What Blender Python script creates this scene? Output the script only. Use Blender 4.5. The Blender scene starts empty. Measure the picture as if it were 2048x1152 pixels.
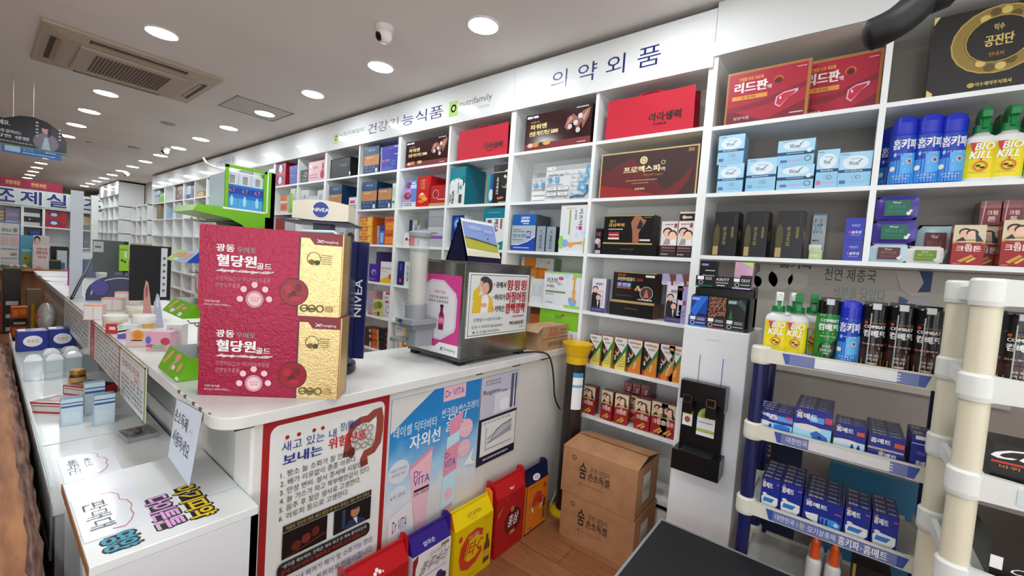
LAMP = 60.0
import bpy, math, random
from mathutils import Matrix, Vector
S = bpy.context.scene
C = S.collection
random.seed(7)
PI = math.pi
# ---------------------------------------------------------------- camera
F = 839.83
AX = Vector((0.78130, 0.08878, -0.61781))    # world x, y, z axes in camera space (right, down, forward)
AY = Vector((0.62000, 0.00364, 0.78459))
AZ = Vector((0.07191, -0.99604, -0.05220))
H = 1.35
def ray(px, py):
    c = Vector(((px - 1024) / F, (py - 576) / F, 1.0))
    return Vector((AX.dot(c), AY.dot(c), AZ.dot(c)))
def ony(px, py, y): r = ray(px, py); return Vector((0, 0, H)) + r * (y / r.y)
def onx(px, py, x): r = ray(px, py); return Vector((0, 0, H)) + r * (x / r.x)
def onz(px, py, z): r = ray(px, py); return Vector((0, 0, H)) + r * ((z - H) / r.z)
def cam_of(P):
    d = Vector(P) - Vector((0, 0, H))
    return AX * d.x + AY * d.y + AZ * d.z
def xat(px, y, z):      # x of the point at depth y, height z seen at column px
    a = cam_of((0, y, z)); u = (px - 1024) / F
    return (u * a.z - a.x) / (AX.x - u * AX.z)
def yat(px, x, z):
    a = cam_of((x, 0, z)); u = (px - 1024) / F
    return (u * a.z - a.x) / (AY.x - u * AY.z)
def zat(py, x, y):
    a = cam_of((x, y, 0)); v = (py - 576) / F
    return (v * a.z - a.y) / (AZ.y - v * AZ.z)
cam = bpy.data.cameras.new('camera'); cam_o = bpy.data.objects.new('camera', cam); C.objects.link(cam_o)
cam.sensor_fit = 'HORIZONTAL'; cam.sensor_width = 36; cam.lens = 36 * F / 2048; cam.clip_start = .02; cam.clip_end = 100
R3 = Matrix(((AX.x, -AX.y, -AX.z), (AY.x, -AY.y, -AY.z), (AZ.x, -AZ.y, -AZ.z)))
cam_o.matrix_world = Matrix.Translation((0, 0, H)) @ R3.to_4x4()
S.camera = cam_o
# ---------------------------------------------------------------- materials
def lin(h):
    if not isinstance(h, str): return tuple(h)
    h = h.lstrip('#'); o = []
    for i in (0, 2, 4):
        c = int(h[i:i + 2], 16) / 255
        o.append(c / 12.92 if c <= .04045 else ((c + .055) / 1.055) ** 2.4)
    return tuple(o)
_M = {}
def M(h, rough=.45, metal=0.0, spec=.5, trans=0.0, emit=0.0, alpha=1.0, ior=1.45, coat=0.0):
    k = (h, rough, metal, spec, trans, emit, alpha, ior, coat)
    if k in _M: return _M[k]
    m = bpy.data.materials.new('mat_' + str(h).strip('#')); m.use_nodes = True
    b = m.node_tree.nodes['Principled BSDF']; c = lin(h) + (1,)
    b.inputs['Base Color'].default_value = c
    b.inputs['Roughness'].default_value = rough; b.inputs['Metallic'].default_value = metal
    b.inputs['Specular IOR Level'].default_value = spec; b.inputs['Transmission Weight'].default_value = trans
    b.inputs['IOR'].default_value = ior; b.inputs['Alpha'].default_value = alpha
    b.inputs['Coat Weight'].default_value = coat
    if emit:
        b.inputs['Emission Color'].default_value = c; b.inputs['Emission Strength'].default_value = emit
    _M[k] = m; return m
def nodes(m):
    return m.node_tree.nodes, m.node_tree.links, m.node_tree.nodes['Principled BSDF']
def noise_mat(name, c1, c2, scale=(1, 1, 1), nscale=6, detail=6, rough=.5, lo=.35, hi=.65, bump=0.0, metal=0.0, bscale=None, coord='Object', spec=.5):
    m = bpy.data.materials.new(name); m.use_nodes = True
    n, l, b = nodes(m)
    tc = n.new('ShaderNodeTexCoord'); mp = n.new('ShaderNodeMapping'); mp.inputs['Scale'].default_value = scale
    nz = n.new('ShaderNodeTexNoise'); nz.inputs['Scale'].default_value = nscale; nz.inputs['Detail'].default_value = detail
    cr = n.new('ShaderNodeValToRGB'); e = cr.color_ramp.elements
    e[0].position = lo; e[0].color = lin(c1) + (1,); e[1].position = hi; e[1].color = lin(c2) + (1,)
    l.new(tc.outputs[coord], mp.inputs['Vector']); l.new(mp.outputs[0], nz.inputs['Vector'])
    l.new(nz.outputs['Fac'], cr.inputs['Fac']); l.new(cr.outputs[0], b.inputs['Base Color'])
    b.inputs['Roughness'].default_value = rough; b.inputs['Metallic'].default_value = metal; b.inputs['Specular IOR Level'].default_value = spec
    if bump:
        bp = n.new('ShaderNodeBump'); bp.inputs['Strength'].default_value = bump; bp.inputs['Distance'].default_value = .01
        if bscale:
            n2 = n.new('ShaderNodeTexNoise'); n2.inputs['Scale'].default_value = bscale; n2.inputs['Detail'].default_value = 3
            l.new(mp.outputs[0], n2.inputs['Vector']); l.new(n2.outputs['Fac'], bp.inputs['Height'])
        else: l.new(nz.outputs['Fac'], bp.inputs['Height'])
        l.new(bp.outputs[0], b.inputs['Normal'])
    return m
# ---------------------------------------------------------------- mesh builder
_T = {}
def text_mesh(s):
    if s in _T: return _T[s]
    c = bpy.data.curves.new('lettering', 'FONT'); c.body = s; c.size = 1; c.resolution_u = 2
    o = bpy.data.objects.new('lettering', c)
    me = bpy.data.meshes.new_from_object(o)
    v = [(p.co.x, p.co.y) for p in me.vertices]; f = [tuple(p.vertices) for p in me.polygons]
    bpy.data.objects.remove(o); bpy.data.curves.remove(c); bpy.data.meshes.remove(me)
    if v:
        x0 = min(p[0] for p in v); x1 = max(p[0] for p in v); y0 = min(p[1] for p in v); y1 = max(p[1] for p in v)
        v = [((p[0] - x0) / max(x1 - x0, 1e-6), (p[1] - y0) / max(y1 - y0, 1e-6)) for p in v]
        asp = (x1 - x0) / max(y1 - y0, 1e-6)
    else: asp = 1
    _T[s] = (v, f, asp); return _T[s]
class B:
    def __init__(s): s.v = []; s.f = []; s.m = []; s.mats = []; s.sm = []
    def mi(s, m):
        if isinstance(m, str): m = M(m)
        if m not in s.mats: s.mats.append(m)
        return s.mats.index(m)
    def add(s, vs, fs, m, smooth=False, T=None):
        b = len(s.v); k = s.mi(m)
        if T is not None: vs = [T @ Vector(p) for p in vs]
        s.v += [tuple(p) for p in vs]
        for f in fs: s.f.append(tuple(b + i for i in f)); s.m.append(k); s.sm.append(smooth)
        return s
    def box(s, x0, x1, y0, y1, z0, z1, m, T=None, tm=None, c=0.0):
        if x1 < x0: x0, x1 = x1, x0
        if y1 < y0: y0, y1 = y1, y0
        if z1 < z0: z0, z1 = z1, z0
        v = [(x0, y0, z0), (x1, y0, z0), (x1, y1, z0), (x0, y1, z0), (x0, y0, z1), (x1, y0, z1), (x1, y1, z1), (x0, y1, z1)]
        s.add(v, [(0, 3, 2, 1), (0, 1, 5, 4), (1, 2, 6, 5), (2, 3, 7, 6), (3, 0, 4, 7)] + ([] if tm else [(4, 5, 6, 7)]), m, T=T)
        if tm: s.add(v[4:], [(0, 1, 2, 3)], tm, T=T)
        return s
    def quad(s, a, b, c, d, m): return s.add([a, b, c, d], [(0, 1, 2, 3)], m)
    def prism(s, pts, d, m, T=None, smooth=False):   # pts: 3D polygon, d: extrude vector
        n = len(pts); d = Vector(d); P = [Vector(p) for p in pts]; Q = [p + d for p in P]
        nn = sum(((P[i] - P[0]).cross(P[(i + 1) % n] - P[0]) for i in range(1, n - 1)), Vector())
        fs = [tuple(range(n)), tuple(range(2 * n - 1, n - 1, -1))] + [(i + n, (i + 1) % n + n, (i + 1) % n, i) for i in range(n)]
        if nn.dot(d) > 0: fs = [tuple(reversed(f)) for f in fs]
        return s.add(P + Q, fs, m, T=T, smooth=smooth)
    def lathe(s, prof, m, seg=20, c=(0, 0, 0), T=None, smooth=True, sx=1.0, sy=1.0, cap=True):   # prof: [(r, z[, mat])]
        vs = []; n = len(prof)
        for p in prof:
            for i in range(seg):
                a = 2 * PI * i / seg; vs.append((c[0] + p[0] * math.cos(a) * sx, c[1] + p[0] * math.sin(a) * sy, c[2] + p[1]))
        for j in range(n - 1):
            mm = prof[j][2] if len(prof[j]) > 2 else m
            s.add([vs[j * seg + i] for i in range(seg)] + [vs[(j + 1) * seg + i] for i in range(seg)],
                  [(i, (i + 1) % seg, seg + (i + 1) % seg, seg + i) for i in range(seg)], mm, smooth, T)
        if cap:
            if prof[0][0] > 1e-5: s.add(vs[:seg], [tuple(range(seg - 1, -1, -1))], prof[0][2] if len(prof[0]) > 2 else m, T=T)
            if prof[-1][0] > 1e-5: s.add(vs[-seg:], [tuple(range(seg))], prof[-1][2] if len(prof[-1]) > 2 else m, T=T)
        return s
    def tube(s, path, r, m, seg=8, T=None, cap=True):
        P = [Vector(p) for p in path]; n = len(P); vs = []
        rr = r if isinstance(r, (list, tuple)) else [r] * n
        up = None
        for i, p in enumerate(P):
            d = (P[min(i + 1, n - 1)] - P[max(i - 1, 0)]).normalized()
            if up is None: up = d.orthogonal().normalized()
            up = (up - d * up.dot(d)).normalized(); w = d.cross(up)
            for k in range(seg):
                a = 2 * PI * k / seg; vs.append(p + (up * math.cos(a) + w * math.sin(a)) * rr[i])
        fs = [(j * seg + i, j * seg + (i + 1) % seg, (j + 1) * seg + (i + 1) % seg, (j + 1) * seg + i) for j in range(n - 1) for i in range(seg)]
        s.add(vs, fs, m, True, T)
        if cap: s.add(vs[:seg], [tuple(range(seg - 1, -1, -1))], m, T=T); s.add(vs[-seg:], [tuple(range(seg))], m, T=T)
        return s
    def ball(s, c, r, m, seg=14, rings=8, T=None, sc=(1, 1, 1)):
        prof = [(max(r * math.sin(PI * j / rings), 1e-4), -r * math.cos(PI * j / rings)) for j in range(rings + 1)]
        vs = []
        for rr, z in prof:
            for i in range(seg):
                a = 2 * PI * i / seg; vs.append((c[0] + rr * math.cos(a) * sc[0], c[1] + rr * math.sin(a) * sc[1], c[2] + z * sc[2]))
        fs = [(j * seg + i, j * seg + (i + 1) % seg, (j + 1) * seg + (i + 1) % seg, (j + 1) * seg + i) for j in range(rings) for i in range(seg)]
        return s.add(vs, fs, m, True, T)
    def art(s, o, u, v, els, e=.00014, start=1):   # flat print on a face: o = lower left corner, u, v = edge vectors
        o = Vector(o); u = Vector(u); v = Vector(v); n = u.cross(v).normalized(); wu = u.length; wv = v.length
        for k, el in enumerate(els):
            t = el[0]; off = n * (e * (k + start))
            P = lambda a, b: o + u * a + v * b + off
            if t == 'r': _, a0, b0, a1, b1, m = el; s.add([P(a0, b0), P(a1, b0), P(a1, b1), P(a0, b1)], [(0, 1, 2, 3)], m)
            elif t == 'p':
                pts = [P(a, b) for a, b in el[1]]
                ar = sum(el[1][i][0] * el[1][(i + 1) % len(pts)][1] - el[1][(i + 1) % len(pts)][0] * el[1][i][1] for i in range(len(pts)))
                if ar < 0: pts.reverse()
                s.add(pts, [tuple(range(len(pts)))], el[2])
            elif t in 'ce':   # circle: u, v, r (of height), colour; ellipse: u, v, ru, rv, colour (both of the edges)
                if t == 'c': _, a, b, r, m = el; ru = r * wv / wu; rv = r
                else: _, a, b, ru, rv, m = el
                N = 20; s.add([P(a + ru * math.cos(2 * PI * i / N), b + rv * math.sin(2 * PI * i / N)) for i in range(N)], [tuple(range(N))], m)
            elif t == 'o':    # ring: u, v, r, thickness, colour
                _, a, b, r, th, m = el; N = 24; q = wv / wu
                vs = [P(a + rr * q * math.cos(2 * PI * i / N), b + rr * math.sin(2 * PI * i / N)) for rr in (r, r - th) for i in range(N)]
                s.add(vs, [(i, (i + 1) % N, N + (i + 1) % N, N + i) for i in range(N)], m)
            elif t == 'T':    # text stretched into a box: string, u0, v0, u1, v1, colour[, turn (quarter turns)]
                st, a0, b0, a1, b1, m = el[1:7]; q = el[7] if len(el) > 7 else 0; sl = el[8] if len(el) > 8 else 0
                tv, tf, asp = text_mesh(st)
                bo = el[9] if len(el) > 9 else 0
                for j, (dx, dy) in enumerate(((0, 0),) if not bo else ((0, 0), (bo, 0), (0, bo), (bo, bo))):
                    vs = []
                    for x, y in tv:
                        x += sl * (y - .5)
                        if q == 1: x, y = 1 - y, x
                        elif q == 3: x, y = y, 1 - x
                        elif q == 2: x, y = 1 - x, 1 - y
                        vs.append(P(a0 + (a1 - a0) * (x + dx), b0 + (b1 - b0) * (y + dy)) + n * (e * .2 * j))
                    s.add(vs, tf, m)
            elif t == 'l':    # broken line of fine print: u0, v0, u1, thickness, colour
                _, a0, b0, a1, th, m = el; a = a0; rnd = random.Random(int(a0 * 999 + b0 * 7777))
                while a < a1:
                    w = min(th * wv / wu * rnd.uniform(.8, 2.6), a1 - a); s.add([P(a, b0), P(a + w, b0), P(a + w, b0 + th), P(a, b0 + th)], [(0, 1, 2, 3)], m); a += w + th * wv / wu * .45
            elif t == 'f':    # two heads (face, hair) print: u, v, r, skin, hair
                _, a, b, r, sk, hr = el; q = wv / wu
                for (cx, cy, rx, ry, mm) in ((0, .38, 1.02, .92, hr), (0, -.02, .82, .95, sk)):
                    s.add([P(a + q * r * (cx + rx * math.cos(2 * PI * i / 14)), b + r * (cy + ry * math.sin(2 * PI * i / 14))) + n * (e * .3 * (mm == sk)) for i in range(14)], [tuple(range(14))], mm)
        return s
    def build(s, name, parent=None, loc=None, rz=0, bevel=0):
        me = bpy.data.meshes.new(name)
        me.from_pydata(s.v, [], s.f)
        for m in s.mats: me.materials.append(m)
        me.polygons.foreach_set('material_index', s.m); me.polygons.foreach_set('use_smooth', s.sm); me.update()
        o = bpy.data.objects.new(name, me); C.objects.link(o)
        if parent: o.parent = parent
        if loc: o.location = loc
        if rz: o.rotation_euler.z = rz
        if bevel:
            b = o.modifiers.new('bevel', 'BEVEL'); b.width = bevel; b.segments = 2; b.limit_method = 'ANGLE'; b.angle_limit = .6
        return o
def tag(o, label, cat, group=None):
    o['label'] = label; o['category'] = cat
    if group: o['group'] = group
    return o
def thing(name, label, cat, loc=(0, 0, 0), rz=0, group=None):
    o = bpy.data.objects.new(name, None); C.objects.link(o); o.location = loc; o.rotation_euler.z = rz; o.empty_display_size = .05
    return tag(o, label, cat, group)
def struct(o): o['kind'] = 'structure'; return o
def dup(root, loc, rz=None, label=None, group=None, scale=None):
    r = root.copy(); C.objects.link(r); r.location = loc
    if rz is not None: r.rotation_euler.z = rz
    if scale: r.scale = scale
    if label: r['label'] = label
    if group: r['group'] = group
    for ch in list(root.children):
        c = ch.copy(); C.objects.link(c); c.parent = r
        for g in ch.children:
            d = g.copy(); C.objects.link(d); d.parent = c
    return r
ORD = 'first second third fourth fifth sixth seventh eighth ninth tenth eleventh twelfth thirteenth fourteenth fifteenth sixteenth seventeenth'.split()
# ---------------------------------------------------------------- the room
WH = M('#e4e7e6', .28); WH2 = M('#e4e4e2', .4); WARM = M('#d6d1c4', .5); GREY = M('#8c8f90', .5); DK = M('#15161a', .4); CHROME = M('#c9cbcd', .12, 1.0)
CEIL = 2.65; YS = 2.145; YB = 2.375
X0, X1, Y0 = -18.1, 2.6, -3.0
fm = bpy.data.materials.new('floor_planks'); fm.use_nodes = True
n, l, b = nodes(fm)
tc = n.new('ShaderNodeTexCoord'); mp = n.new('ShaderNodeMapping'); mp.inputs['Rotation'].default_value = (0, 0, 0)
br = n.new('ShaderNodeTexBrick'); br.inputs['Scale'].default_value = 1; br.inputs['Brick Width'].default_value = .92; br.inputs['Row Height'].default_value = .15
br.inputs['Mortar Size'].default_value = .0015; br.inputs['Color1'].default_value = lin('#a06c48') + (1,); br.inputs['Color2'].default_value = lin('#8d5b3c') + (1,); br.inputs['Mortar'].default_value = lin('#4a2d1e') + (1,)
nz = n.new('ShaderNodeTexNoise'); mp2 = n.new('ShaderNodeMapping'); mp2.inputs['Scale'].default_value = (2, 26, 1); nz.inputs['Scale'].default_value = 3; nz.inputs['Detail'].default_value = 8
mx = n.new('ShaderNodeMix'); mx.data_type = 'RGBA'; mx.blend_type = 'MULTIPLY'; mx.inputs[0].default_value = .55
cr = n.new('ShaderNodeValToRGB'); cr.color_ramp.elements[0].color = (.45, .4, .36, 1); cr.color_ramp.elements[0].position = .3; cr.color_ramp.elements[1].color = (1.1, 1.05, 1, 1); cr.color_ramp.elements[1].position = .65
l.new(tc.outputs['Object'], mp.inputs[0]); l.new(mp.outputs[0], br.inputs[0]); l.new(tc.outputs['Object'], mp2.inputs[0]); l.new(mp2.outputs[0], nz.inputs['Vector'])
l.new(nz.outputs[0], cr.inputs[0]); l.new(br.outputs[0], mx.inputs[6]); l.new(cr.outputs[0], mx.inputs[7]); l.new(mx.outputs[2], b.inputs['Base Color']); b.inputs['Roughness'].default_value = .32
struct(B().box(X0, X1, Y0, YB + .1, -.06, 0, fm).build('floor'))
ceil_m = noise_mat('ceiling_paint', '#dedcd8', '#e6e4e0', nscale=1.2, rough=.75)
struct(B().box(X0, X1, Y0, YB + .1, CEIL, CEIL + .06, ceil_m).build('ceiling'))
wall_m = noise_mat('wall_paint', '#b9b7b1', '#c6c4bf', nscale=1.5, rough=.7)
struct(B().box(X0, X1, YB + .012, YB + .1, 0, CEIL, wall_m).build('wall_right'))
wl = B(); wl.box(X0, -.9, Y0 - .1, Y0, 0, CEIL, wall_m).box(2.4, X1, Y0 - .1, Y0, 0, CEIL, wall_m).box(-.9, 2.4, Y0 - .1, Y0, 0, .25, wall_m).box(-.9, 2.4, Y0 - .1, Y0, 2.45, CEIL, wall_m)
struct(wl.build('wall_left'))
w2 = B()
for x in (-.9, .18, 1.26, 2.34): w2.box(x, x + .06, Y0 - .08, Y0 - .02, .25, 2.45, M('#c8cacb', .3, .6))
w2.box(-.84, 2.34, Y0 - .08, Y0 - .02, .25, .31, M('#c8cacb', .3, .6)).box(-.84, 2.34, Y0 - .08, Y0 - .02, 2.39, 2.45, M('#c8cacb', .3, .6))
struct(w2.build('window_2'))
struct(B().box(X0 - .1, X0, Y0, YB + .1, 0, CEIL, M('#b3ada2', .7)).build('wall_far'))
fw = B()
fw.box(X1, X1 + .12, Y0, -2.7, 0, CEIL, wall_m).box(X1, X1 + .12, 1.1, YB + .1, 0, CEIL, wall_m).box(X1, X1 + .12, -2.7, 1.1, 0, .25, wall_m).box(X1, X1 + .12, -2.7, 1.1, 2.45, CEIL, wall_m)
struct(fw.build('wall_front'))
wf = B()
for y in (-2.7, -1.45, -.2, 1.05): wf.box(X1 + .03, X1 + .09, y, y + .05, .25, 2.45, M('#c8cacb', .3, .6))
wf.box(X1 + .03, X1 + .09, -2.65, 1.05, .25, .3, M('#c8cacb', .3, .6)).box(X1 + .03, X1 + .09, -2.65, 1.05, 2.4, 2.45, M('#c8cacb', .3, .6))
struct(wf.build('window_1'))
# ---------------------------------------------------------------- lights in the ceiling
GLOW = M((.92, .97, 1.0), .5, emit=LAMP)
dl = thing('downlight', 'round recessed ceiling downlight, glowing white', 'ceiling light', (-1.67, 1.70, CEIL))
B().lathe([(.081, -.006), (.092, -.004), (.094, 0)], M('#e8e8e6', .4), 28, cap=False).build('trim_ring', dl)
B().lathe([(.0001, -.004), (.082, -.004), (.082, 0)], GLOW, 28).build('diffuser', dl)
for row, y, n0, n1 in ((0, 1.70, -1, 16), (1, .70, -5, 14), (2, -.62, -5, 1)):
    for k in (range(n0, n1) if row == 0 else [0] + [i for i in range(n0, n1) if i]):
        x = (-1.67 - .955 * k) if row == 0 else (-3.49 - .955 * k)
        if row == 1 and k == 1: continue
        if x > 2.4: continue
        if row == 2 and x < -2.0: continue
        ro = 'row of lights over the shelf side' if row == 0 else 'row of lights over the counter'
        if row == 0 and k == 0: dl['label'] = 'glowing ceiling downlight nearest the dome camera, first of the row by the tall shelves'; dl['group'] = 'ceiling downlights'; continue
        o = dup(dl, (x, y, CEIL), group='ceiling downlights')
        if row == 0: o['label'] = 'glowing ceiling downlight, %s in the row over the shelf side, from the front' % (ORD[k] if k >= 0 else 'unnumbered')
        else: o['label'] = 'glowing ceiling downlight, %s in the row over the counter, from the front' % (ORD[k] if k >= 0 else 'unnumbered')
        if row == 0 and k == 3: o['label'] = 'glowing downlight set inside the square ceiling access hatch'
        if row == 1 and k == 0: o['label'] = 'large glowing downlight right in front of the beige ceiling air conditioner'
# air conditioner
ac = thing('air_conditioner', 'beige square four-way ceiling cassette air conditioner with slotted grille', 'air conditioner', (-4.42, .70, CEIL))
TAN = M('#b3a894', .5); TAN2 = M('#9c917d', .5)
b = B(); R = .475
b.prism([(-R, -R, 0), (R, -R, 0), (R, R, 0), (-R, R, 0)], (0, 0, -.022), TAN)
q = .345; d = -.04
b.add([(-R + .02, -R + .02, -.022), (R - .02, -R + .02, -.022), (R - .02, R - .02, -.022), (-R + .02, R - .02, -.022), (-q, -q, d), (q, -q, d), (q, q, d), (-q, q, d)],
      [(0, 4, 5, 1), (1, 5, 6, 2), (2, 6, 7, 3), (3, 7, 4, 0), (4, 7, 6, 5)], TAN)
b.build('panel', ac, bevel=.006)
for k in range(4):
    T = Matrix.Rotation(k * PI / 2, 4, 'Z')
    B().box(-.26, .26, .356, .425, -.035, -.0235, M('#3a342c', .6), T=T).build('air_slot', ac)
    B().prism([(-.25, .372, -.034), (-.25, .424, -.026), (-.25, .426, -.030), (-.25, .374, -.040)], (.5, 0, 0), TAN2, T=T).build('louver', ac)
b = B(); b.box(-.29, .29, -.29, .29, -.052, -.039, TAN)
for k in range(22): b.box(-.22, .22, -.205 + k * .019, -.195 + k * .019, -.056, -.0515, M('#564d42', .6))
b.build('intake_grille', ac)
# dome cameras
def dome(loc, rz, label):
    t = thing('dome_camera', label, 'security camera', loc, rz, 'dome cameras')
    B().lathe([(.052, 0), (.052, -.02), (.046, -.028)], M('#e4e2df', .4), 24).build('mount', t)
    B().ball((0, 0, -.045), .044, M('#e4e2df', .35), 20, 12).build('housing', t)
    T = Matrix.Translation((0, 0, -.045)) @ Matrix.Rotation(math.radians(118), 4, 'Y')
    B().lathe([(.024, .030), (.024, .044), (.017, .048), (.0001, .048)], M('#0b0b0d', .15), 20, T=T).build('lens', t)
dome((-2.17, 1.42, CEIL), -1.75, 'white dome security camera on the ceiling nearest the viewer, black lens')
dome((-7.6, 1.60, CEIL), -1.3, 'white dome security camera on the ceiling between two downlights, halfway back')
dome((-11.3, 1.80, CEIL), -1.3, 'small dome security camera on the ceiling above the far cubby shelves')
h = B()
for a, b_ in ((0, 1), (1, 2), (2, 3), (3, 0)):
    c4 = [(-.235, -.235), (.235, -.235), (.235, .235), (-.235, .235)]
    p, q2 = c4[a], c4[b_]
    h.box(min(p[0], q2[0]) - .006, max(p[0], q2[0]) + .006, min(p[1], q2[1]) - .006, max(p[1], q2[1]) + .006, -.004, 0, M('#8f8d89', .5))
h.box(-.215, .215, -.215, .215, -.003, 0, M('#c6c4bf', .7))
tag(h.build('ceiling_hatch', loc=(-4.49, 1.61, CEIL)), 'square access hatch flush in the ceiling around one downlight', 'hatch')
for k, (x, y, lb) in enumerate(((-6.0, 1.28, 'small round vent in the ceiling between the two rows of downlights, nearer one'), (-8.1, 1.35, 'small round vent in the ceiling between the two rows of downlights, farther one'), (-8.4, .93, 'tiny sprinkler head in the ceiling beside the counter lights'))):
    tag(B().lathe([(.07 if k < 2 else .03, 0), (.06 if k < 2 else .03, -.012), (.0001, -.014)], M('#a8a6a1', .6), 18).build('ceiling_vent' if k < 2 else 'sprinkler', loc=(x, y, CEIL)), lb, 'vent' if k < 2 else 'sprinkler')
# ---------------------------------------------------------------- the wall of shelf units
ROW = (2.083, 1.764, 1.452, 1.124, .825, .535, .21)
def shelf_unit(xr, w, label, texts, rows=ROW, ftop=2.62, fbot=2.352, divs=1, name='shelf_unit', open_below=None, back=WH2, y=YS, depth=.23):
    t = thing(name, label, 'shelf unit', (xr, y, 0), group='white wall shelf units')
    th = .02; zlo = 0
    B().box(-w, -w + th, 0, depth, zlo, ftop - .01, WH).build('side_panel', t)
    B().box(-th, 0, 0, depth, zlo, ftop - .01, WH).build('side_panel', t)
    xs = [-w + th]
    for k in range(divs):
        xc = -w + w * (k + 1) / (divs + 1)
        B().box(xc - th / 2, xc + th / 2, .001, depth, (open_below or 0), fbot, WH).build('divider', t); xs += [xc - th / 2, xc + th / 2]
    xs.append(-th)
    for k in range(0, len(xs), 2):
        for z in rows: B().box(xs[k], xs[k + 1], .003, depth, z - .018, z, WH).build('shelf', t)
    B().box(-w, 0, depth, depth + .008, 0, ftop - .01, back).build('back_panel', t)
    B().box(-w + th, -th, .004, depth, fbot, fbot + .018, WH).build('top_panel', t)
    if not open_below: B().box(-w + th, -th, .012, .03, 0, .16, WH).build('kick_board', t)
    f = B(); f.box(-w + .001, -.001, -.014, .0, fbot, ftop, GLOSS)
    for el in texts: f.art((-w, -.014, fbot), (w, 0, 0), (0, 0, ftop - fbot), [el])
    f.build('sign_board', t)
    return t
GLOSS = M('#e2e5e5', .08, spec=.6)
NAVY = M('#1d2569', .4)
def ft(s, x0, z0, x1, z1, xr, w, col=NAVY, *a): return ('T', s, (x0 - xr + w) / w, (z0 - 2.352) / .268, (x1 - xr + w) / w, (z1 - 2.352) / .268, col) + a
UX = [-.575 - 1.2 * k for k in range(9)]
LG = M('#9fc24a', .4); GT = M('#4a6b58', .4)
def logo(x0, z0, s, xr, w):
    u = lambda x: (x - xr + w) / w; v = lambda z: (z - 2.352) / .268
    return [('r', u(x0), v(z0), u(x0 + s), v(z0 + s * 1.15), LG), ('o', u(x0 + s * .5), v(z0 + s * .6), .30 * s / .268, .12 * s / .268, M('#3f9a58', .4))]
T0 = [ft('의 약 외 품', -1.49, 2.425, -.83, 2.53, UX[0], 1.2)]
T1 = [ft('능식품', -2.945, 2.42, -2.45, 2.513, UX[1], 1.2)] + logo(-2.385, 2.405, .095, UX[1], 1.2) + [ft('nutrifamily', -2.275, 2.447, -1.965, 2.505, UX[1], 1.2, M('#40464a', .4)), ft('health functional food franchisee', -2.275, 2.418, -1.985, 2.438, UX[1], 1.2, M('#8f989c', .4))]
T2 = [ft('건강기', -3.43, 2.42, -2.995, 2.51, UX[2], 1.2)] + logo(-4.02, 2.41, .085, UX[2], 1.2) + [ft('뉴트리패밀리', -3.92, 2.46, -3.5, 2.50, UX[2], 1.2, M('#40464a', .4)), ft('건강기능식품 전문기업', -3.92, 2.43, -3.58, 2.448, UX[2], 1.2, M('#8f989c', .4))]
T5 = [ft('일반의약품', -7.35, 2.47, -6.6, 2.56, UX[5], 1.2)]
SL = ['white wall shelf unit under the sign 의약외품, beside the water dispenser', 'white wall shelf unit under the nutrifamily logo sign', 'white wall shelf unit holding the stacked orange juice cartons', 'white wall shelf unit with the twin red bear boxes on top', 'white wall shelf unit partly hidden behind the green display stand',
      'white wall shelf unit under the sign 일반의약품', 'white wall shelf unit with tan jars, beyond the sign 일반의약품', 'white wall shelf unit before the last one of the long run', 'last white wall shelf unit at the far end of the long run']
for k in range(9):
    w = 1.2 if k < 8 else .87
    shelf_unit(UX[k], w, SL[k], {0: T0, 1: T1, 2: T2, 5: T5}.get(k, []), rows=ROW, divs=1 if k < 8 else 0)
ROWR = (2.075, 1.762, 1.468)
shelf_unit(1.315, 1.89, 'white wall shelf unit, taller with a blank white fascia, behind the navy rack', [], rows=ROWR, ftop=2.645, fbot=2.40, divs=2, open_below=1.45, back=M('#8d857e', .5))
# ---------------------------------------------------------------- counter and what stands at its foot
CT = noise_mat('worn_counter_top', '#cfcfcb', '#dcdcd9', nscale=5, rough=.3, lo=.3, hi=.7)
CB = noise_mat('counter_board', '#cccac3', '#d8d6d0', nscale=3, rough=.42)
XC, YC = -1.215, .375
ct = thing('service_counter', 'long white L-shaped shop counter with a worn rounded corner', 'counter', (0, 0, 0))
b = B(); r = .07; th = .034; zt = .9
pts = [(-1.72, 2.14), (-1.72, .88), (-7.3, .88), (-7.3, YC)]
arc = [(XC - r + r * math.cos(a), YC + r + r * math.sin(a)) for a in [(-PI / 2) + PI / 2 * i / 8 for i in range(9)]]
pts += arc + [(XC - .01, 2.14)]
b.prism([(x, y, zt - th) for x, y in pts], (0, 0, th), CT)
o = b.build('counter_top', ct, bevel=.003)
b = B(); b.box(-1.70, -1.237, .465, 2.14, 0, zt - th, CB); b.build('counter_end', ct)
b = B(); b.box(-7.28, -1.70, .465, .86, 0, zt - th, M('#a9adad', .45)); b.box(-7.28, -1.70, .46, .466, .62, .68, CB); b.build('counter_body', ct)
b = B(); b.box(-1.345, -1.2365, .461, .472, 0, zt - th, M('#e3e3df', .4)); b.build('corner_post', ct)
b = B()
for (ya, yb_) in ((1.62, 1.68), (1.86, 1.94), (1.36, 1.40), (.42, .47)): b.box(-1.2366, -1.2345, ya, yb_, .857, .863, M('#2a241e', .7))
for (x, y) in ((-1.5, .374), (-1.42, .374), (-1.36, .374), (-1.56, .374), (-1.30, .378)): b.box(x, x + .018, y - .0006, y + .004, .892, .9004, M('#6b5844', .7))
b.build('edge_chips', ct)
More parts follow.
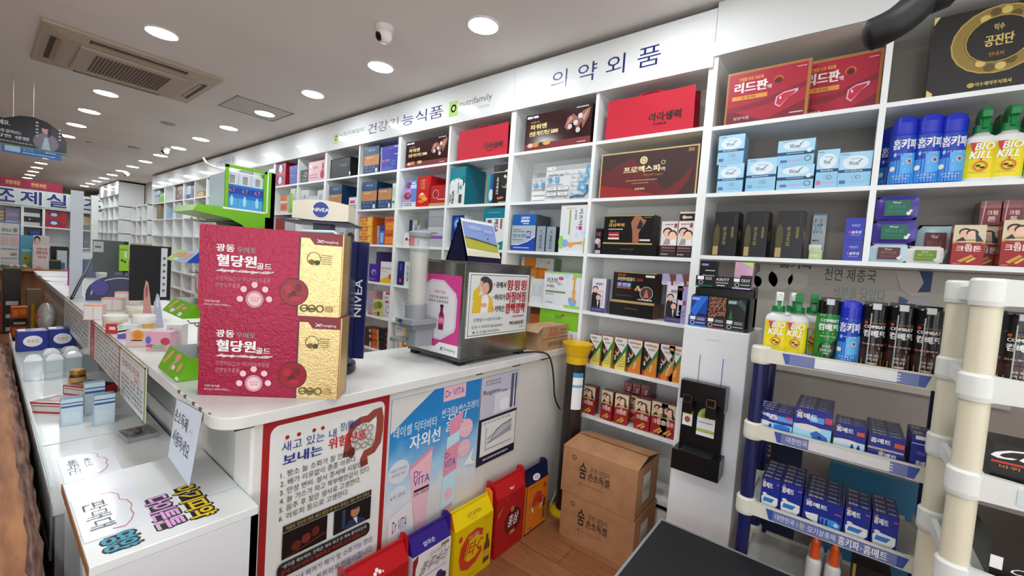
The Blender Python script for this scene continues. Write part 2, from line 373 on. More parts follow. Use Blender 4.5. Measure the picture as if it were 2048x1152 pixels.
# posters on the counter's end (plane x = -1.2365, facing the room)
XP = -1.2335
def poster(name, label, y0, y1, z0, z1, base, els, cat='poster'):
    b = B(); b.box(XP - .003, XP, y0, y1, z0, z1, base)
    b.art((XP, y0, z0), (0, y1 - y0, 0), (0, 0, z1 - z0), els)
    return tag(b.build(name), label, cat)
RD = M('#9a1d22', .4); PW = M('#d9dad6', .35); INK = M('#17181c', .5); BL = M('#22307f', .4)
RR = lambda u0, v0, u1, v1, ru, rv, m: ('p', [(u0 + ru * (1 - math.cos(a)), v0 + rv * (1 - math.sin(a))) for a in [PI / 2 * i / 5 for i in range(6)]][::1] + [(u1 - ru * (1 - math.sin(a)), v0 + rv * (1 - math.cos(a))) for a in [PI / 2 * i / 5 for i in range(6)]] + [(u1 - ru * (1 - math.cos(a)), v1 - rv * (1 - math.sin(a))) for a in [PI / 2 * i / 5 for i in range(6)]] + [(u0 + ru * (1 - math.sin(a)), v1 - rv * (1 - math.cos(a))) for a in [PI / 2 * i / 5 for i in range(6)]], m)
e1 = [RR(.045, .02, .955, .972, .06, .045, PW)]
gut = M('#8e4436', .35); gut2 = M('#6a2f28', .4); vil = M('#c9c4bd', .35); vil2 = M('#8f8a84', .4)
def curve_band(pts, w, m, q=.70):
    L = []; Rr = []
    for i, (x, y) in enumerate(pts):
        a = pts[max(i - 1, 0)]; c = pts[min(i + 1, len(pts) - 1)]
        dx, dy = (c[0] - a[0]) * q, c[1] - a[1]; d = math.hypot(dx, dy) or 1
        L.append((x - dy / d * w / q, y + dx / d * w)); Rr.append((x + dy / d * w / q, y - dx / d * w))
    return [('p', [L[i], L[i + 1], Rr[i + 1], Rr[i]], m) for i in range(len(pts) - 1)]
intest = [(.62, .70), (.64, .80), (.67, .87), (.735, .885), (.80, .885), (.86, .91), (.90, .92), (.915, .87), (.915, .80), (.90, .73), (.86, .695), (.79, .685), (.775, .66), (.785, .615)]
for off, wd in ((0, .024),):
    e1 += curve_band(intest, wd, gut)
e1 += [('e', .76, .795, .115, .075, vil)]
for k, (cx, cy) in enumerate(((.70, .83), (.76, .845), (.82, .83), (.69, .785), (.75, .79), (.81, .785), (.71, .745), (.77, .74), (.83, .745))): e1.append(('o', cx, cy, .021, .008, vil2))
e1 += [('e', .66, .72, .03, .03, gut2)]
for x in (.155, .235, .345, .41): e1.append(('c', x, .905, .010, RD))
e1 += [('T', '새고 있는 내', .12, .835, .52, .885, BL), ('T', '장(腸)이', .55, .85, .72, .905, BL), ('T', '보내는', .13, .765, .41, .82, BL, 0, 0, .02), ('T', '위험신호', .46, .775, .78, .835, M('#c02a2c', .4), 0, 0, .015)]
for k, s in enumerate(('1. 평소 늘 소화가 잘 안된다.', '2. 배가 이유없이 종종 아프다.', '3. 만성 변비. 설사 증세에 시달린다.', '4. 늘 가스가 차고 복부팽만감이 있다.', '5. 음주 후 잦은 설사로 고생한다.', '6. 아토피 등으로 고생한다.')):
    e1.append(('T', s, .12, .705 - k * .0435, .12 + (.565, .585, .69, .715, .63, .53)[k], .738 - k * .0435, INK))
e1 += [('r', .15, .425, .86, .458, INK), ('T', '지금도 당신의 장은 새고 있다! 장 누수 증후군, 새는 장자 증후군', .17, .43, .845, .452, M('#c9a24a', .4)),
       ('r', .15, .285, .48, .42, M('#120f12', .3)), ('r', .535, .285, .86, .42, M('#10141c', .3)),
       ('e', .25, .33, .035, .025, M('#5a2118', .4)), ('e', .32, .345, .035, .025, M('#6d2a1c', .4)), ('e', .39, .36, .03, .025, M('#5a2118', .4)),
       ('p', [(.17, .29), (.47, .335), (.47, .325), (.17, .285)], M('#5c2016', .4)),
       ('p', [(.62, .287), (.66, .33), (.73, .335), (.80, .31), (.82, .287)], M('#20304e', .4)), ('p', [(.70, .335), (.74, .29), (.735, .335)], M('#c8ccd6', .4)), ('e', .715, .372, .04, .033, M('#a9745c', .5)), ('e', .715, .398, .04, .014, M('#1b1614', .5)),
       ('r', .60, .30, .63, .41, M('#2b3a55', .4)),
       RR(.12, .195, .86, .27, .04, .03, INK), ('T', '“생각을 해보세요. 한쪽은 계속 새고 또 계속 들어오는데,', .15, .238, .83, .26, M('#c9c9c6', .4)), ('T', '끝에 가서 아무리 발라주고 먹어도 낫지 않습니다.', .15, .207, .83, .23, M('#b03028', .4)),
       ('r', .15, .14, .20, .165, M('#c02a2c', .4)), ('T', '장내 찌꺼기 제거 및 소화기능 향상,', .23, .135, .90, .172, BL), ('T', '내 몸만을 튼튼하게 만들어줍니다.', .20, .075, .90, .115, BL)]
poster('poster', 'white health poster with a dark red frame, an intestine drawing and six numbered lines', .492, .908, .262, .862, RD, e1)
sky = bpy.data.materials.new('poster_sky'); sky.use_nodes = True
n, l, bb = nodes(sky); tc = n.new('ShaderNodeTexCoord'); sx = n.new('ShaderNodeSeparateXYZ'); nz = n.new('ShaderNodeTexNoise'); nz.inputs['Scale'].default_value = 7; nz.inputs['Detail'].default_value = 5
ma = n.new('ShaderNodeMath'); ma.operation = 'MULTIPLY_ADD'; ma.inputs[1].default_value = .22; cr = n.new('ShaderNodeValToRGB'); el = cr.color_ramp.elements
el[0].position = .45; el[0].color = lin('#d3cfcd') + (1,); el[1].position = .97; el[1].color = lin('#1671b8') + (1,)
for p_, c_ in ((.56, '#cfd6dc'), (.64, '#9cc4e0'), (.76, '#2b87c6')): e_ = el.new(p_); e_.color = lin(c_) + (1,)
l.new(tc.outputs['Object'], nz.inputs['Vector']); l.new(tc.outputs['Object'], sx.inputs[0]); l.new(nz.outputs[0], ma.inputs[0]); l.new(sx.outputs[2], ma.inputs[2]); l.new(ma.outputs[0], cr.inputs[0]); l.new(cr.outputs[0], bb.inputs['Base Color']); bb.inputs['Roughness'].default_value = .3
PK = M('#e3b4bf', .35); PK2 = M('#d98fa6', .35); W = M('#e6e7e6', .35); DB = M('#2b3f86', .4); SKB = M('#b9dbe8', .35)
e2 = [('p', [(0, 1), (0, .80), (.20, .90), (.42, 1)], M('#cdccc6', .4)), ('r', .53, .905, .80, 1.0, PK), ('T', 'Dr VITA', .55, .93, .78, .975, DB),
      ('T', '데이셀 닥터비타', .03, .765, .47, .83, W), ('T', '썬크림&썬스프레이', .52, .80, .98, .86, W), ('T', '자외선', .19, .66, .51, .75, W, 0, 0, .02), ('T', '올킬', .58, .70, .82, .81, W, 0, .1),
      ('e', .10, .56, .10, .07, M('#cfd3d8', .4)), ('T', '식물성 비타민C', .02, .565, .18, .585, DB), ('T', '자외선 차단', .03, .535, .17, .555, DB), ('e', .10, .41, .09, .065, M('#cfd3d8', .4)), ('T', '6시 뷰티', .03, .40, .17, .43, DB),
      ('p', [(.20, .56), (.44, .64), (.40, .10), (.30, .12)], PK), ('p', [(.20, .56), (.44, .64), (.44, .615), (.20, .535)], PK2), ('T', 'Dr', .25, .48, .33, .52, DB), ('T', 'VITA', .25, .425, .42, .475, DB), ('r', .26, .385, .42, .40, INK), ('T', 'SUN CREAM', .26, .36, .42, .38, INK),
      ('p', [(.60, .66), (.76, .70), (.72, .16), (.56, .14)], SKB), ('p', [(.62, .66), (.62, .77), (.78, .81), (.77, .69)], PK2), ('p', [(.585, .58), (.75, .61), (.735, .42), (.575, .40)], PK2), ('T', 'Dr', .59, .52, .65, .56, DB), ('T', 'VITA', .585, .455, .72, .505, DB), ('e', .65, .27, .05, .04, PK), ('p', [(.57, .18), (.71, .20), (.71, .17), (.57, .15)], PK2),
      ('c', .83, .68, .065, PK), ('c', .82, .545, .06, PK), ('T', '촉촉산뜻', .76, .67, .90, .69, W), ('T', '선스틱', .76, .535, .88, .555, W),
      ('p', [(.82, .42), (.95, .52), (.92, .44), (.98, .40)], W), ('p', [(.02, .30), (.24, .36), (.30, .02), (.02, .02)], M('#dcd6d6', .4)), ('T', 'Dr VITA', .06, .20, .20, .27, DB), ('T', '라이', .28, .03, .42, .07, INK)]
poster('poster', 'sky blue sunscreen poster headed Dr VITA with a pink tube and spray', .920, 1.392, .20, .838, sky, e2)
NV = M('#1e1c33', .4)
e3 = [('r', 0, .53, 1, 1, M('#bcb9c8', .4)), ('r', .36, .55, .98, .78, M('#d6d4dc', .4)), ('p', [(.55, .56), (.60, .70), (.72, .72), (.74, .56)], M('#e2e2e6', .4)), ('r', .78, .56, .86, .97, M('#55566e', .4)), ('r', .90, .56, .94, .97, M('#3c3d58', .4)),
      ('T', '발모 전문을 높여주고', .10, .93, .50, .955, INK), ('T', '다시 자라나는 비밀', .10, .895, .48, .92, INK), ('T', 'Rogaine', .06, .78, .48, .85, INK), ('T', 'Foam', .52, .785, .68, .815, INK), ('e', .62, .64, .13, .07, M('#e6e6ea', .4)),
      ('r', .06, .10, .98, .50, PW), ('T', '임상 중 도포한 머리카락 사이클', .10, .455, .80, .485, INK), ('r', .18, .16, .19, .42, INK), ('r', .18, .16, .88, .166, INK), ('p', [(.22, .24), (.86, .36), (.86, .28), (.22, .22)], M('#9a9aa0', .4)),
      ('p', [(.22, .30), (.86, .43), (.86, .36), (.22, .26)], M('#b4b4ba', .4)), ('p', [(.28, .24), (.45, .36), (.62, .395), (.86, .41), (.86, .40), (.62, .385), (.46, .35), (.29, .24)], INK), ('l', .14, .045, .80, .02, M('#b8b8c2', .4))]
poster('poster', 'small hair foam poster headed Rogaine with a line graph below', 1.398, 1.675, .425, .838, NV, e3)
# hand written note on the counter's long side
b = B(); T = Matrix.Rotation(0, 4, 'X')
b.add([(-1.56, .372, .872), (-1.32, .372, .895), (-1.31, .345, .705), (-1.56, .355, .70), ], [(0, 3, 2, 1)], M('#cfd8e4', .6))
b.add([(-1.56, .3728, .872), (-1.32, .3728, .895), (-1.31, .3458, .705), (-1.56, .3558, .70)], [(0, 1, 2, 3)], M('#c4cdd8', .6))
b.art((-1.55, .3555, .72), (.235, -.006, .002), (0, .018, .16), [('T', '손소독제', .0, .58, .58, .82, INK), ('T', '사용하세요', .06, .20, .80, .46, INK), ('T', 'ㅅㅏ', .68, .62, .82, .72, M('#9aa3ae', .5))], e=.0004, start=4)
tag(b.build('paper_note'), 'white handwritten paper note taped under the counter edge by the corner', 'note')
# price posters hanging on the counter front farther back
def sheet(x0, x1, z0, z1, label, els, base=PW, y=.371, name='notice_sheet', frame=None):
    b = B(); b.box(x0, x1, y - .003, y, z0, z1, base)
    b.art((x0, y - .003, z0), (x1 - x0, 0, 0), (0, 0, z1 - z0), els)
    if frame: b.box(x1 - .006, x1, y - .006, y - .003, z0, z1, frame).box(x0, x1, y - .006, y - .003, z1 - .006, z1, frame)
    return tag(b.build(name), label, 'notice', 'notices on the counter front')
OL = M('#8c8a4a', .4); TXT = M('#3c4a66', .5); RTX = M('#a8313f', .5)
e = [('T', '여러분의 건강', .08, .86, .75, .92, M('#6f9a96', .5)), ('T', '아파하지마', .05, .66, .78, .82, RTX), ('T', '요!', .58, .55, .78, .66, RTX)] + [('T', s, .06, .46 - k * .09, .9, .52 - k * .09, TXT) for k, s in enumerate(('비타민 상담 환영', '영양제 성분 확인', '약사에게 문의하세요', '무릎 허리 관절통증', '만성피로 눈영양제'))]
sheet(-2.36, -1.925, .69, .893, 'white notice sheet in a yellow-edged cover with red handwriting, nearest on the counter front', e, frame=OL)
e = [('T', s, .05, .86 - k * .11, .95, .92 - k * .11, (TXT, RTX)[k % 4 == 3]) for k, s in enumerate(('비타민C 레모나 마그네슘', '오메가3 루테인 유산균', '관절약 파스 소화제 진통제', '감기약 해열제 종합영양', '구강청결 치약 칫솔 가글', '간장약 피로회복 드링크', '밴드 연고 소독약 붕대', '상처 습윤 드레싱'))]
sheet(-3.02, -2.37, .712, .893, 'white notice sheet covered in columns of blue print, second along the counter front', e, frame=M('#a05a3c', .4))
sheet(-3.16, -3.03, .70, .893, 'narrow red notice strip hanging between printed sheets on the counter front', [('T', '1+1행사', .2, .2, .8, .9, M('#e0b0a8', .5), 3)], base=M('#b84a44', .4))
sheet(-4.3, -3.18, .70, .893, 'white notice sheet with faded print, farthest along the counter front', [('T', s, .05, .84 - k * .13, .95, .91 - k * .13, TXT) for k, s in enumerate(('종합비타민 홍삼 오메가', '눈영양제 루테인 지아잔틴', '칼슘 마그네슘 비타민D', '프로폴리스 아연 셀렌', '콜라겐 히알루론산', '유산균 프로바이오틱스'))])
# low cabinets in front of the counter
LC = noise_mat('white_laminate', '#d8dbda', '#e2e4e3', nscale=3, rough=.22)
BRN = M('#8a5a34', .6)
def lowcab(x0, x1, label):
    t = thing('low_cabinet', label, 'cabinet', ((x0 + x1) / 2, .30, 0), group='low white display cabinets'); w = (x1 - x0) / 2 - .001
    B().box(-w, w, -.16, .16, .645, .668, LC).build('cabinet_top', t, bevel=.002)
    b = B(); b.box(-w, w, -.155, .16, .05, .07, LC).box(-w, -w + .018, -.155, .16, .07, .645, LC).box(w - .018, w, -.155, .16, .07, .645, M('#d3d5d8', .35)).box(-w, w, .142, .16, .07, .645, LC); b.box(-w + .018, w - .018, -.15, .14, .34, .355, LC).box(-w, w, -.15, .15, 0, .05, M('#777a7c', .6)); b.build('carcass', t)
    B().box(-w, w, -.1615, -.16, .645, .668, BRN).build('worn_edge', t)
    return t
lowcab(-1.305, -.5 * 0 - 1.162 + .0, 'low white cabinet with pop art word stickers on top, nearest the viewer')
lowcab(-1.625, -1.307, 'low white cabinet with one laminated sign on top, second along the counter')
LAM = M('#dfe4ea', .12, spec=.6)
def card(x, y, w, d, rz, z, els, label, name='laminated_sign'):
    b = B(); b.box(-w / 2, w / 2, -d / 2, d / 2, 0, .0016, LAM); b.art((-w / 2, -d / 2, .0016), (w, 0, 0), (0, d, 0), els)
    return tag(b.build(name, loc=(x, y, z), rz=rz), label, 'sign')
OR = M('#c8574a', .4); PEN = M('#5c6068', .5)
cloud = curve_band([(.05, .45), (.06, .62), (.16, .72), (.3, .70), (.36, .80), (.5, .84), (.62, .78), (.72, .80), (.84, .72), (.93, .6), (.9, .42)], .008, OR, 1.3)
# ---------------------------------------------------------------- things on the low cabinets
card(-1.716, .203, .20, .118, 0, .668, cloud + [('T', '비타민', .22, .12, .78, .34, PEN), ('T', '베스트', .26, .42, .62, .56, PEN)], 'laminated sign with a faint red cloud outline on the second low cabinet')
card(-1.381, .203, .235, .118, 0, .6688, cloud + [('T', '판매대', .2, .12, .82, .5, PEN)], 'laminated sign with a red cloud outline covering part of the stickers')
def sticker(s, x0, x1, y0, y1, col, hi, label, skew=0):
    b = B(); n = len(s); w = (x1 - x0) / n
    for i, ch in enumerate(s):
        o = (x0 + i * w, y0, .6681); U = (w, 0, 0); V = (0, y1 - y0, 0)
        for a in range(8): b.art(o, U, V, [('T', ch, .02 + .085 * math.cos(a * PI / 4), .02 + .075 * math.sin(a * PI / 4), .90 + .085 * math.cos(a * PI / 4), .92 + .075 * math.sin(a * PI / 4), INK, 0, 0, .05)], e=.00005, start=1 + a * .3)
        b.art(o, U, V, [('p', [(.05, .1), (.95, .1), (.95, .9), (.05, .9)], INK)], e=.00005)
        b.art(o, U, V, [('T', ch, .02, .02, .90, .92, col, 0, 0, .04), ('T', ch, .0, .0, .88, .90, col, 0, 0, .02)], e=.0001, start=4)
    return tag(b.build('word_sticker'), label, 'sticker', 'pop art word stickers')
sticker('아기띠약', -1.40, -1.20, .325, .383, M('#e3c32c', .35), W, 'yellow pop art word sticker with a black outline on the nearest low cabinet')
sticker('다이튼튼', -1.385, -1.205, .262, .318, M('#d79bd0', .35), W, 'pink pop art word sticker with a black outline, half under the laminated sign')
sticker('영양', -1.262, -1.185, .168, .232, M('#2f93a8', .35), W, 'teal pop art word sticker with a black outline by the cabinet edge')
# glass-topped display case behind, and what lies on it
CZ = .601
t = thing('display_case', 'long low white display case with clear pane, behind the low cabinets', 'display case', (-3.0, .29, 0))
xs = [-1.635, -2.15, -2.62, -3.15, -3.75, -4.36]
for k in range(5):
    b = B(); b.box(xs[k + 1] + 3.0 + .004, xs[k] + 3.0 - .004, -.165, .165, .575, .6, LC).box(xs[k + 1] + 3 + .01, xs[k] + 3 - .01, -.16, .165, .02, .575, M('#c4c8c8', .4)); b.build('case_segment', t)
b = B(); b.box(-1.36, 1.36, -.170, -.166, .45, .655, M('#dfe8e6', .05, alpha=.22)); b.build('glass_pane', t)
b = B(); b.box(-1.36, 1.36, -.171, -.165, .655, .659, M('#b9c8c4', .15)); b.build('pane_edge', t)
CLR = M('#c9d6dc', .08, alpha=.38); CLE = M('#eef4f6', .08, alpha=.6)
pk = thing('clear_tub', 'clear plastic tub with a domed lid', 'tub', (0, 0, 0))
b = B(); b.box(-.03, .03, -.03, .03, 0, .10, CLR); b.build('tub', pk)
b = B(); b.lathe([(.043, .10), (.044, .108), (.034, .122), (.018, .13), (.0001, .132)], CLE, 4, T=Matrix.Rotation(PI / 4, 4, 'Z'), smooth=False); b.build('lid', pk)
tubs = [(-3.17, .165), (-3.15, .235), (-3.18, .305), (-3.24, .375), (-3.30, .235), (-3.32, .31)]
for i, (x, y) in enumerate(tubs):
    lb = 'clear tub with domed lid on the display case, %s' % ('front left', 'front, second from the left edge', 'front, third from the left edge', 'nearest the counter', 'back left', 'back right')[i]
    if i == 0: pk.location = (x, y, CZ); pk['label'] = lb; pk['group'] = 'clear tubs on the display case'
    else: dup(pk, (x, y, CZ), (.06 * i) % .2, lb, 'clear tubs on the display case')
t = thing('pill_jar', 'brown jar with a gold lid beside the clear tubs on the display case', 'jar', (-2.93, .30, CZ), group=None)
B().lathe([(.03, 0), (.031, .05), (.026, .062)], M('#4b2a1c', .15), 20).build('jar_body', t)
B().lathe([(.031, .0005), (.0325, .002), (.0325, .046), (.031, .048)], M('#b98a55', .5), 20, cap=False).build('label_band', t)
B().lathe([(.028, .062), (.028, .082), (.026, .085)], M('#b08338', .3, .6), 20).build('lid', t)
def simple_box(name, label, cat, loc, w, d, h, rz, col, els=(), side=None, top=None, group=None, tels=(), rough=.35, sels=()):
    b = B(); cm = col if not isinstance(col, str) else M(col, rough)
    b.box(-w / 2, w / 2, 0, d, 0, h, cm, tm=(M(top, rough) if isinstance(top, str) else top))
    if side:
        sm = M(side, rough) if isinstance(side, str) else side
        b.art((w / 2, 0, 0), (0, d, 0), (0, 0, h), [('r', 0, 0, 1, 1, sm)] + list(sels)); b.art((-w / 2, d, 0), (0, -d, 0), (0, 0, h), [('r', 0, 0, 1, 1, sm)])
    if els: b.art((-w / 2, 0, 0), (w, 0, 0), (0, 0, h), list(els))
    if tels: b.art((-w / 2, 0, h), (w, 0, 0), (0, d, 0), list(tels))
    return tag(b.build(name, loc=loc, rz=rz), label, cat, group)
RB = M('#a3202a', .3); MAR = M('#4a1a20', .3)
for i, (x, y, rz, lb) in enumerate(((-2.53, .185, .75, 'red and maroon supplement carton lying askew on the display case, front one'), (-2.74, .285, .55, 'maroon supplement carton lying askew behind its twin, beside the counter notices'))):
    simple_box('supplement_carton', lb, 'carton', (x, y, CZ), .17, .10, .045, rz, RB, [('r', .03, .15, .97, .85, M('#c9c6c2', .4)), ('r', .05, .62, .95, .70, RB)], top=MAR, group='maroon cartons on the display case',
               tels=[('e', .35, .5, .12, .22, M('#b5622f', .3)), ('T', '홍삼', .52, .35, .72, .7, M('#c88a88', .4)), ('r', 0, 0, 1, .06, M('#d0555f', .2)), ('p', [(0, 1), (.12, 1), (.04, .4), (0, .4)], M('#6fbf5a', .2))])
blu = [('r', 0, .68, 1, .75, M('#2c5a86', .4)), ('r', 0, .82, 1, .86, M('#2c5a86', .4)), ('r', .1, .1, .9, .5, M('#c3d3dc', .4))]
for i, (x, y, h, lb) in enumerate(((-2.33, .225, .105, 'left of the pair in front'), (-2.27, .31, .12, 'right of the pair in front'), (-2.42, .30, .135, 'rear'))):
    simple_box('medicine_box', 'small blue and white medicine box standing on the display case, %s' % lb, 'box', (x, y, CZ), .06, .04, h, PI / 2, '#b9cbd6', blu, top='#3f6786', group='blue medicine boxes on the display case')
FOIL = M('#b4b8ba', .18, .8)
simple_box('blister_tray', 'shiny foil blister tray on the display case near the low cabinet', 'tray', (-2.05, .33, CZ), .11, .09, .018, .1, FOIL, top=noise_mat('crinkled_foil', '#84898c', '#d5d9db', nscale=60, rough=.2, metal=.7, bump=.6))
tag(B().ball((0, 0, .012), .012, M('#5a3524', .4), sc=(1, 1, .8)).build('brown_pastille', loc=(-2.03, .37, CZ + .018)), 'brown pastille lying on the foil blister tray', 'sweet')
NB = M('#27348a', .35)
for i, (x, y, rz, lb) in enumerate(((-3.95, .205, .05, 'blue carton with a white oval on the display case, left one'), (-3.98, .335, -.02, 'blue carton with a white oval on the display case, right one by the counter'))):
    simple_box('tissue_carton', lb, 'carton', (x, y, CZ), .125, .12, .125, PI / 2 + rz, NB, [('e', .5, .5, .33, .28, W), ('T', '푸르오', .3, .42, .7, .58, M('#c0392f', .4))], top='#32409a', group='blue cartons on the display case', tels=[('r', .05, .3, .3, .9, W), ('T', '케어', .45, .4, .8, .7, W)])
simple_box('opened_carton', 'torn dark maroon and yellow carton lying against the counter behind the clear tubs', 'carton', (-3.50, .33, CZ), .10, .07, .07, .35, '#4c1f2c', top='#a98a3e')
# the rough wooden bench edge at the far left
bark = noise_mat('bark', '#55382c', '#9a7565', scale=(1, 6, 6), nscale=9, rough=.85, bump=.9)
wood = noise_mat('bench_wood', '#7d4a2a', '#a9703f', scale=(1.2, 9, 1), nscale=4, rough=.5)
t = thing('log_bench', 'rough live-edge wooden bench with bark along its edge', 'bench', (-2.3, 0, 0))
rnd = random.Random(3); N = 44; V1 = []; V2 = []; V3 = []; V4 = []; V0 = []
for i in range(N + 1):
    x = -2.0 + 3.6 * i / N; wx = x - 2.3
    e = .092 + .016 * min(max((-wx - 1.2) / .9, 0), 1.6) + rnd.uniform(-.006, .006); e = min(e, .114)
    V0.append((x, -.45, .6)); V1.append((x, e - .03 + rnd.uniform(-.008, .008), .6 + rnd.uniform(-.002, .003))); V2.append((x, e, .575 + rnd.uniform(-.012, .01))); V3.append((x, e - .004 + rnd.uniform(-.006, .002), .30)); V4.append((x, e - .03, .0))
fs = [(i, i + 1, N + 2 + i, N + 1 + i) for i in range(N)]
B().add(V0 + V1, fs, wood, True).build('bench_top', t)
b = B(); b.add(V1 + V2, fs, bark, True); b.add(V2 + V3, fs, bark, True); b.add(V3 + V4, fs, bark, True); b.build('bark_edge', t)
b = B(); b.add([V0[-1], V1[-1], V2[-1], V3[-1], V4[-1], (1.6, -.45, 0)], [(0, 5, 4, 3, 2, 1)], wood); b.box(-2.0, 1.6, -.45, -.44, 0, .599, bark); b.build('sawn_end', t)
# ---------------------------------------------------------------- the two red and gold gift boxes
def bumpy(name, c, metal, rough, s, st):
    m = bpy.data.materials.new(name); m.use_nodes = True; n, l, b = nodes(m)
    b.inputs['Base Color'].default_value = lin(c) + (1,); b.inputs['Metallic'].default_value = metal; b.inputs['Roughness'].default_value = rough
    tc = n.new('ShaderNodeTexCoord'); nz = n.new('ShaderNodeTexNoise'); nz.inputs['Scale'].default_value = s; nz.inputs['Detail'].default_value = 2; nz.inputs['Distortion'].default_value = 1.5
    bp = n.new('ShaderNodeBump'); bp.inputs['Strength'].default_value = st; bp.inputs['Distance'].default_value = .004
    l.new(tc.outputs['Object'], nz.inputs['Vector']); l.new(nz.outputs[0], bp.inputs['Height']); l.new(bp.outputs[0], b.inputs['Normal']); return m
CRIM = bumpy('crimson_foil', '#98173a', .35, .32, 60, .4); GOLD = bumpy('gold_foil', '#dcc48c', .85, .36, 100, .35); GEDGE = M('#c9a868', .3, .8)
DRED = M('#7d1722', .3); LPK = M('#e3b9c4', .4); PLUM = M('#5a2540', .35)
def giftbox(loc, rz, label):
    w, d, h = .40, .085, .2535
    t = thing('gift_box', label, 'gift box', loc, rz, 'red and gold gift boxes')
    b = B(); b.box(0, w, 0, d - .012, 0, h, CRIM)
    els = [('r', .70, 0, 1, .93, GOLD), ('r', .70, .93, 1, 1, DRED), ('p', [(.765, .93), (1, .93), (1, .855), (.80, .855)], DRED), ('r', .688, 0, .702, .94, PLUM),
           ('T', 'Kwangdong', .86, .875, .97, .915, W), ('p', [(.815, .88), (.835, .90), (.815, .92), (.825, .92), (.84, .905), (.855, .92), (.86, .91), (.843, .898), (.86, .88), (.85, .88), (.838, .892), (.825, .88)], W),
           ('c', .668, .277, .165, M('#3c141c', .4)), ('c', .668, .277, .157, M('#8e1424', .3)), ('e', .66, .24, .03, .06, M('#5a0f1c', .35)), ('e', .70, .33, .025, .05, M('#6a1120', .35)), ('e', .63, .31, .03, .05, M('#a81c30', .3)), ('e', .68, .20, .04, .03, M('#a81c30', .3)),
           ('T', '광동', .115, .70, .24, .785, W, 0, 0, .03), ('T', '우메토', .26, .70, .39, .765, M('#8f8a8c', .4), 0, 0, .02), ('T', '혈당원', .12, .53, .39, .665, W, 0, 0, .035), ('T', '골드', .40, .52, .50, .59, W, 0, 0, .03),
           ('T', 'Kwangdong A blood sugar GOLD', .13, .46, .50, .50, W, 0, .15, .012), ('T', '구연자임Q10! 바나바잎추출물', .12, .36, .50, .42, M('#cc8090', .4)), ('T', '은행잎추출물', .12, .285, .29, .34, M('#cc8090', .4)),
           ('o', .395, .165, .098, .008, LPK), ('c', .395, .165, .085, M('#c99aa6', .4)), ('c', .395, .165, .074, LPK), ('T', '건강기능식품', .36, .17, .43, .19, PLUM), ('T', '혈당조절', .37, .14, .42, .16, PLUM)]
    for a in (185, 140, 92, 45, 0): els.append(('c', .395 + .62 * .165 * math.cos(math.radians(a)), .175 + .16 * math.sin(math.radians(a)), .036, LPK))
    els += [('T', '건강기능식품', .05, .105, .155, .13, W), ('T', '527.4g X 30포(100정) g', .05, .065, .225, .09, W),
            ('o', .80, .69, .078, .006, M('#4b4326', .5)), ('e', .785, .65, .02, .03, M('#7b5a2c', .5)), ('e', .825, .645, .018, .03, M('#3c4628', .5))]
    for k in range(5): els.append(('l', .855, .73 - k * .025, .93, .008, M('#8a7a50', .5)))
    for u in (.745, .80, .86): els.append(('o', u, .095, .045, .012, M('#5a4a24', .5)))
    els += [('l', .73, .085, .77, .012, M('#5a4a24', .5)), ('e', .80, .09, .02, .012, M('#5a4a24', .5)), ('r', .90, .06, .95, .13, M('#b49a5c', .5))]
    b.art((0, 0, 0), (w, 0, 0), (0, 0, h), els, e=.0001)
    b.build('printed_sleeve', t)
    B().box(.283, w + .001, .004, d - .012, -.0 + .001, h - .001, M('#8f1a2a', .3)).box(w, w + .004, .003, d, .001, h - .001, GEDGE).box(.0, w + .004, d - .012, d, .001, h - .001, GEDGE).build('gold_tray', t)
    return t
RK = math.atan2(.70, .714)
giftbox((-1.478, .402, .9003), RK, 'dark red and gold ginseng style gift box standing on the counter, lower of two')
giftbox((-1.482, .396, 1.1542), RK + .012, 'dark red and gold gift box balanced on top of its twin on the counter')
# ---------------------------------------------------------------- the spinning cosmetics stand
NVB = M('#151a4e', .3); NVD = M('#0d0f30', .3); CRM = M('#e0d8c4', .4)
t = thing('cosmetics_stand', 'navy blue revolving cosmetics stand with a cream header on the counter', 'display stand', (-1.545, .80, .9), RK)
B().lathe([(.135, 0), (.138, .006), (.135, .03), (.12, .036)], NVD, 32).build('base_disc', t)
B().box(-.075, .075, -.075, .075, .036, .50, NVB).build('column', t, bevel=.008)
b = B(); b.box(.075, .115, -.06, .02, .06, .47, NVB).box(-.115, -.075, -.06, .06, .06, .47, NVD); b.build('shelf_bank', t, bevel=.01)
b = B(); b.box(.118, .126, -.085, -.005, .065, .50, NVB); b.build('side_panel', t, bevel=.006)
T = Matrix.Rotation(.0, 4, 'Z')
b = B(); b.box(.085, .165, .005, .015, .05, .50, NVB); b.art((.085, .005, .05), (.08, 0, 0), (0, 0, .45), [('T', 'NIVEA', .42, .36, .78, .68, W, 1, 0, .01)]); b.build('name_panel', t, bevel=.002)
b = B(); b.tube([(-.05, -.08, .52), (.06, -.085, .525), (.095, -.085, .50), (.105, -.085, .44), (.105, -.085, .06)], .006, M('#c8dcea', .2), 8); b.build('clear_rim', t)
b = B(); b.box(-.03, .03, -.03, .03, .50, .58, NVD); b.box(-.12, .12, -.07, .07, .552, .56, NVD); b.build('neck', t)
prof = [(-.098 + .196 * i / 8, .0) for i in range(9)]
pts = [(x, -.045 - .012 * math.cos(x * 14), .575 + .0) for x, _ in prof]
vs = []; 
for x, _ in prof: c = .010 * math.cos(x / .098 * PI / 2); vs += [(x, -.05 - c, .568 - .0 + .004 * math.cos(x / .098 * PI / 2) * -1), (x, -.05 - c, .628 + c), (x, .05 + c, .568), (x, .05 + c, .628 + c)]
fs = []
for i in range(8): a = i * 4; fs += [(a, a + 4, a + 5, a + 1), (a + 1, a + 5, a + 7, a + 3), (a + 3, a + 7, a + 6, a + 2), (a + 2, a + 6, a + 4, a)]
fs += [(0, 1, 3, 2), (32, 34, 35, 33)]
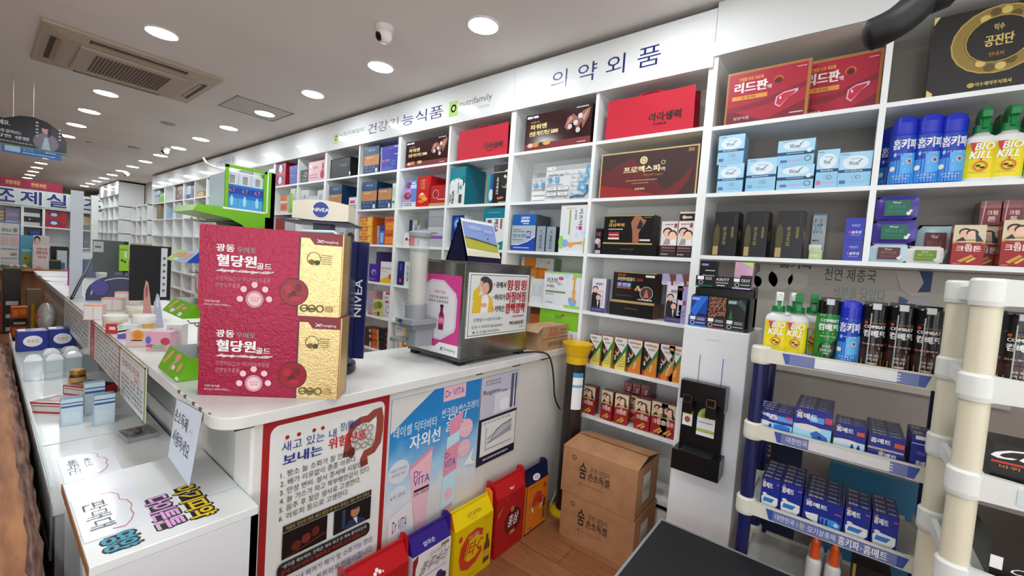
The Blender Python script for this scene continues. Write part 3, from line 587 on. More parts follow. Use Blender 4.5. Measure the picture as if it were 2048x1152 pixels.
b = B(); b.add(vs, fs, CRM); b.art((-.098, -.0605, .568), (.196, 0, 0), (0, 0, .065), [('c', .52, .53, .46, W), ('c', .52, .53, .43, M('#1b2f8c', .3)), ('T', 'NIVEA', .375, .42, .665, .62, W, 0, 0, .02)]); b.build('header', t)
# ---------------------------------------------------------------- the green plaster stand
GRN = M('#6fb51e', .35); GRL = M('#a9d88a', .3); GWH = M('#d5e8cf', .35); SKN = M('#d99a7c', .5); GDK = M('#3a4a44', .4)
GX0, GX1 = -1.885, -1.645
t = thing('plaster_display_stand', 'green tiered counter display stand hung with plaster packets', 'display stand', (-1.765, .52, .9))
lx = lambda x: x + 1.765
ly = lambda y: y - .52
lz = lambda z: z - .9
hw = .12
def yz(pts, x): return [(x, ly(y), lz(z)) for y, z in pts]
side = [(.42, 1.455), (.432, 1.477), (.632, 1.477), (.632, 1.622), (.662, 1.622), (.662, .90), (.60, .90), (.60, 1.36), (.585, 1.40), (.56, 1.425), (.52, 1.442)]
b = B(); b.prism(yz(side, hw), (-.006, 0, 0), GRN); b.prism(yz(side, -hw), (.006, 0, 0), GRN); b.build('side_panel', t)
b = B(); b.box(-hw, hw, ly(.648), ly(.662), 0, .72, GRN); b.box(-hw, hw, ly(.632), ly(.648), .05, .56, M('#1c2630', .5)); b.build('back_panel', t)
b = B(); b.add(yz([(.42, 1.455), (.432, 1.477), (.634, 1.477), (.634, 1.470), (.56, 1.44)], -hw) + yz([(.42, 1.455), (.432, 1.477), (.634, 1.477), (.634, 1.470), (.56, 1.44)], hw), [(0, 5, 6, 1), (1, 6, 7, 2), (2, 7, 8, 3), (3, 8, 9, 4), (4, 9, 5, 0)], GRL); b.build('canopy', t)
b = B()
for (y0, y1) in ((.505, .515), (.625, .635)): b.box(hw - .006, hw + .001, ly(y0), ly(y1), lz(1.477), lz(1.62), GRN)
b.box(hw - .006, hw + .001, ly(.505), ly(.635), lz(1.612), lz(1.622), GRN); b.box(hw, hw + .002, ly(.50), ly(.632), lz(1.472), lz(1.478), W).box(hw, hw + .002, ly(.634), ly(.638), lz(1.475), lz(1.62), W); b.build('bin_frame', t)
def tray(z0, z1, yf, yt, sidecol, els, name='tray', ydeep=.60):
    b = B(); P = [(yf, z0), (yt, z1), (ydeep, z1 - .004), (ydeep, z0)]
    b.add(yz([(yf, z0), (yt, z1)], -hw) + yz([(yf, z0), (yt, z1)], hw), [(0, 2, 3, 1)], GWH)
    b.add(yz(P, hw), [(0, 1, 2, 3)][0:1], sidecol); b.add(yz(P, -hw), [(3, 2, 1, 0)], sidecol)
    b.add(yz([(yt, z1), (ydeep, z1 - .004)], -hw) + yz([(yt, z1), (ydeep, z1 - .004)], hw), [(0, 2, 3, 1)], GDK)
    b.add(yz([(yf, z0), (ydeep, z0)], -hw) + yz([(yf, z0), (ydeep, z0)], hw), [(1, 3, 2, 0)], GDK)
    b.art((-hw, ly(yf), lz(z0)), (2 * hw, 0, 0), (0, yt - yf, z1 - z0), els)
    b.build(name, t)
G1 = [('r', 0, 0, 1, 1, GRN), ('p', [(.06, .3), (.22, .9), (.34, .9), (.18, .3)], SKN), ('e', .58, .78, .11, .16, SKN), ('p', [(.44, .25), (.55, .7), (.64, .7), (.52, .2)], SKN), ('c', .82, .48, .2, SKN), ('r', .55, .28, .66, .44, W), ('r', .86, .04, 1, .16, W)]
G2 = [('r', 0, 0, 1, 1, GRN), ('p', [(.1, .3), (.2, .9), (.3, .9), (.2, .3)], SKN), ('p', [(.4, .2), (.52, .8), (.62, .8), (.5, .2)], SKN), ('r', .3, .12, .45, .35, W), ('r', .7, .08, .85, .3, W), ('e', .75, .6, .08, .12, SKN)]
G3 = [('r', 0, 0, 1, 1, GWH), ('r', .0, 0, .5, 1, M('#a3cf6c', .4)), ('r', .5, 0, 1, 1, M('#8fb8e0', .4)), ('p', [(.1, .35), (.15, .85), (.35, .85), (.3, .3)], SKN), ('e', .55, .6, .14, .25, SKN), ('p', [(.7, .2), (.74, .8), (.9, .8), (.86, .2)], SKN), ('r', .35, .1, .5, .3, W)]
tray(.901, .975, .392, .425, GRN, G1); tray(1.105, 1.15, .40, .435, GRN, G2); tray(1.285, 1.322, .405, .44, M('#2a4fb0', .35), G3)
for z in (1.06, 1.245, 1.43):
    for x in (-.07, 0, .07): b = B(); b.tube([(x, ly(.632), lz(z)), (x, ly(.47), lz(z)), (x, ly(.462), lz(z) + .012)], .0022, M('#b9bcbc', .2, .9), 6); b.build('hook', t)
# packets hanging from the hooks
def packet(loc, rz, cols, label, w=.055, h=.135):
    t = thing('plaster_packet', label, 'packet', loc, rz, 'plaster packets on the green stand')
    b = B(); b.box(-w / 2, w / 2, -.004, .004, -h, 0, M('#dfe2df', .3)); b.art((-w / 2, -.004, -h), (w, 0, 0), (0, 0, h), cols); b.build('card', t)
    return t
PA = [('r', 0, 0, 1, .62, M('#35a04a', .4)), ('r', .2, .70, .8, .92, W), ('r', .3, .74, .34, .9, INK), ('r', .42, .74, .48, .9, INK), ('r', .55, .74, .58, .9, INK), ('r', .64, .74, .70, .9, INK), ('T', 'A.T', .3, .42, .7, .5, M('#c9e36a', .4))]
PB = [('r', 0, 0, 1, .4, M('#cfe0c0', .4)), ('p', [(.15, .55), (.3, .9), (.6, .85), (.5, .5)], SKN), ('r', .2, .1, .8, .3, M('#d8c23a', .4)), ('e', .7, .5, .15, .08, M('#7fb05a', .4))]
PCx = [('r', 0, 0, 1, 1, M('#e6d6dc', .4)), ('p', [(.2, .6), (.35, .85), (.7, .8), (.6, .55)], SKN), ('r', .2, .45, .8, .52, M('#4a62a8', .4)), ('r', .3, .08, .8, .36, SKN)]
for (z, y, L) in ((1.245, .49, ((-.075, PB, 'with a skin-toned patch, middle row left'), (-.02, PA, 'green with a barcode, middle row centre'), (.045, PB, 'with a skin-toned patch, middle row right'))), (1.06, .50, ((-.06, PB, 'striped yellow and green, bottom row left'), (.03, PCx, 'pale pink, bottom row right'))), (1.425, .49, ((-.04, PB, 'orange and green, top row behind the gift boxes'), (.05, PB, 'orange and green, top row at the far side')))):
    for x, c, lb in L: packet((-1.765 + x, y, z), .12 * (x > 0) - .05, c, 'plaster packet %s of the green stand' % lb)
BB = M('#1f5fb0', .3)
for k in range(3):
    els = [('r', 0, 0, 1, .68, M('#2a6fc2', .3)), ('r', 0, 0, 1, .30, M('#4aa6d8', .3)), ('r', 0, .42, 1, .60, M('#2148a0', .3)), ('r', .25, .70, .8, .97, W)] + [('r', .3, .72 + j * .03, .72, .735 + j * .03, INK) for j in range(8)] + [('T', 'A.T', .25, .46, .75, .57, M('#e08898', .4)), ('e', .5, .22, .14, .15, M('#9fd6ee', .3))]
    b = B(); w, h = .038, .118; b.box(-w / 2, w / 2, 0, .16, 0, h, M('#c3d2e0', .35)); b.art((-w / 2, 0, 0), (w, 0, 0), (0, 0, h), els)
    tag(b.build('plaster_box', loc=(-1.652, .527 + k * .039 - .0, 1.478), rz=PI / 2), 'blue and white plaster box in the top bin of the green stand, %s of three' % ('left', 'middle', 'right')[k], 'box', 'blue plaster boxes on the green stand')
tag(B().tube([(-1.86, .50, 1.66), (-1.84, .505, 1.64), (-1.80, .52, 1.625), (-1.67, .60, 1.60), (-1.66, .62, 1.60)], .004, M('#d8d8d4', .4), 8).build('white_rod', loc=(0, 0, 0)), 'thin bent white rod sticking up from the green stand', 'rod')
# ---------------------------------------------------------------- the steel drink warmer with cups
STEEL = noise_mat('brushed_steel', '#8d8d8c', '#a9a9a8', scale=(1, 1, 40), nscale=20, rough=.16, metal=1.0)
MX0, MX1, MY0, MY1 = -1.62, -1.272, 1.285, 1.765
t = thing('drink_warmer', 'stainless steel drink warmer cabinet with a pink front on the counter', 'drink warmer', (-1.446, 1.525, .9))
b = B(); b.box(-.174, .174, -.24, .24, .022, .452, STEEL); b.box(-.18, .18, -.246, .246, .446, .456, STEEL); b.box(-.178, .178, -.244, .244, .018, .03, M('#6f7071', .3, .9)); b.build('steel_body', t, bevel=.003)
b = B()
for sx in (-.15, .15):
    for sy in (-.215, .215): b.box(sx - .018, sx + .018, sy - .018, sy + .018, 0, .02, M('#111113', .6))
b.build('rubber_feet', t)
PINK = M('#c93a86', .35)
b = B(); els = [('r', 0, 0, 1, 1, PINK), ('p', [(.38, .93), (.64, .93), (.90, .78), (.93, .70), (.93, .36), (.90, .30), (.64, .17), (.38, .17), (.12, .30), (.12, .80)], M('#cfc6cf', .4)), ('p', [(.40, .90), (.62, .90), (.87, .76), (.89, .70), (.89, .38), (.87, .33), (.62, .20), (.40, .20), (.15, .32), (.15, .78)], M('#d9d6da', .4)),
     ('p', [(0, 0), (1, 0), (1, .14), (.62, .14), (.52, .075), (0, .075)], W), ('T', 'Kwangdong', .72, .04, .95, .09, INK), ('p', [(.64, .04), (.66, .065), (.64, .09), (.655, .09), (.67, .07), (.685, .09), (.70, .08), (.68, .065), (.70, .04), (.685, .04), (.67, .06), (.655, .04)], INK),
     ('T', '흔들어 없는', .45, .76, .70, .80, M('#b23a74', .4)), ('T', '따뜻하게 공동한잔', .35, .69, .76, .725, INK), ('T', '비타민 공동쌍화탕', .35, .64, .76, .675, INK),
     ('p', [(.58, .30), (.68, .30), (.69, .48), (.66, .53), (.66, .60), (.605, .60), (.605, .53), (.58, .48)], M('#7a1e52', .25)), ('r', .60, .585, .665, .62, M('#2a0f1e', .3)), ('r', .582, .37, .688, .47, M('#d0408c', .3)), ('T', '쌍화', .595, .39, .675, .45, W)]
b.art((-.155, -.2405, .035), (.315, 0, 0), (0, 0, .355), els, e=.00018); b.build('pink_front', t)
# the sign stuck on its side
a_ = onx(942, 543, MX1); c_ = onx(1048, 668, MX1)
b = B(); y0, y1, z0, z1 = yat(932, MX1 + .01, 1.0), yat(1052, MX1 + .01, 1.0), zat(678, MX1 + .01, yat(933, MX1 + .01, 1.0)), zat(545, MX1 + .01, yat(940, MX1 + .01, 1.3))
SR = M('#b0202c', .4); YL = M('#dbb52c', .4); SK = M('#d9a88e', .5); HG = M('#3b3a3c', .6); GF = M('#2d5a44', .4)
b.box(-.004, 0, 0, y1 - y0, 0, z1 - z0, W)
els = [('r', .018, .025, .982, .975, GF), ('r', .026, .036, .974, .964, PW),
       ('p', [(.06, .38), (.08, .62), (.16, .66), (.30, .66), (.36, .60), (.40, .38)], YL), ('p', [(.06, .58), (.07, .72), (.14, .80), (.18, .74), (.12, .60)], YL), ('p', [(.19, .38), (.20, .64), (.27, .68), (.31, .58), (.30, .38)], W), ('e', .27, .80, .085, .13, HG), ('e', .245, .77, .055, .10, SK), ('e', .23, .90, .07, .05, HG), ('p', [(.13, .76), (.16, .86), (.20, .88), (.19, .80)], SK), ('e', .235, .50, .05, .035, SK), ('r', .215, .66, .265, .70, SK)]
for k, (s1, s2, c) in enumerate((('귀에서', '윙윙윙', .83), ('머리가', '어질어질', .63), ('기억은', '깜빡깜빡', .44))):
    els += [('c', .375, c, .012, SR), ('T', s1, .40, c - .06, .57, c + .04, INK, 0, 0, .02), ('T', s2, .585, c - .10, .94, c + .075, SR, 0, 0, .025)]
els += [('T', '은행잎 + 나토키나제 +', .09, .245, .55, .30, M('#27306e', .4)), ('T', '당귀 + 비타민 B6,B9,B12', .07, .135, .56, .19, M('#27306e', .4)), ('T', '● 1일 1회, 물과 함께 간편하게', .09, .06, .50, .10, INK), ('T', '140,000원', .72, .27, .92, .31, INK), ('r', .71, .285, .93, .291, SR), ('T', '90,000원', .67, .14, .93, .215, INK, 0, 0, .01), ('T', '(2개월)', .85, .08, .93, .115, INK)]
b.art((0, 0, 0), (0, y1 - y0, 0), (0, 0, z1 - z0), els, e=.00016)
tag(b.build('price_sign', loc=(MX1 + .0045, y0, z0)), 'green-framed white price sign with a woman in yellow, stuck on the drink warmer', 'sign')
# cup dispenser on the pink front
GP = M('#8b8f92', .4); GP2 = M('#74787b', .4)
cx, cy = -1.478, 1.20
t = thing('cup_dispenser', 'clear tube dispenser full of white paper cups on the drink warmer', 'cup dispenser', (cx, cy, 0))
B().lathe([(.043, 1.12), (.043, 1.455)], M('#c9cfd2', .05, alpha=.25), 28, cap=False).build('clear_tube', t)
B().lathe([(.048, 1.445), (.05, 1.45), (.05, 1.465), (.046, 1.47), (.0001, 1.471)], GP, 28).build('lid', t)
b = B(); b.lathe([(.047, 1.085), (.047, 1.15), (.0445, 1.152)], GP, 28, cap=False); b.box(-.06, .06, -.065, .075, 1.065, 1.09, GP); b.box(-.05, .05, -.05, .08, 1.045, 1.066, GP2); b.box(-.034, .034, -.02, .078, .965, 1.05, GP); b.build('bracket', t, bevel=.004)
b = B(); b.lathe([(.012, 1.075), (.012, 1.086)], M('#202a6e', .3), 16, T=Matrix.Translation((-.03, -.069 - 1.08, 1.078)) @ Matrix.Rotation(-PI / 2, 4, 'X') @ Matrix.Translation((0, 0, -0.0)) @ Matrix.Scale(1, 4)); 
b = B(); b.ball((-.02, -.066, 1.078), .012, M('#202a6e', .3), sc=(1.3, .5, .8)); b.build('badge', t)
b = B(); b.lathe([(.036, .985), (.038, .99), (.038, 1.0)], GP2, 20, c=(-.045, -.05, 0)); b.build('cup_rest', t)
cup = B(); 
for k in range(30):
    z = 1.125 + k * .0085; cup.lathe([(.0345, z), (.037, z + .0062), (.0385, z + .007), (.0385, z + .0082), (.036, z + .0085)], M('#dcd8cd', .6), 20, cap=(k == 29))
tag(cup.build('paper_cups', loc=(cx, cy, 0)), 'white paper cups nested in a tall stack inside the clear dispenser tube', 'cups')
# desk calendar on the warmer
zb = 1.3565
def on_tilt(px, py, x): return onx(px, py, x)
ya, yb_ = yat(936, -1.36, zb), yat(1003, -1.36, zb)
t = thing('desk_calendar', 'tent desk calendar with a field landscape photo, on top of the drink warmer', 'calendar', (-1.36, ya, zb))
wd = yb_ - ya; hh = .20
b = B(); b.prism([(0, 0, 0), (-.012, 0, .0), (-.075, 0, hh), (-.07, 0, hh)], (0, wd, 0), NVD); b.prism([(-.14, 0, 0), (-.15, 0, 0), (-.075, 0, hh), (-.07, 0, hh)], (0, wd, 0), NVD)
b.add([(0, 0, 0), (-.072, 0, hh), (-.15, 0, 0)], [(0, 1, 2)], NVD); b.build('navy_easel', t)
SKY2 = M('#7f95c9', .4); FLD = M('#a9a63a', .5)
b = B(); o = Vector((.0012, .002, .002)); up = Vector((-.072, 0, hh)); uu = Vector((0, wd - .004, 0))
b.art(o, uu, up, [('r', 0, .12, 1, 1, W), ('r', .02, .30, .98, .93, SKY2), ('p', [(.02, .30), (.98, .24), (.98, .42), (.5, .50), (.02, .58)], FLD), ('p', [(.02, .56), (.3, .55), (.6, .50), (.98, .44), (.98, .40), (.5, .48), (.02, .54)], M('#3e4a2c', .6)), ('e', .70, .57, .025, .02, M('#2e3a2a', .6)), ('r', .697, .48, .703, .56, M('#2e3a2a', .6)), ('r', .02, .12, .98, .25, M('#d6d2b8', .4)), ('e', .35, .8, .2, .06, M('#9aaad4', .5)), ('e', .75, .75, .15, .05, M('#93a5d2', .5))], e=.0003)
b.build('picture_sheet', t)
b = B()
for k in range(14): b.lathe([(.0055, -.0008), (.0055, .0008)], M('#c8c8c8', .2, .9), 8, T=Matrix.Translation((-.0725, wd * (k + .5) / 14, hh - .001)) @ Matrix.Rotation(PI / 2, 4, 'X'))
b.build('spiral', t)
# power cord
pts = [(-1.30, 1.70, .906), (-1.262, 1.79, .906), (-1.235, 1.83, .907), (-1.20, 1.87, .895), (-1.188, 1.90, .84), (-1.187, 1.93, .75), (-1.186, 1.95, .66), (-1.183, 1.985, .60), (-1.18, 2.01, .575)]
def smooth(p, n=6):
    P = [Vector(q) for q in p]; o = []
    for i in range(len(P) - 1):
        a, b_, c, d = P[max(i - 1, 0)], P[i], P[i + 1], P[min(i + 2, len(P) - 1)]
        for k in range(n):
            s = k / n; o.append(.5 * ((2 * b_) + (c - a) * s + (2 * a - 5 * b_ + 4 * c - d) * s * s + (3 * b_ - a - 3 * c + d) * s ** 3))
    return o + [P[-1]]
tag(B().tube(smooth(pts), .0045, M('#0e0e10', .4), 8).build('power_cord'), 'black power cord looping down from the drink warmer over the counter edge', 'cord')
tag(B().tube(smooth([(-1.20, 2.125, .62), (-1.215, 2.118, .45), (-1.212, 2.12, .3), (-1.205, 2.115, .15), (-1.21, 2.10, .07), (-1.20, 2.02, .006)]), .006, M('#b9bab8', .4), 8).build('wall_cable'), 'pale grey cable running down the corner between counter and shelves', 'cable')
# small cardboard box on the counter end
KR = noise_mat('kraft_card', '#a5815c', '#b08c66', nscale=30, rough=.75)
p0 = onz(1083, 704, .9); p1 = onz(1125, 692, .9)
bw = p1.y - p0.y; bh = zat(655, p0.x, p0.y) - .9
t = thing('carton', 'small opened brown carton reading 블루베리 골드 at the counter end', 'carton', (p0.x, p0.y, .9))
b = B(); b.box(-.13, 0, 0, bw, 0, bh * .52, KR).box(-.128, -.002, .002, bw - .002, bh * .52, bh, KR)
b.art((0, 0, 0), (0, bw, 0), (0, 0, bh), [('T', '블루베리 골드', .22, .16, .86, .36, INK), ('r', .0, .49, 1, .515, M('#5d4128', .7)), ('T', '↑↑T', .25, .80, .60, .92, M('#9b3a2c', .5)), ('r', .22, .60, .60, .76, M('#b06a52', .6)), ('l', .68, .66, .92, .04, M('#6a4a30', .6)), ('l', .68, .78, .92, .05, M('#6a4a30', .6))])
for k in range(9): b.art((-.125, 0, bh * .12), (.10, 0, 0), (0, 0, bh * .7), [('l', .1, .08 + k * .1, .9, .03, M('#6a4a30', .7))])
b.build('box', t)
B().prism([(-.13, .0, bh), (0, 0, bh), (.005, -.055, bh - .028), (-.13, -.055, bh - .028)], (0, 0, .003), KR).build('flap', t)
# ---------------------------------------------------------------- juice gift cartons on the floor along the counter
def juice(y0, y1, h, top, col, tcol, els, label, name='juice_carton', tabcol=None, tels=()):
    w = y1 - y0; d = .085; t = thing(name, label, 'gift carton', (-1.144, y0, 0), group='handled juice cartons along the counter')
    b = B(); b.box(-d, 0, 0, w, 0, h, col)
    b.art((0, 0, 0), (0, w, 0), (0, 0, h), els); b.build('body', t)
    hr = top - h; b = B()
    b.add([(0, 0, h), (0, w, h), (-d / 2 + .006, w, h + hr), (-d / 2 + .006, 0, h + hr), (-d, 0, h), (-d, w, h), (-d / 2 - .006, w, h + hr), (-d / 2 - .006, 0, h + hr)], [(0, 1, 2, 3), (5, 4, 7, 6), (3, 2, 6, 7), (0, 3, 7, 4), (1, 5, 6, 2)], tcol)
    b.box(-d / 2 - .004, -d / 2 + .004, .0, w, h + hr, h + hr + .012, tcol)
    if tels: b.art((0, 0, h), (0, w, 0), (-d / 2 + .006, 0, hr), tels)
    b.build('gable_top', t)
    tc2 = tabcol or tcol
    for yy in (0, w):
        s = -1 if yy == 0 else 1; b = B()
        b.prism([(-.005, yy, h), (-d + .005, yy, h), (-d / 2 - .022, yy + s * .009, h + hr + .02), (-d / 2, yy + s * .01, h + hr + .028), (-d / 2 + .022, yy + s * .009, h + hr + .02)], (0, -s * .0015, 0), tc2)
        b.build('end_tab', t)
    return t
JR = M('#a8151d', .3); OG = M('#d9791e', .35)
juice(.735, .965, .262, .315, JR, M('#b5161f', .3), [('T', '홍삼', .3, .4, .7, .6, W)], 'red gable-topped gift carton with a white flower emblem, nearest along the counter', tels=[('c', .42, .28, .10, W), ('c', .50, .28, .10, W), ('c', .46, .42, .10, W), ('c', .55, .22, .06, M('#e8b8b4', .4)), ('c', .36, .22, .06, M('#e8b8b4', .4))])
VI = M('#33207a', .3)
juice(.985, 1.175, .257, .31, M('#dcdcdc', .35), VI, [('p', [(0, 0), (0, .95), (.13, 1), (.13, .9), (.08, .8), (.08, 0)], M('#8a1f24', .35)), ('T', '블루베리', .22, .66, .90, .84, INK, 0, .2), ('T', '건강이 내리는 숲', .42, .86, .86, .93, M('#8c3a54', .4)), ('l', .3, .6, .9, .012, M('#6a5a8a', .4)), ('c', .72, .48, .07, M('#43255c', .3)), ('c', .82, .42, .07, M('#2f1d4c', .3)), ('c', .64, .40, .06, M('#43255c', .3)), ('r', .72, .92, .94, .97, M('#8a7a4c', .4)), ('T', '함유 안토시아닌', .2, .2, .7, .26, INK)], 'white and violet gift carton of blueberry juice with a violet gable top', tels=[('T', '엄마손', .3, .22, .6, .48, W)])
juice(1.20, 1.435, .252, .305, M('#d9b800', .3), M('#e0c400', .3), [('p', [(.18, .28), (.12, .48), (.16, .68), (.32, .82), (.56, .86), (.74, .78), (.72, .66), (.56, .74), (.38, .70), (.26, .56), (.27, .42), (.36, .34), (.56, .36), (.70, .46), (.74, .38), (.58, .25), (.36, .20)], M('#c43a26', .35)), ('T', '비타·C', .20, .42, .72, .66, M('#b02a22', .35), 0, .15, .02), ('T', '맛있는 영양을', .34, .72, .62, .79, M('#e8c9a8', .4)), ('e', .14, .82, .05, .05, M('#c43a26', .35)), ('p', [(.78, .10), (.95, .12), (.95, .44), (.90, .52), (.90, .62), (.83, .62), (.83, .52), (.78, .42)], M('#6a3a1c', .3)), ('r', .785, .2, .945, .34, M('#cf9a3c', .4)), ('l', .2, .08, .6, .012, M('#8a6a14', .5)), ('l', .75, .92, .95, .015, M('#a86a10', .5))], 'yellow gift carton of vitamin drink with an orange tab, third along the counter', tabcol=M('#e0782a', .35), tels=[('T', 'VITAMIN', .35, .35, .72, .62, M('#8a1f1c', .4)), ('T', '비타C', .42, .14, .58, .28, M('#b06a14', .4))])
juice(1.462, 1.675, .280, .335, JR, M('#b5161f', .3), [('c', .60, .48, .23, M('#5f1014', .35)), ('T', '홍삼', .42, .40, .78, .60, W, 0, .15, .015), ('c', .55, .70, .05, M('#a87a4a', .4)), ('r', .5, .26, .68, .32, M('#b08a52', .4)), ('p', [(.05, .74), (.34, .92), (.36, .96), (.05, .68)], M('#b98a52', .3))], 'red gift carton of red ginseng drink, fourth along the counter', tels=[('c', .5, .3, .07, W), ('c', .55, .25, .06, W), ('c', .6, .3, .05, W)])
juice(1.692, 1.885, .255, .305, OG, M('#141838', .3), [('r', 0, 0, .03, 1, M('#141838', .3)), ('r', 0, 0, 1, .03, M('#141838', .3)), ('c', .52, .55, .21, W), ('c', .52, .60, .185, M('#c8402a', .35)), ('c', .52, .45, .13, OG), ('T', '비타500', .20, .48, .80, .66, M('#b8281e', .35), 0, .15, .03), ('c', .84, .84, .06, M('#c8402a', .35)), ('e', .86, .45, .07, .12, M('#6a3a1c', .35)), ('r', .80, .12, .94, .32, M('#8a4a1c', .4)), ('l', .1, .92, .45, .02, M('#8a4a10', .5)), ('r', .2, .07, .35, .1, M('#c02a20', .4))], 'orange and navy gift carton of vitamin drink, last by the corner', tels=[('e', .5, .35, .16, .25, W), ('e', .5, .35, .12, .17, M('#d8b0b8', .4))])
# ---------------------------------------------------------------- wet umbrella bag stand
YEL = M('#d9ad10', .35)
t = thing('umbrella_bag_stand', 'tall dark umbrella bag stand with a yellow funnel top in the corner', 'umbrella stand', (-1.115, 2.035, 0))
B().lathe([(.085, 0), (.085, .012), (.07, .022), (.05, .03)], YEL, 28).build('base', t)
B().lathe([(.054, .025), (.054, .875)], M('#2a211d', .18), 28).build('tube', t)
b = B(); b.lathe([(.057, .845), (.058, .885), (.062, .89), (.085, .955), (.083, .956), (.058, .895)], YEL, 28, cap=False); b.build('funnel', t)
T = Matrix.Rotation(.85, 4, 'Z')
b = B(); ring = [(.0548 * math.cos(-PI / 2 + a), .0548 * math.sin(-PI / 2 + a)) for a in [(-.55 + 1.1 * i / 6) for i in range(7)]]
for z0, z1, m in ((.60, .80, W), (.775, .80, M('#3f8fc0', .4)), (.72, .735, M('#6fa8c8', .4))):
    k = 1.0 if m is W else 1.004
    b.add([(x * k, y * k, z0) for x, y in ring] + [(x * k, y * k, z1) for x, y in ring], [(i, i + 1, 8 + i, 7 + i) for i in range(6)], m, T=T)
b.art((-.022, -.0552, .66), (.014, 0, 0), (0, 0, .08), [('e', .5, .85, .4, .14, INK), ('p', [(.2, .1), (.3, .75), (.75, .75), (.7, .1)], INK)], start=8); b.build('instruction_label', t)
# ---------------------------------------------------------------- cartons on the floor
def bigbox(z, x0, x1, y0, y1, h, label, flap):
    t = thing('cardboard_carton', label, 'carton', (x0, y0, z), group='brown cartons by the shelves'); w, d = x1 - x0, y1 - y0
    CBD = KR2
    b = B(); b.box(0, w, 0, d, 0, h, CBD)
    u = lambda px: px
    b.art((0, 0, 0), (w, 0, 0), (0, 0, h), [('o', .165, .80, .055, .012, INK), ('o', .165, .80, .036, .006, INK), ('T', '숨', .25, .42, .345, .76, INK, 0, 0, .025), ('T', '유한 데일리', .40, .62, .66, .73, INK), ('T', '손소독겔', .375, .43, .66, .60, INK, 0, 0, .012), ('T', 'www.snoop.co.kr', .30, .285, .58, .325, M('#6a4630', .6)), ('c', .275, .305, .02, M('#6a4630', .6))])
    b.art((w, 0, 0), (0, d, 0), (0, 0, h), [('r', .28, .22, .62, .80, M('#b9b9b4', .5)), ('r', .30, .62, .60, .78, M('#d3d3cf', .5)), ('l', .32, .5, .58, .02, INK), ('l', .32, .44, .58, .02, INK), ('r', 0, 0, 1, .02, M('#7a5638', .7))])
    b.build('box', t)
    b = B()
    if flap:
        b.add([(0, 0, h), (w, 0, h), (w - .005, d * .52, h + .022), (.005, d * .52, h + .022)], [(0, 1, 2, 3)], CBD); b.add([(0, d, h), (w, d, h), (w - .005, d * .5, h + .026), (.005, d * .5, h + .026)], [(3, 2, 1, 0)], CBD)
        b.add([(w, 0, h), (w, d, h), (w - .005, d * .5, h + .024)], [(0, 1, 2)], M('#2e2018', .9))  # opening under the lifted flaps, its shade painted dark
        b.art((.03, d * .30, h + .0125), (.16, 0, 0), (0, d * .1, .004), [('r', 0, 0, 1, 1, M('#c9a982', .25))])
    else: b.add([(0, 0, h + .0005), (w, 0, h + .0005), (w, d, h + .0005), (0, d, h + .0005)], [(0, 1, 2, 3)], CBD)
    b.build('top_flaps', t); return t
KR2 = noise_mat('corrugated_card', '#9c6f4a', '#ab7d57', nscale=12, rough=.75)
bigbox(0, -1.03, -.645, 1.843, 2.118, .2335, 'brown hand gel carton marked 숨, lower one of the stack on the floor', False)
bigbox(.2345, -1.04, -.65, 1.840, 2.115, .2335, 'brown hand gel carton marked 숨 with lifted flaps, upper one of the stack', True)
# ---------------------------------------------------------------- water dispenser
WX0, WX1, WY = -.502, -.262, 1.80
t = thing('water_dispenser', 'slim white floor-standing water dispenser with a black tap panel', 'water dispenser', (WX0, WY, 0)); w = WX1 - WX0
PLW = M('#dadcde', .3)
b = B(); b.box(0, w, 0, .33, .0, 1.158, PLW); b.art((0, 0, 0), (w, 0, 0), (0, 0, 1.158), [('T', 'COWAY', .37, .958, .60, .966, M('#a9abae', .4)), ('r', .30, .80, .312, .905, M('#55585c', .4)), ('r', .655, .80, .668, .905, M('#4a5fc0', .4)), ('c', .306, .79, .004, M('#b0b2b6', .4)), ('c', .66, .79, .004, M('#b0b2b6', .4))])
b.build('cabinet', t, bevel=.004)
BK = M('#0c0c0e', .25)
zt_, zb_ = zat(757, -.47, WY - .04), zat(912, -.49, WY - .06)
mx0, mx1 = .028, .185
b = B(); b.box(mx0, mx1, -.022, 0, zb_ + .04, zt_ - .01, BK); b.build('tap_panel', t, bevel=.003)
b = B(); b.box(mx0 - .002, mx1 + .004, -.06, -.02, zt_ - .075, zt_, BK); b.box(mx1 + .004, mx1 + .006, -.058, -.0, zt_ - .10, zt_ - .002, M('#7b8184', .3)); b.build('spout_housing', t, bevel=.003)
for k, xx in enumerate((mx0 + .032, mx0 + .118)):
    b = B(); b.box(xx - .018, xx + .018, -.075, -.055, zt_ - .125, zt_ - .07, BK); b.box(xx - .012, xx + .012, -.066, -.05, zt_ - .095, zt_ - .08, M('#b58f78', .25, .9)); b.build('spout', t)
    b = B()
    for (a0, a1, c0, c1) in ((-.017, .017, 0, .003), (-.017, .017, .029, .032), (-.017, -.014, 0, .032), (.014, .017, 0, .032)): b.box(xx + a0, xx + a1, -.079, -.076, zt_ - .082 + c0, zt_ - .082 + c1, CHROME)
    b.build('lever_frame', t)
b = B(); b.box(mx0 - .006, mx1 + .012, -.085, 0, zb_ - .035, zb_ + .045, BK); b.box(mx0 + .02, mx1 - .02, -.08, -.01, zb_ + .045, zb_ + .047, M('#1d1e21', .5)); b.build('drip_tray', t, bevel=.003)
b = B(); b.art((mx0 + .006, -.0225, zt_ - .19), (.038, 0, 0), (0, 0, .062), [('r', 0, 0, 1, 1, W), ('r', 0, .75, 1, 1, M('#d8953a', .4)), ('e', .5, .4, .3, .2, M('#a85a3a', .4))])
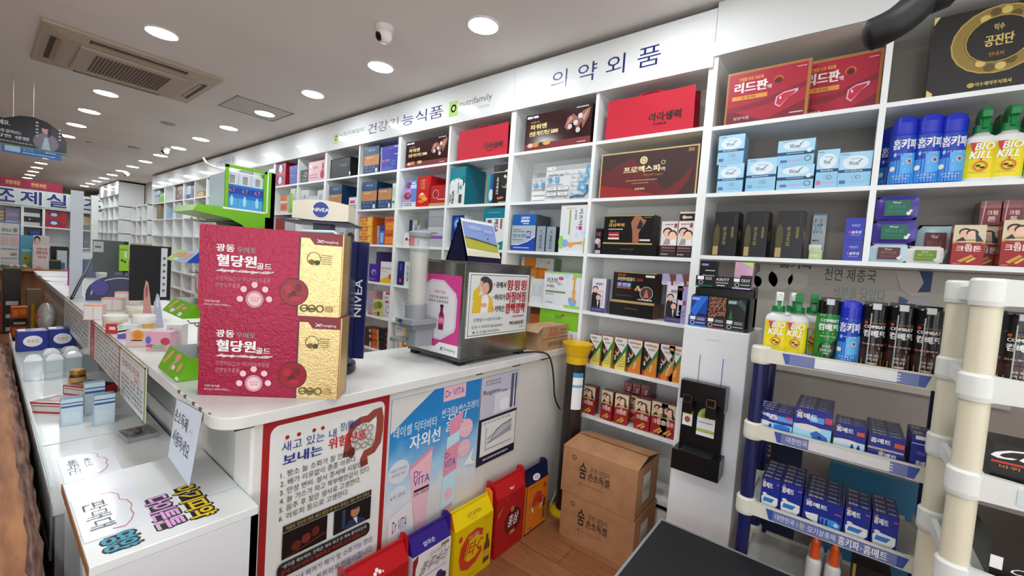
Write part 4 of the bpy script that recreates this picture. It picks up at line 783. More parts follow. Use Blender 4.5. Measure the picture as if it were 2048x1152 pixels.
b.art((mx0 + .062, -.0225, zt_ - .215), (.066, 0, 0), (0, 0, .115), [('r', 0, 0, 1, .62, W), ('e', .5, .62, .5, .36, M('#b9c86a', .4)), ('e', .5, .62, .3, .22, M('#7f9a3a', .4)), ('r', 0, .18, 1, .26, M('#a8b85a', .4)), ('r', 0, 0, 1, .62, W), ('l', .1, .45, .9, .03, PEN), ('r', 0, .12, 1, .24, M('#a8b85a', .4))]); b.build('energy_labels', t)
# condom display on the dispenser
CD = M('#0b0b0e', .3)
t = thing('tiered_display', 'black two-tier counter display holding small boxes, on the water dispenser', 'display stand', (-.49, 1.815, 1.1585))
b = B(); b.box(0, .215, .03, .17, 0, .012, CD).box(0, .215, .11, .17, .012, .165, CD).box(-.0, .004, .03, .17, .012, .13, CD).box(.211, .215, .03, .17, .012, .13, CD).box(.0, .215, .062, .068, .012, .16, M('#101014', .25)); b.build('stand', t)
b = B(); b.box(0, .205, -.006, -.001, 0, .045, CD)
strip = []
for k, c in enumerate(('#24377a', '#1c1b20', '#1a1c1e')): strip += [('r', k / 3, 0, (k + 1) / 3, 1, M(c, .3)), ('r', k / 3 + .03, .62, k / 3 + .13, .92, W), ('T', 'OOOO', k / 3 + .16, .6, k / 3 + .30, .85, W), ('l', k / 3 + .14, .35, k / 3 + .31, .06, W), ('o', k / 3 + .08, .36, .2, .07, M('#a8a8ac', .4)), ('r', k / 3, 0, (k + 1) / 3, .12, M(('#4a8fc8', '#b05a5a', '#5a5a6a')[k], .3))]
b.art((0, -.006, 0), (.205, 0, 0), (0, 0, .045), strip); b.build('price_strip', t)
b = B(); b.box(.0, .205, .050, .056, .165, .21, CD); b.art((0, .050, .165), (.205, 0, 0), (0, 0, .045), [('r', 0, 0, .32, .14, M('#1f5a5a', .3)), ('r', .03, .62, .15, .95, W), ('T', 'OOO', .18, .62, .3, .9, W), ('o', .1, .38, .2, .07, M('#a8a8ac', .4)), ('T', 'AIRFIT', .38, .6, .62, .85, W), ('l', .38, .4, .6, .06, W), ('l', .40, .15, .55, .08, W), ('r', .68, 0, 1, .12, M('#b8b2d8', .3)), ('r', .7, .62, .8, .92, W), ('T', 'OKAY', .83, .62, .98, .9, W), ('o', .76, .36, .2, .07, M('#a8a8ac', .4)), ('l', .83, .34, .98, .06, W)]); b.build('upper_strip', t)
holo = noise_mat('holographic_card', '#b48ad0', '#e0b0a0', nscale=9, rough=.2, metal=.3)
leop = bpy.data.materials.new('leopard_print'); leop.use_nodes = True; n, l, bb = nodes(leop); tc = n.new('ShaderNodeTexCoord'); vo = n.new('ShaderNodeTexVoronoi'); vo.inputs['Scale'].default_value = 130; vo.feature = 'DISTANCE_TO_EDGE'; cr = n.new('ShaderNodeValToRGB'); cr.color_ramp.elements[0].position = .1; cr.color_ramp.elements[0].color = lin('#1b120e') + (1,); cr.color_ramp.elements[1].position = .2; cr.color_ramp.elements[1].color = lin('#b9734a') + (1,); l.new(tc.outputs['Object'], vo.inputs['Vector']); l.new(vo.outputs['Distance'], cr.inputs[0]); l.new(cr.outputs[0], bb.inputs['Base Color'])
sq = lambda c, tc_: [('r', .42, .02, .98, .42, M('#0d0d10', .3)), ('T', 'YES', .58, .18, .84, .28, M(tc_, .4))]
for k, (x, y, z, w_, h_, m, els, lb) in enumerate(((.035, -.0, .0, .064, .125, M('#16409a', .25), [('p', [(0, .5), (.5, 1), (1, 1), (.3, .3)], M('#2a6ad0', .25)), ('r', .06, .86, .5, .95, M('#8aa0d8', .4))] + sq(0, '#e0a860'), 'blue small box with a black square, bottom tier left'), (.103, -.0, .0, .064, .125, leop, sq(0, '#7ad07a'), 'leopard print small box, bottom tier centre'), (.171, -.0, .0, .066, .125, M('#14181a', .2), [('p', [(0, 0), (.25, .7), (.4, .1)], M('#1e6a34', .3)), ('p', [(.5, .9), (1, .6), (1, .8), (.7, 1)], M('#2f4a44', .3)), ('r', .06, .84, .5, .94, M('#7fb0a0', .4)), ('T', 'OOO', .55, .1, .9, .16, W)], 'dark green small box, bottom tier right'),
        (.04, .068, .167, .066, .105, M('#12141c', .25), [('r', .1, .8, .5, .88, M('#8088c0', .4)), ('l', .35, .6, .9, .03, W), ('l', .2, .4, .9, .03, W), ('r', .05, .1, .9, .2, M('#3a3560', .3))], 'black small box with fine print, upper tier left'), (.172, .068, .167, .064, .105, holo, [('p', [(.4, 1), (1, .8), (1, 1)], M('#a8d860', .3)), ('r', .36, .1, 1, .5, M('#181430', .3)), ('T', 'FIT', .55, .26, .8, .36, M('#8a7ae0', .4))], 'holographic pink and lime small box, upper tier right'))):
    yy = y if k < 3 else y
    simple_box('small_box', lb, 'box', (-.49 + x, 1.815 + yy + .0005, 1.1585 + z + .0005), w_, .028 if k < 3 else .035, h_, 0, m, els, group='small boxes on the black tiered display')
# ---------------------------------------------------------------- black bench table in the foreground
t = thing('low_table', 'low table with a black top and a thin silver rim', 'table', (-.149, 1.12, 0))
B().box(-.303, .303, -.452, .452, .43, .449, M('#17171a', .55)).build('table_top', t)
b = B()
for (a0, a1, c0, c1) in ((-.311, .311, .452, .46), (-.311, .311, -.46, -.452), (-.311, -.303, -.452, .452), (.303, .311, -.452, .452)): b.box(a0, a1, c0, c1, .425, .4505, M('#a5a9ad', .35, .5))
b.build('silver_rim', t)
for sx in (-.27, .27):
    for sy in (-.42, .42): B().box(sx - .018, sx + .018, sy - .018, sy + .018, 0, .43, M('#222226', .4)).build('leg', t)
# unidentified black shape close to the viewer, built as an arm, ceiling mount added
pp = [ony(1722, 78, 1.0), ony(1775, 55, 1.0), ony(1815, 28, 1.01), ony(1850, -8, 1.02), ony(1900, -60, 1.03)]; pp += [Vector((pp[-1].x + .03, 1.04, 2.3)), Vector((pp[-1].x + .05, 1.05, 2.65))]
t = thing('black_arm', 'black padded arm hanging from the ceiling above the upper shelves', 'bracket', (pp[-1].x, pp[-1].y, CEIL)); q_ = [p - Vector((pp[-1].x, pp[-1].y, CEIL)) for p in pp]
sp = smooth(q_, 8); nn = len(sp)
B().tube(sp, [.004 if i == 0 else (.017 if i == 1 else (.023 if i == 2 else .027)) for i in range(nn)], M('#08080b', .55), 14).build('arm', t)
B().lathe([(.06, -.012), (.06, 0)], M('#16161a', .5), 20).build('ceiling_plate', t)
# ---------------------------------------------------------------- navy label rack and its stock
RY = 1.65; RB_ = 1.93
def frac_xz(px, py, y): p = ony(px, py, y); return p.x, p.z
RX0 = xat(1501, RY, .75); RX1 = xat(1899, RY, .85)
SZ = [ony(1530, 709, RY).z, ony(1516, 860, RY).z, ony(1502, 1009, RY).z]; SZ.append(SZ[2] - .225)
RW = RX1 - RX0; IV = M('#d6d3c4', .4); LBL = M('#3a4f9c', .3); LBL2 = M('#6b74a6', .35)
t = thing('display_rack', 'navy and ivory plastic display rack with label strips, beside the water dispenser', 'display rack', (RX0, RY, 0))
for (x, y) in ((0, 0), (RW, 0), (0, RB_ - RY), (RW, RB_ - RY)):
    B().lathe([(.021, 0), (.021, SZ[0] - .02)], M('#161a4c', .3), 20, c=(x, y, 0)).build('post', t)
def rack_shelf(t, w, dp, z, els, ivory, first=False, bh=.042):
    b = B(); b.box(-.0, w, -.012, dp, z - .008, z + .004, M('#b5b6b0', .5)); b.box(.045, w - .045, -.022, -.010, z - bh / 2, z + bh / 2, ivory)
    b.box(.045, w - .045, dp - .004, dp + .01, z - .02, z + .012, ivory).box(-.006, .006, .02, dp - .02, z - .02, z + .012, ivory).box(w - .006, w + .006, .02, dp - .02, z - .02, z + .012, ivory)
    for x in (0, w):
        for y in (0, dp): b.lathe([(.028, z - .03), (.030, z - .02), (.030, z + .022), (.026, z + .028)], ivory, 20, c=(x, y, 0))
    for sx, x in ((1, 0), (-1, w)): b.prism([(x + sx * .018, -.022, z - bh * .55), (x + sx * .09, -.024, z - bh * .5), (x + sx * .07, -.024, z + bh * .5), (x + sx * .018, -.022, z + bh * .55)], (0, .016, 0), ivory)
    b.art((.062, -.0245, z - bh * .40), (w - .124, 0, 0), (0, 0, bh * .8), els, e=.0003)
    b.build('shelf', t)
edge = [('p', [(.0, .0), (1, .0), (.96, 1), (-.02, 1)][:0] or [(.03, 0), (.97, 0), (1.0, 1), (0, 1)], LBL), ('r', .06, .04, .93, .96, LBL2)]
tape_glare = M('#d3d4d2', .12, spec=.7)  # label tape with its pale reflection put into the colour
rack_shelf(t, RW, RB_ - RY, SZ[0], edge + [('r', .25, .06, .80, 1.0, tape_glare), ('r', .78, .2, .82, .3, tape_glare), ('r', .78, .45, .82, .55, tape_glare), ('r', .78, .7, .82, .8, tape_glare)], IV)
rack_shelf(t, RW, RB_ - RY, SZ[1], edge + [('T', '대한민국', .10, .25, .26, .80, W), ('r', .27, .06, .82, 1.0, tape_glare), ('r', .80, .2, .84, .3, tape_glare), ('r', .80, .45, .84, .55, tape_glare), ('r', .80, .7, .84, .8, tape_glare)], IV)
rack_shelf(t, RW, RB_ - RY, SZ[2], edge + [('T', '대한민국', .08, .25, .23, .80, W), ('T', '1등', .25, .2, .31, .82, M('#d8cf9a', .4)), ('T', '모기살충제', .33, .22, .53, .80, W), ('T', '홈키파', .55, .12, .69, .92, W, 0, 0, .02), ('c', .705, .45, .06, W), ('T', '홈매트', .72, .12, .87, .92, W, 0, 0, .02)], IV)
rack_shelf(t, RW, RB_ - RY, SZ[3], edge, IV)
# spray bottles
YLW = M('#e6d41c', .35); GRC = M('#0f7a3c', .3); PLW2 = M('#d9dad8', .35)
def biokill(loc, rz, label, s=1.0, trig=None, group='yellow BIO KILL spray bottles'):
    t = thing('spray_bottle', label, 'spray bottle', loc, rz, 'yellow and white spray bottles'); t.scale = (s, s, s)
    b = B(); pr = [(.001, 0), (.036, 0), (.038, .006), (.038, .125), (.034, .138), (.018, .148), (.016, .158)]
    b.lathe(pr, PLW2, 28, sx=1.0, sy=.62); b.build('bottle', t)
    b = B()
    A = [(.0385 * math.sin(a), -.0385 * .62 * math.cos(a)) for a in [(-1.25 + 2.5 * i / 10) for i in range(11)]]
    def wrap(u0, u1, z0, z1, m, k=1.0):
        P = []
        for i in range(9):
            a = -1.25 + 2.5 * (u0 + (u1 - u0) * i / 8); P.append((.0385 * k * math.sin(a), -.0385 * .62 * k * math.cos(a)))
        b.add([(x, y, z0) for x, y in P] + [(x, y, z1) for x, y in P], [(i, i + 1, 10 + i, 9 + i) for i in range(8)], m)
    wrap(.0, .9, .012, .118, YLW); wrap(.9, 1.0, .012, .105, GRC)
    b.art((-.031, -.0262, .02), (.056, 0, 0), (0, 0, .098), [('p', [(.05, 1), (.45, 1), (.22, .66)], M('#b9231c', .35)), ('T', 'BIO', .28, .76, .98, .97, W, 0, .1, .03), ('T', 'KILL', .10, .50, .92, .72, W, 0, .1, .03), ('p', [(.50, .52), (.58, .52), (.54, .34)], M('#c23a22', .35)), ('o', .54, .27, .16, .035, M('#d0532c', .35)), ('e', .45, .28, .1, .03, INK), ('e', .62, .22, .1, .03, INK), ('l', .1, .06, .8, .02, M('#a89a1c', .5))], e=.0003)
    b.build('label', t)
    B().lathe([(.0205, .152), (.0205, .172), (.017, .175)], GRC, 20).build('screw_cap', t)
    tm = trig or PLW2
    b = B(); b.box(-.011, .011, -.02, .02, .172, .196, tm); b.prism([(-.011, -.034, .192), (-.011, .028, .186), (-.011, .034, .204), (-.011, .012, .224), (-.011, -.02, .224), (-.011, -.036, .212)], (.022, 0, 0), tm); b.lathe([(.009, -.012), (.0115, 0)], GRC, 14, T=Matrix.Translation((0, -.034, .205)) @ Matrix.Rotation(PI / 2, 4, 'X')); b.build('trigger_head', t, bevel=.002)
    b = B(); b.prism([(-.006, -.022, .196), (-.006, -.014, .196), (-.006, -.024, .160), (-.006, -.031, .162)], (.012, 0, 0), GRC if tm is PLW2 else tm); b.build('trigger', t)
    return t
def can(loc, label, kind, s=1.0, rz=0):
    t = thing('aerosol_can', label, 'aerosol can', loc, rz, {'k': 'black and gold aerosol cans', 'g': 'aerosol cans on the rack', 'h': 'blue aerosol cans'}[kind]); t.scale = (s, s, s)
    R = .0325
    body, cap = {'k': ('#191312', '#0c0c0e'), 'g': ('#1d7a2c', '#0d0f0e'), 'h': ('#1c3fae', '#2130b8')}[kind]
    bm, cm = M(body, .22), M(cap, .25)
    b = B(); b.lathe([(R - .003, 0), (R, .004), (R, .150), (R - .004, .158)], bm, 28)
    def band(z0, z1, m, a0=-PI, a1=PI, k=1.003, dz=0):
        n_ = 16; P = [(R * k * math.sin(a0 + (a1 - a0) * i / n_), -R * k * math.cos(a0 + (a1 - a0) * i / n_)) for i in range(n_ + 1)]
        b.add([(x, y, z0 + dz * i / n_) for i, (x, y) in enumerate(P)] + [(x, y, z1 + dz * i / n_) for i, (x, y) in enumerate(P)], [(i, i + 1, n_ + 2 + i, n_ + 1 + i) for i in range(n_)], m)
    def warp(els):   # wraps flat print around the can
        q = B(); q.art((-.032, 0, 0), (.064, 0, 0), (0, 0, .155), els, e=.00012)
        for f, mi in zip(q.f, q.m):
            P = []
            for i in f: x, y, z = q.v[i]; a = x / R; P.append((R * 1.006 * math.sin(a) + -y * math.sin(a), -(R * 1.006 - y) * math.cos(a), z))
            b.add(P, [tuple(range(len(P)))], q.mats[mi])
    if kind == 'k':
        GD = M('#a97c44', .3); band(0.004, .055, GD); band(.03, .062, M('#3c1a16', .25), -2.2, .3, 1.005, .0); band(.072, .079, M('#c2475a', .35), k=1.006)
        warp([('T', 'COMBAT', .08, .80, .92, .86, W, 0, 0, .02), ('T', '컴배트', .08, .63, .92, .76, W, 0, 0, .04), ('c', .15, .91, .03, M('#b8482a', .4)), ('T', '바퀴벌레', .30, .89, .9, .92, M('#c8902c', .4)), ('T', '스피드 에어로졸', .15, .475, .85, .50, W), ('r', .30, .40, .75, .44, M('#d09a28', .4)), ('e', .52, .22, .36, .17, M('#1c2022', .3)), ('T', '바퀴 개미', .32, .24, .74, .29, W), ('T', '강력 살충', .30, .17, .74, .22, W), ('e', .52, .11, .2, .02, M('#d8b8a8', .4))])
    elif kind == 'g':
        band(.004, .026, M('#111412', .3)); band(.004, .06, M('#111412', .3), .35, 2.2, 1.005, .05)
        warp([('T', 'COMBAT', .15, .82, .95, .88, W, 0, 0, .02), ('T', '컴배트', .08, .64, .95, .78, W, 0, 0, .04), ('r', .32, .57, .72, .61, M('#d6a42c', .4)), ('T', '파리·모기용', .2, .50, .85, .54, W), ('e', .5, .25, .32, .17, M('#17301c', .3)), ('T', '강력한', .32, .29, .68, .34, W), ('T', '날벌레 살충', .26, .21, .74, .27, W), ('T', '식약처', .4, .15, .62, .19, W), ('T', '무향', .1, .93, .35, .96, M('#cfe0cf', .4))])
    else:
        band(.004, .075, M('#3f93dc', .25), -1.1, PI - .3, 1.004, .0); band(.03, .09, M('#5aaae6', .25), -.2, PI - .6, 1.005, .02)
        warp([('T', '홈키파', .05, .70, .98, .90, W, 0, 0, .04), ('e', .18, .60, .06, .04, M('#8fc8f0', .3)), ('T', '수성 에어로졸', .28, .585, .80, .62, M('#d8e6f4', .4)), ('p', [(-.05, .28), (.15, .34), (.5, .44), (1.05, .62), (1.05, .57), (.5, .39), (.15, .28)], M('#d6ccc0', .3)), ('e', .72, .46, .13, .06, M('#a8b8cc', .3)), ('e', .74, .46, .06, .03, M('#7a3a3a', .4)), ('p', [(-.05, .26), (.5, .37), (1.05, .54), (1.05, .0), (-.05, .0)], M('#4aa2e2', .25)), ('T', '모기 잡는 수성', .15, .15, .8, .19, W), ('T', '안심 처방', .25, .10, .7, .13, W), ('c', .12, .32, .05, M('#e8ead8', .4))])
    b.build('can', t)
    if kind == 'h':
        B().lathe([(R - .002, .155), (R - .001, .19), (R - .006, .208), (R - .016, .2135), (.0001, .214)], cm, 28).build('cap', t)
    else:
        b = B(); b.lathe([(R - .001, .152), (R - .001, .192), (R - .004, .196), (.0001, .196)], cm, 28); b.box(-.010, .010, -R - .001, -.004, .182, .2, M('#c8cacb', .3)); b.box(-.026, .026, -.012, .02, .196, .205, cm); b.build('spray_cap', t)
        if kind == 'k':
            b = B(); b.tube([(R * .99 * math.sin(-.35), -R * 1.06 * math.cos(.35), .004), (R * .99 * math.sin(-.35), -R * 1.06 * math.cos(.35), .17)], .0016, M('#b8b6b0', .2), 6); b.build('straw', t)
    return t
Z0 = SZ[0] + .0045
def rx(px, y, z): return xat(px, y, z)
yb = RY + .055
def fitw(px0, px1, y, z): return (xat(px1, y, z) - xat(px0, y, z))
sB = .245
bks = fitw(1526, 1567, yb, Z0) / .077
bks = (zat(585, xat(1575, yb, Z0), yb) - Z0) / .226
B1 = biokill((rx(1548, yb, Z0), yb, Z0), .15, 'BIO KILL spray bottle with white trigger on the navy rack, front left', bks)
biokill((rx(1586, yb, Z0), yb + .01, Z0), .1, 'BIO KILL spray bottle with green trigger on the navy rack, front right', bks, GRC)
biokill((rx(1577, yb + .11, Z0), yb + .105, Z0), .2, 'BIO KILL spray bottle behind the white-triggered front one on the rack', bks)
biokill((rx(1617, yb + .11, Z0), yb + .112, Z0), .1, 'BIO KILL spray bottle behind the green-triggered front one on the rack', bks, GRC)
def canscale(px, pytop, y, z, hh): return (zat(pytop, xat(px, y, z), y) - z) / hh
for k, (px, top, kind, hh, lb) in enumerate(((1648, 598, 'g', .2, 'green COMBAT aerosol can with black cap on the navy rack'), (1690, 601, 'h', .214, 'blue aerosol can standing between green and black cans on the rack'), (1738, 607, 'k', .2, 'black and gold COMBAT can, leftmost of three on the navy rack'), (1790, 610, 'k', .2, 'black and gold COMBAT can, middle of three on the navy rack'), (1843, 616, 'k', .2, 'black and gold COMBAT can, rightmost of three on the navy rack'))):
    can((rx(px, yb, Z0), yb, Z0), lb, kind, canscale(px, top, yb, Z0, hh), .05)
# blue mosquito mat boxes, in rows one behind another
HB = M('#1c2a86', .3); HB2 = M('#151d5e', .35)
def hm(kind):
    base = [('T', '홈매트', .06, .68, .60, .86, W, 0, 0, .03), ('p', [(.04, .84), (.14, .95), (.26, .84), (.24, .83), (.14, .91), (.06, .83)], M('#d8a03a', .4))]
    if kind == 'a': return [('r', 0, 0, 1, .45, M('#8fc6e8', .3)), ('r', .4, .58, 1, .82, M('#5a9ae0', .3)), ('e', .52, .70, .10, .09, W), ('e', .52, .70, .05, .05, M('#c83a4a', .4)), ('e', .25, .38, .24, .12, PW), ('p', [(.55, .05), (.95, .05), (.95, .38), (.75, .46), (.55, .38)], M('#2f74c8', .3)), ('r', .42, .1, .48, .38, HB), ('r', .82, .74, .98, .86, M('#d0405a', .4))] + base
    if kind == 'b': return [('r', 0, 0, 1, .48, M('#9fd2ec', .3)), ('e', .38, .42, .36, .10, PW), ('r', .42, .62, .80, .80, M('#5a9ae0', .3)), ('e', .54, .71, .10, .07, M('#8fd0f4', .3)), ('r', .82, .66, 1, .84, M('#d0405a', .4)), ('p', [(.46, .26), (.55, .12), (.82, .03), (.95, .08), (.90, .24), (.62, .38)], M('#2f66b4', .25)), ('e', .72, .20, .05, .03, INK)] + base
    if kind == 'c': return [('r', 0, 0, 1, .40, M('#b9d8ea', .3)), ('e', .40, .36, .40, .08, PW), ('r', .56, .06, .66, .24, HB), ('r', .58, .24, .64, .31, HB), ('r', .76, .06, .86, .24, HB), ('r', .78, .24, .84, .31, HB), ('r', .72, .66, .96, .80, M('#d8562c', .4))] + base
    if kind == 'd': return [('r', .72, .62, .98, .80, M('#d8562c', .4)), ('r', 0, .40, .98, .48, M('#b8a8a0', .4)), ('T', '홈매트', .06, .66, .60, .86, W, 0, 0, .03), ('T', '홈매트', .30, .12, .80, .32, W, 0, 0, .03), ('p', [(.28, .30), (.38, .40), (.5, .30), (.38, .36)], M('#d8a03a', .4))]
    if kind == 'e': return [('r', .15, .88, .8, .99, W), ('r', 0, .74, 1, .76, W), ('l', .25, .50, .8, .02, M('#8a94c8', .4)), ('l', .3, .45, .7, .015, M('#8a94c8', .4)), ('T', '홈매트', .25, .08, .85, .26, W, 0, 0, .03)]
    if kind == 'f': return [('p', [(.06, .36), (.24, .46), (.94, .42), (.94, .22), (.80, .08), (.10, .08)], PW), ('p', [(.14, .22), (.62, .22), (.76, .36), (.20, .36)], M('#2f6fb8', .3)), ('r', .10, .05, .80, .11, M('#d09a90', .4)), ('e', .22, .46, .12, .05, PW), ('r', .8, .84, .96, .88, M('#c84a7a', .4))] + base
    return [('p', [(.06, .40), (.40, .44), (.40, .10), (.12, .20)], PW), ('p', [(.45, .40), (.85, .40), (.96, .30), (.96, .12), (.5, .06)], M('#3f86d0', .3)), ('r', .5, .14, .55, .36, HB2), ('r', .6, .14, .65, .36, HB2), ('e', .86, .25, .06, .08, M('#a8ccec', .3)), ('r', .8, .64, .96, .68, M('#c84a7a', .4))] + base
def matrow(x0, x1, y0, z, h, dpt, n, kind, where, names):
    w = x1 - x0; b = B(); b.box(0, w, 0, dpt - .0008, 0, h, HB, tm=HB2)
    b.art((0, 0, 0), (w, 0, 0), (0, 0, h), hm(kind)); b.art((0, 0, h), (w, 0, 0), (0, dpt, 0), [('T', '홈매트', .1, .25, .5, .8, W), ('l', .6, .3, .9, .3, M('#8a94c8', .4))])
    for k in range(n):
        lb = 'blue mosquito mat box, %s, %s' % (where, 'foremost' if k == 0 else ('rearmost of its row' if k == n - 1 else '%s from the front' % ORD[k]))
        if k == 0: p = tag(b.build('mosquito_mat_box', loc=(x0, y0, z)), lb, 'box', names)
        else: dup(p, (x0 + .0004 * k, y0 + dpt * k, z), 0, lb, names)
GM = 'blue mosquito mat boxes on the navy rack'
z = SZ[1] + .0045; y = RY + .004
for (a, c, top, n, dpt, kind, wh) in ((1504, 1583, 813, 4, .032, 'a', 'middle shelf, first row from the dispenser'), (1583, 1660, 812, 6, .034, 'b', 'middle shelf, second row from the dispenser'), (1664, 1728, 843, 4, .026, 'c', 'middle shelf, third row from the dispenser'), (1732, 1807, 865, 6, .034, 'd', 'middle shelf, fourth row from the dispenser'), (1816, 1866, 868, 2, .06, 'e', 'middle shelf, last row by the right post')):
    x0, x1 = xat(a, y, z), xat(c, y, z); matrow(x0 + .001, x1 - .001, y, z, zat(top, x0, y) - z, dpt, n, kind, wh, GM)
z = SZ[2] + .0045
for (a, c, top, n, dpt, kind, wh) in ((1518, 1556, 952, 5, .036, 'f', 'bottom shelf, first row from the dispenser'), (1556, 1600, 963, 5, .036, 'f', 'bottom shelf, second row from the dispenser'), (1602, 1682, 990, 6, .034, 'g', 'bottom shelf, third row, wide box'), (1684, 1736, 1008, 4, .036, 'f', 'bottom shelf, fourth row from the dispenser'), (1738, 1792, 1022, 4, .036, 'f', 'bottom shelf, last row')):
    x0, x1 = xat(a, y, z), xat(c, y, z); matrow(x0 + .001, x1 - .001, y, z, zat(top, x0, y) - z, dpt, n, kind, wh, GM)
# orange bottles in a clear tray on the lowest shelf
z = SZ[3] + .0045
OGE = M('#d8541c', .3)
for k, (px, yy) in enumerate(((1622, RY + .06), (1660, RY + .06), (1628, RY + .15), (1664, RY + .15))):
    t = thing('orange_bottle', 'white bottle with a long orange nozzle on the lowest rack shelf, %s' % ('front left', 'front right', 'back left', 'back right')[k], 'bottle', (xat(px, yy, z), yy, z), 0, 'orange-nozzled bottles')
    B().lathe([(.02, 0), (.021, .004), (.021, .085), (.017, .095)], PLW2, 18).build('bottle', t)
    B().lathe([(.013, .095), (.012, .15), (.008, .163), (.0001, .165)], OGE, 16).build('nozzle', t)
simple_box('dark_carton', 'black carton with gold edging on the lowest rack shelf', 'carton', (xat(1735, RY + .08, z), RY + .07, z), .09, .12, .12, 0, '#17130f', [('r', 0, 0, .08, 1, M('#a8853c', .4))])
# cartons leaning on the wall behind the rack
for (x, w_, h_, c, els, lb) in ((-.30, .22, .62, '#14203c', [('T', '팜스터', .30, .62, .46, .98, M('#a08a5a', .4), 3), ('T', '센트', .62, .55, .8, .8, M('#a08a5a', .4), 3)], 'dark navy board with vertical gold letters leaning on the wall behind the rack'), (.02, .30, .60, '#1f5876', [('p', [(.1, .5), (.6, .8), (1, .55), (1, .45), (.6, .7), (.1, .4)], M('#8a7a6a', .5))], 'teal board leaning on the wall behind the rack')):
    simple_box('leaning_board', lb, 'board', (x + w_ / 2, 2.30, 0), w_, .03, h_, 0, c, els)
# cardboard header poster on the back wall
b = B(); x0, x1 = -.33, .52; y = 2.362; PB_ = M('#a9a49a', .6)
b.box(x0, x1, y - .004, y + .001, .95, 1.448, PB_)
for (cx, cz, r) in ((-.30, 1.37, .05), (-.345, 1.36, .03), (-.24, 1.385, .05), (-.17, 1.375, .04)): b.lathe([(.0001, -.003), (r, -.003), (r, .001)], M('#b5b1a8', .6), 16, T=Matrix.Translation((cx, y - .005, cz)) @ Matrix.Rotation(PI / 2, 4, 'X'))
def pz(px, py): p = ony(px, py, y); return (p.x - x0) / (x1 - x0), (p.z - .95) / .502
a1, a2, a3, a4 = pz(1648, 560), pz(1752, 558), pz(1668, 588), pz(1772, 584)
q1 = pz(1558, 541); q2 = pz(1624, 538)
b.art((x0, y - .0045, .95), (x1 - x0, 0, 0), (0, 0, .502), [('T', '천연 제충국', a1[0], a1[1] - .0, a2[0], a2[1] + .075, M('#3c3c3c', .6)), ('T', '성분을 담았다', a3[0] - .005, a3[1] - .045, a4[0], a4[1] + .02, M('#7f8a90', .6)), ('T', '홈키파', q1[0], .965, q2[0], 1.03, M('#2c2f36', .5), 0, 0, .02),
    ('p', [(pz(1790, 545)[0], .99), (pz(1845, 540)[0], .99), (pz(1850, 575)[0], .80), (pz(1825, 590)[0], .78), (pz(1800, 575)[0], .84)], M('#b3aaa2', .6)), ('p', [(pz(1838, 545)[0], .99), (pz(1866, 545)[0], .99), (pz(1862, 570)[0], .83), (pz(1836, 572)[0], .82), (pz(1848, 560)[0], .9)], M('#2f3f63', .6)), ('p', [(pz(1800, 590)[0], .76), (pz(1850, 580)[0], .78), (pz(1890, 600)[0], .66), (pz(1850, 640)[0], .5), (pz(1790, 640)[0], .5)], M('#a9a8ac', .6)), ('p', [(pz(1800, 585)[0], .78), (pz(1818, 590)[0], .75), (pz(1806, 605)[0], .68), (pz(1798, 600)[0], .7)], M('#4a5f8a', .6))], e=.0003)
tag(b.build('cardboard_header'), 'faded grey cardboard header reading 천연 제충국 on the wall behind the rack', 'poster')
# the ivory rack at the right edge
QY = 1.315; QX = xat(1957, QY, 1.2); QW = .52
QZ = [ony(2000, 585, QY).z, ony(1975, 775, QY).z, ony(1950, 966, QY).z, ony(1925, 1150, QY).z]
t = thing('display_rack', 'ivory plastic display rack at the right edge, with black cans and cartons', 'display rack', (QX, QY, 0))
IV2 = M('#cfc8b0', .4)
for (x, y_) in ((0, 0), (QW, 0), (0, .27), (QW, .27)): B().lathe([(.024, 0), (.024, QZ[0] - .02)], IV2, 20, c=(x, y_, 0)).build('post', t)
for z_ in QZ: rack_shelf(t, QW, .27, z_, [('r', .02, .1, .98, .9, M('#c3d0d0', .25))], M('#d3d5d0', .35), bh=.05)
z = QZ[1] + .0045
for k, (px, lb) in enumerate(((2020, 'black and gold COMBAT can on the ivory rack, left one'), (2072, 'black and gold COMBAT can on the ivory rack, right one'))): can((xat(px, QY + .05, z), QY + .05, z), lb, 'k', canscale(2020, 628, QY + .05, z, .2), .1)
z = QZ[2] + .0045; x0 = xat(1962, QY + .01, z)
simple_box('combat_carton', 'black carton lettered COMBAT on the middle shelf of the ivory rack', 'carton', (x0 + .13, QY + .01, z), .24, .10, zat(882, x0, QY + .01) - z, 0, '#141213', [('T', 'COMBAT', .02, .66, .98, .92, W, 0, .15, .02), ('r', 0, .55, 1, .60, M('#b03a3a', .4)), ('T', '바퀴 초강력 먹이 살충', .05, .44, .7, .52, M('#c0842c', .4)), ('e', .35, .34, .08, .05, M('#a84a2c', .4)), ('e', .75, .36, .1, .05, M('#b87a2c', .4)), ('T', 'COMBAT', .22, .10, .66, .24, W, 0, .1, .02)])
z = QZ[3] + .0045; x0 = xat(1975, QY + .02, z)
simple_box('combat_carton', 'black carton with small COMBAT print and open flaps on the lower ivory rack shelf', 'carton', (x0 + .13, QY + .02, z), .26, .2, .085, 0, '#1c1714', [('r', .0, .30, .07, .62, W), ('T', 'COMBAT', .12, .30, .6, .46, W, 0, .1), ('T', '바퀴벌레 개미', .2, .62, .6, .78, M('#b8a878', .4)), ('r', .12, .2, .6, .25, M('#b03a3a', .4))], top='#3a3028')
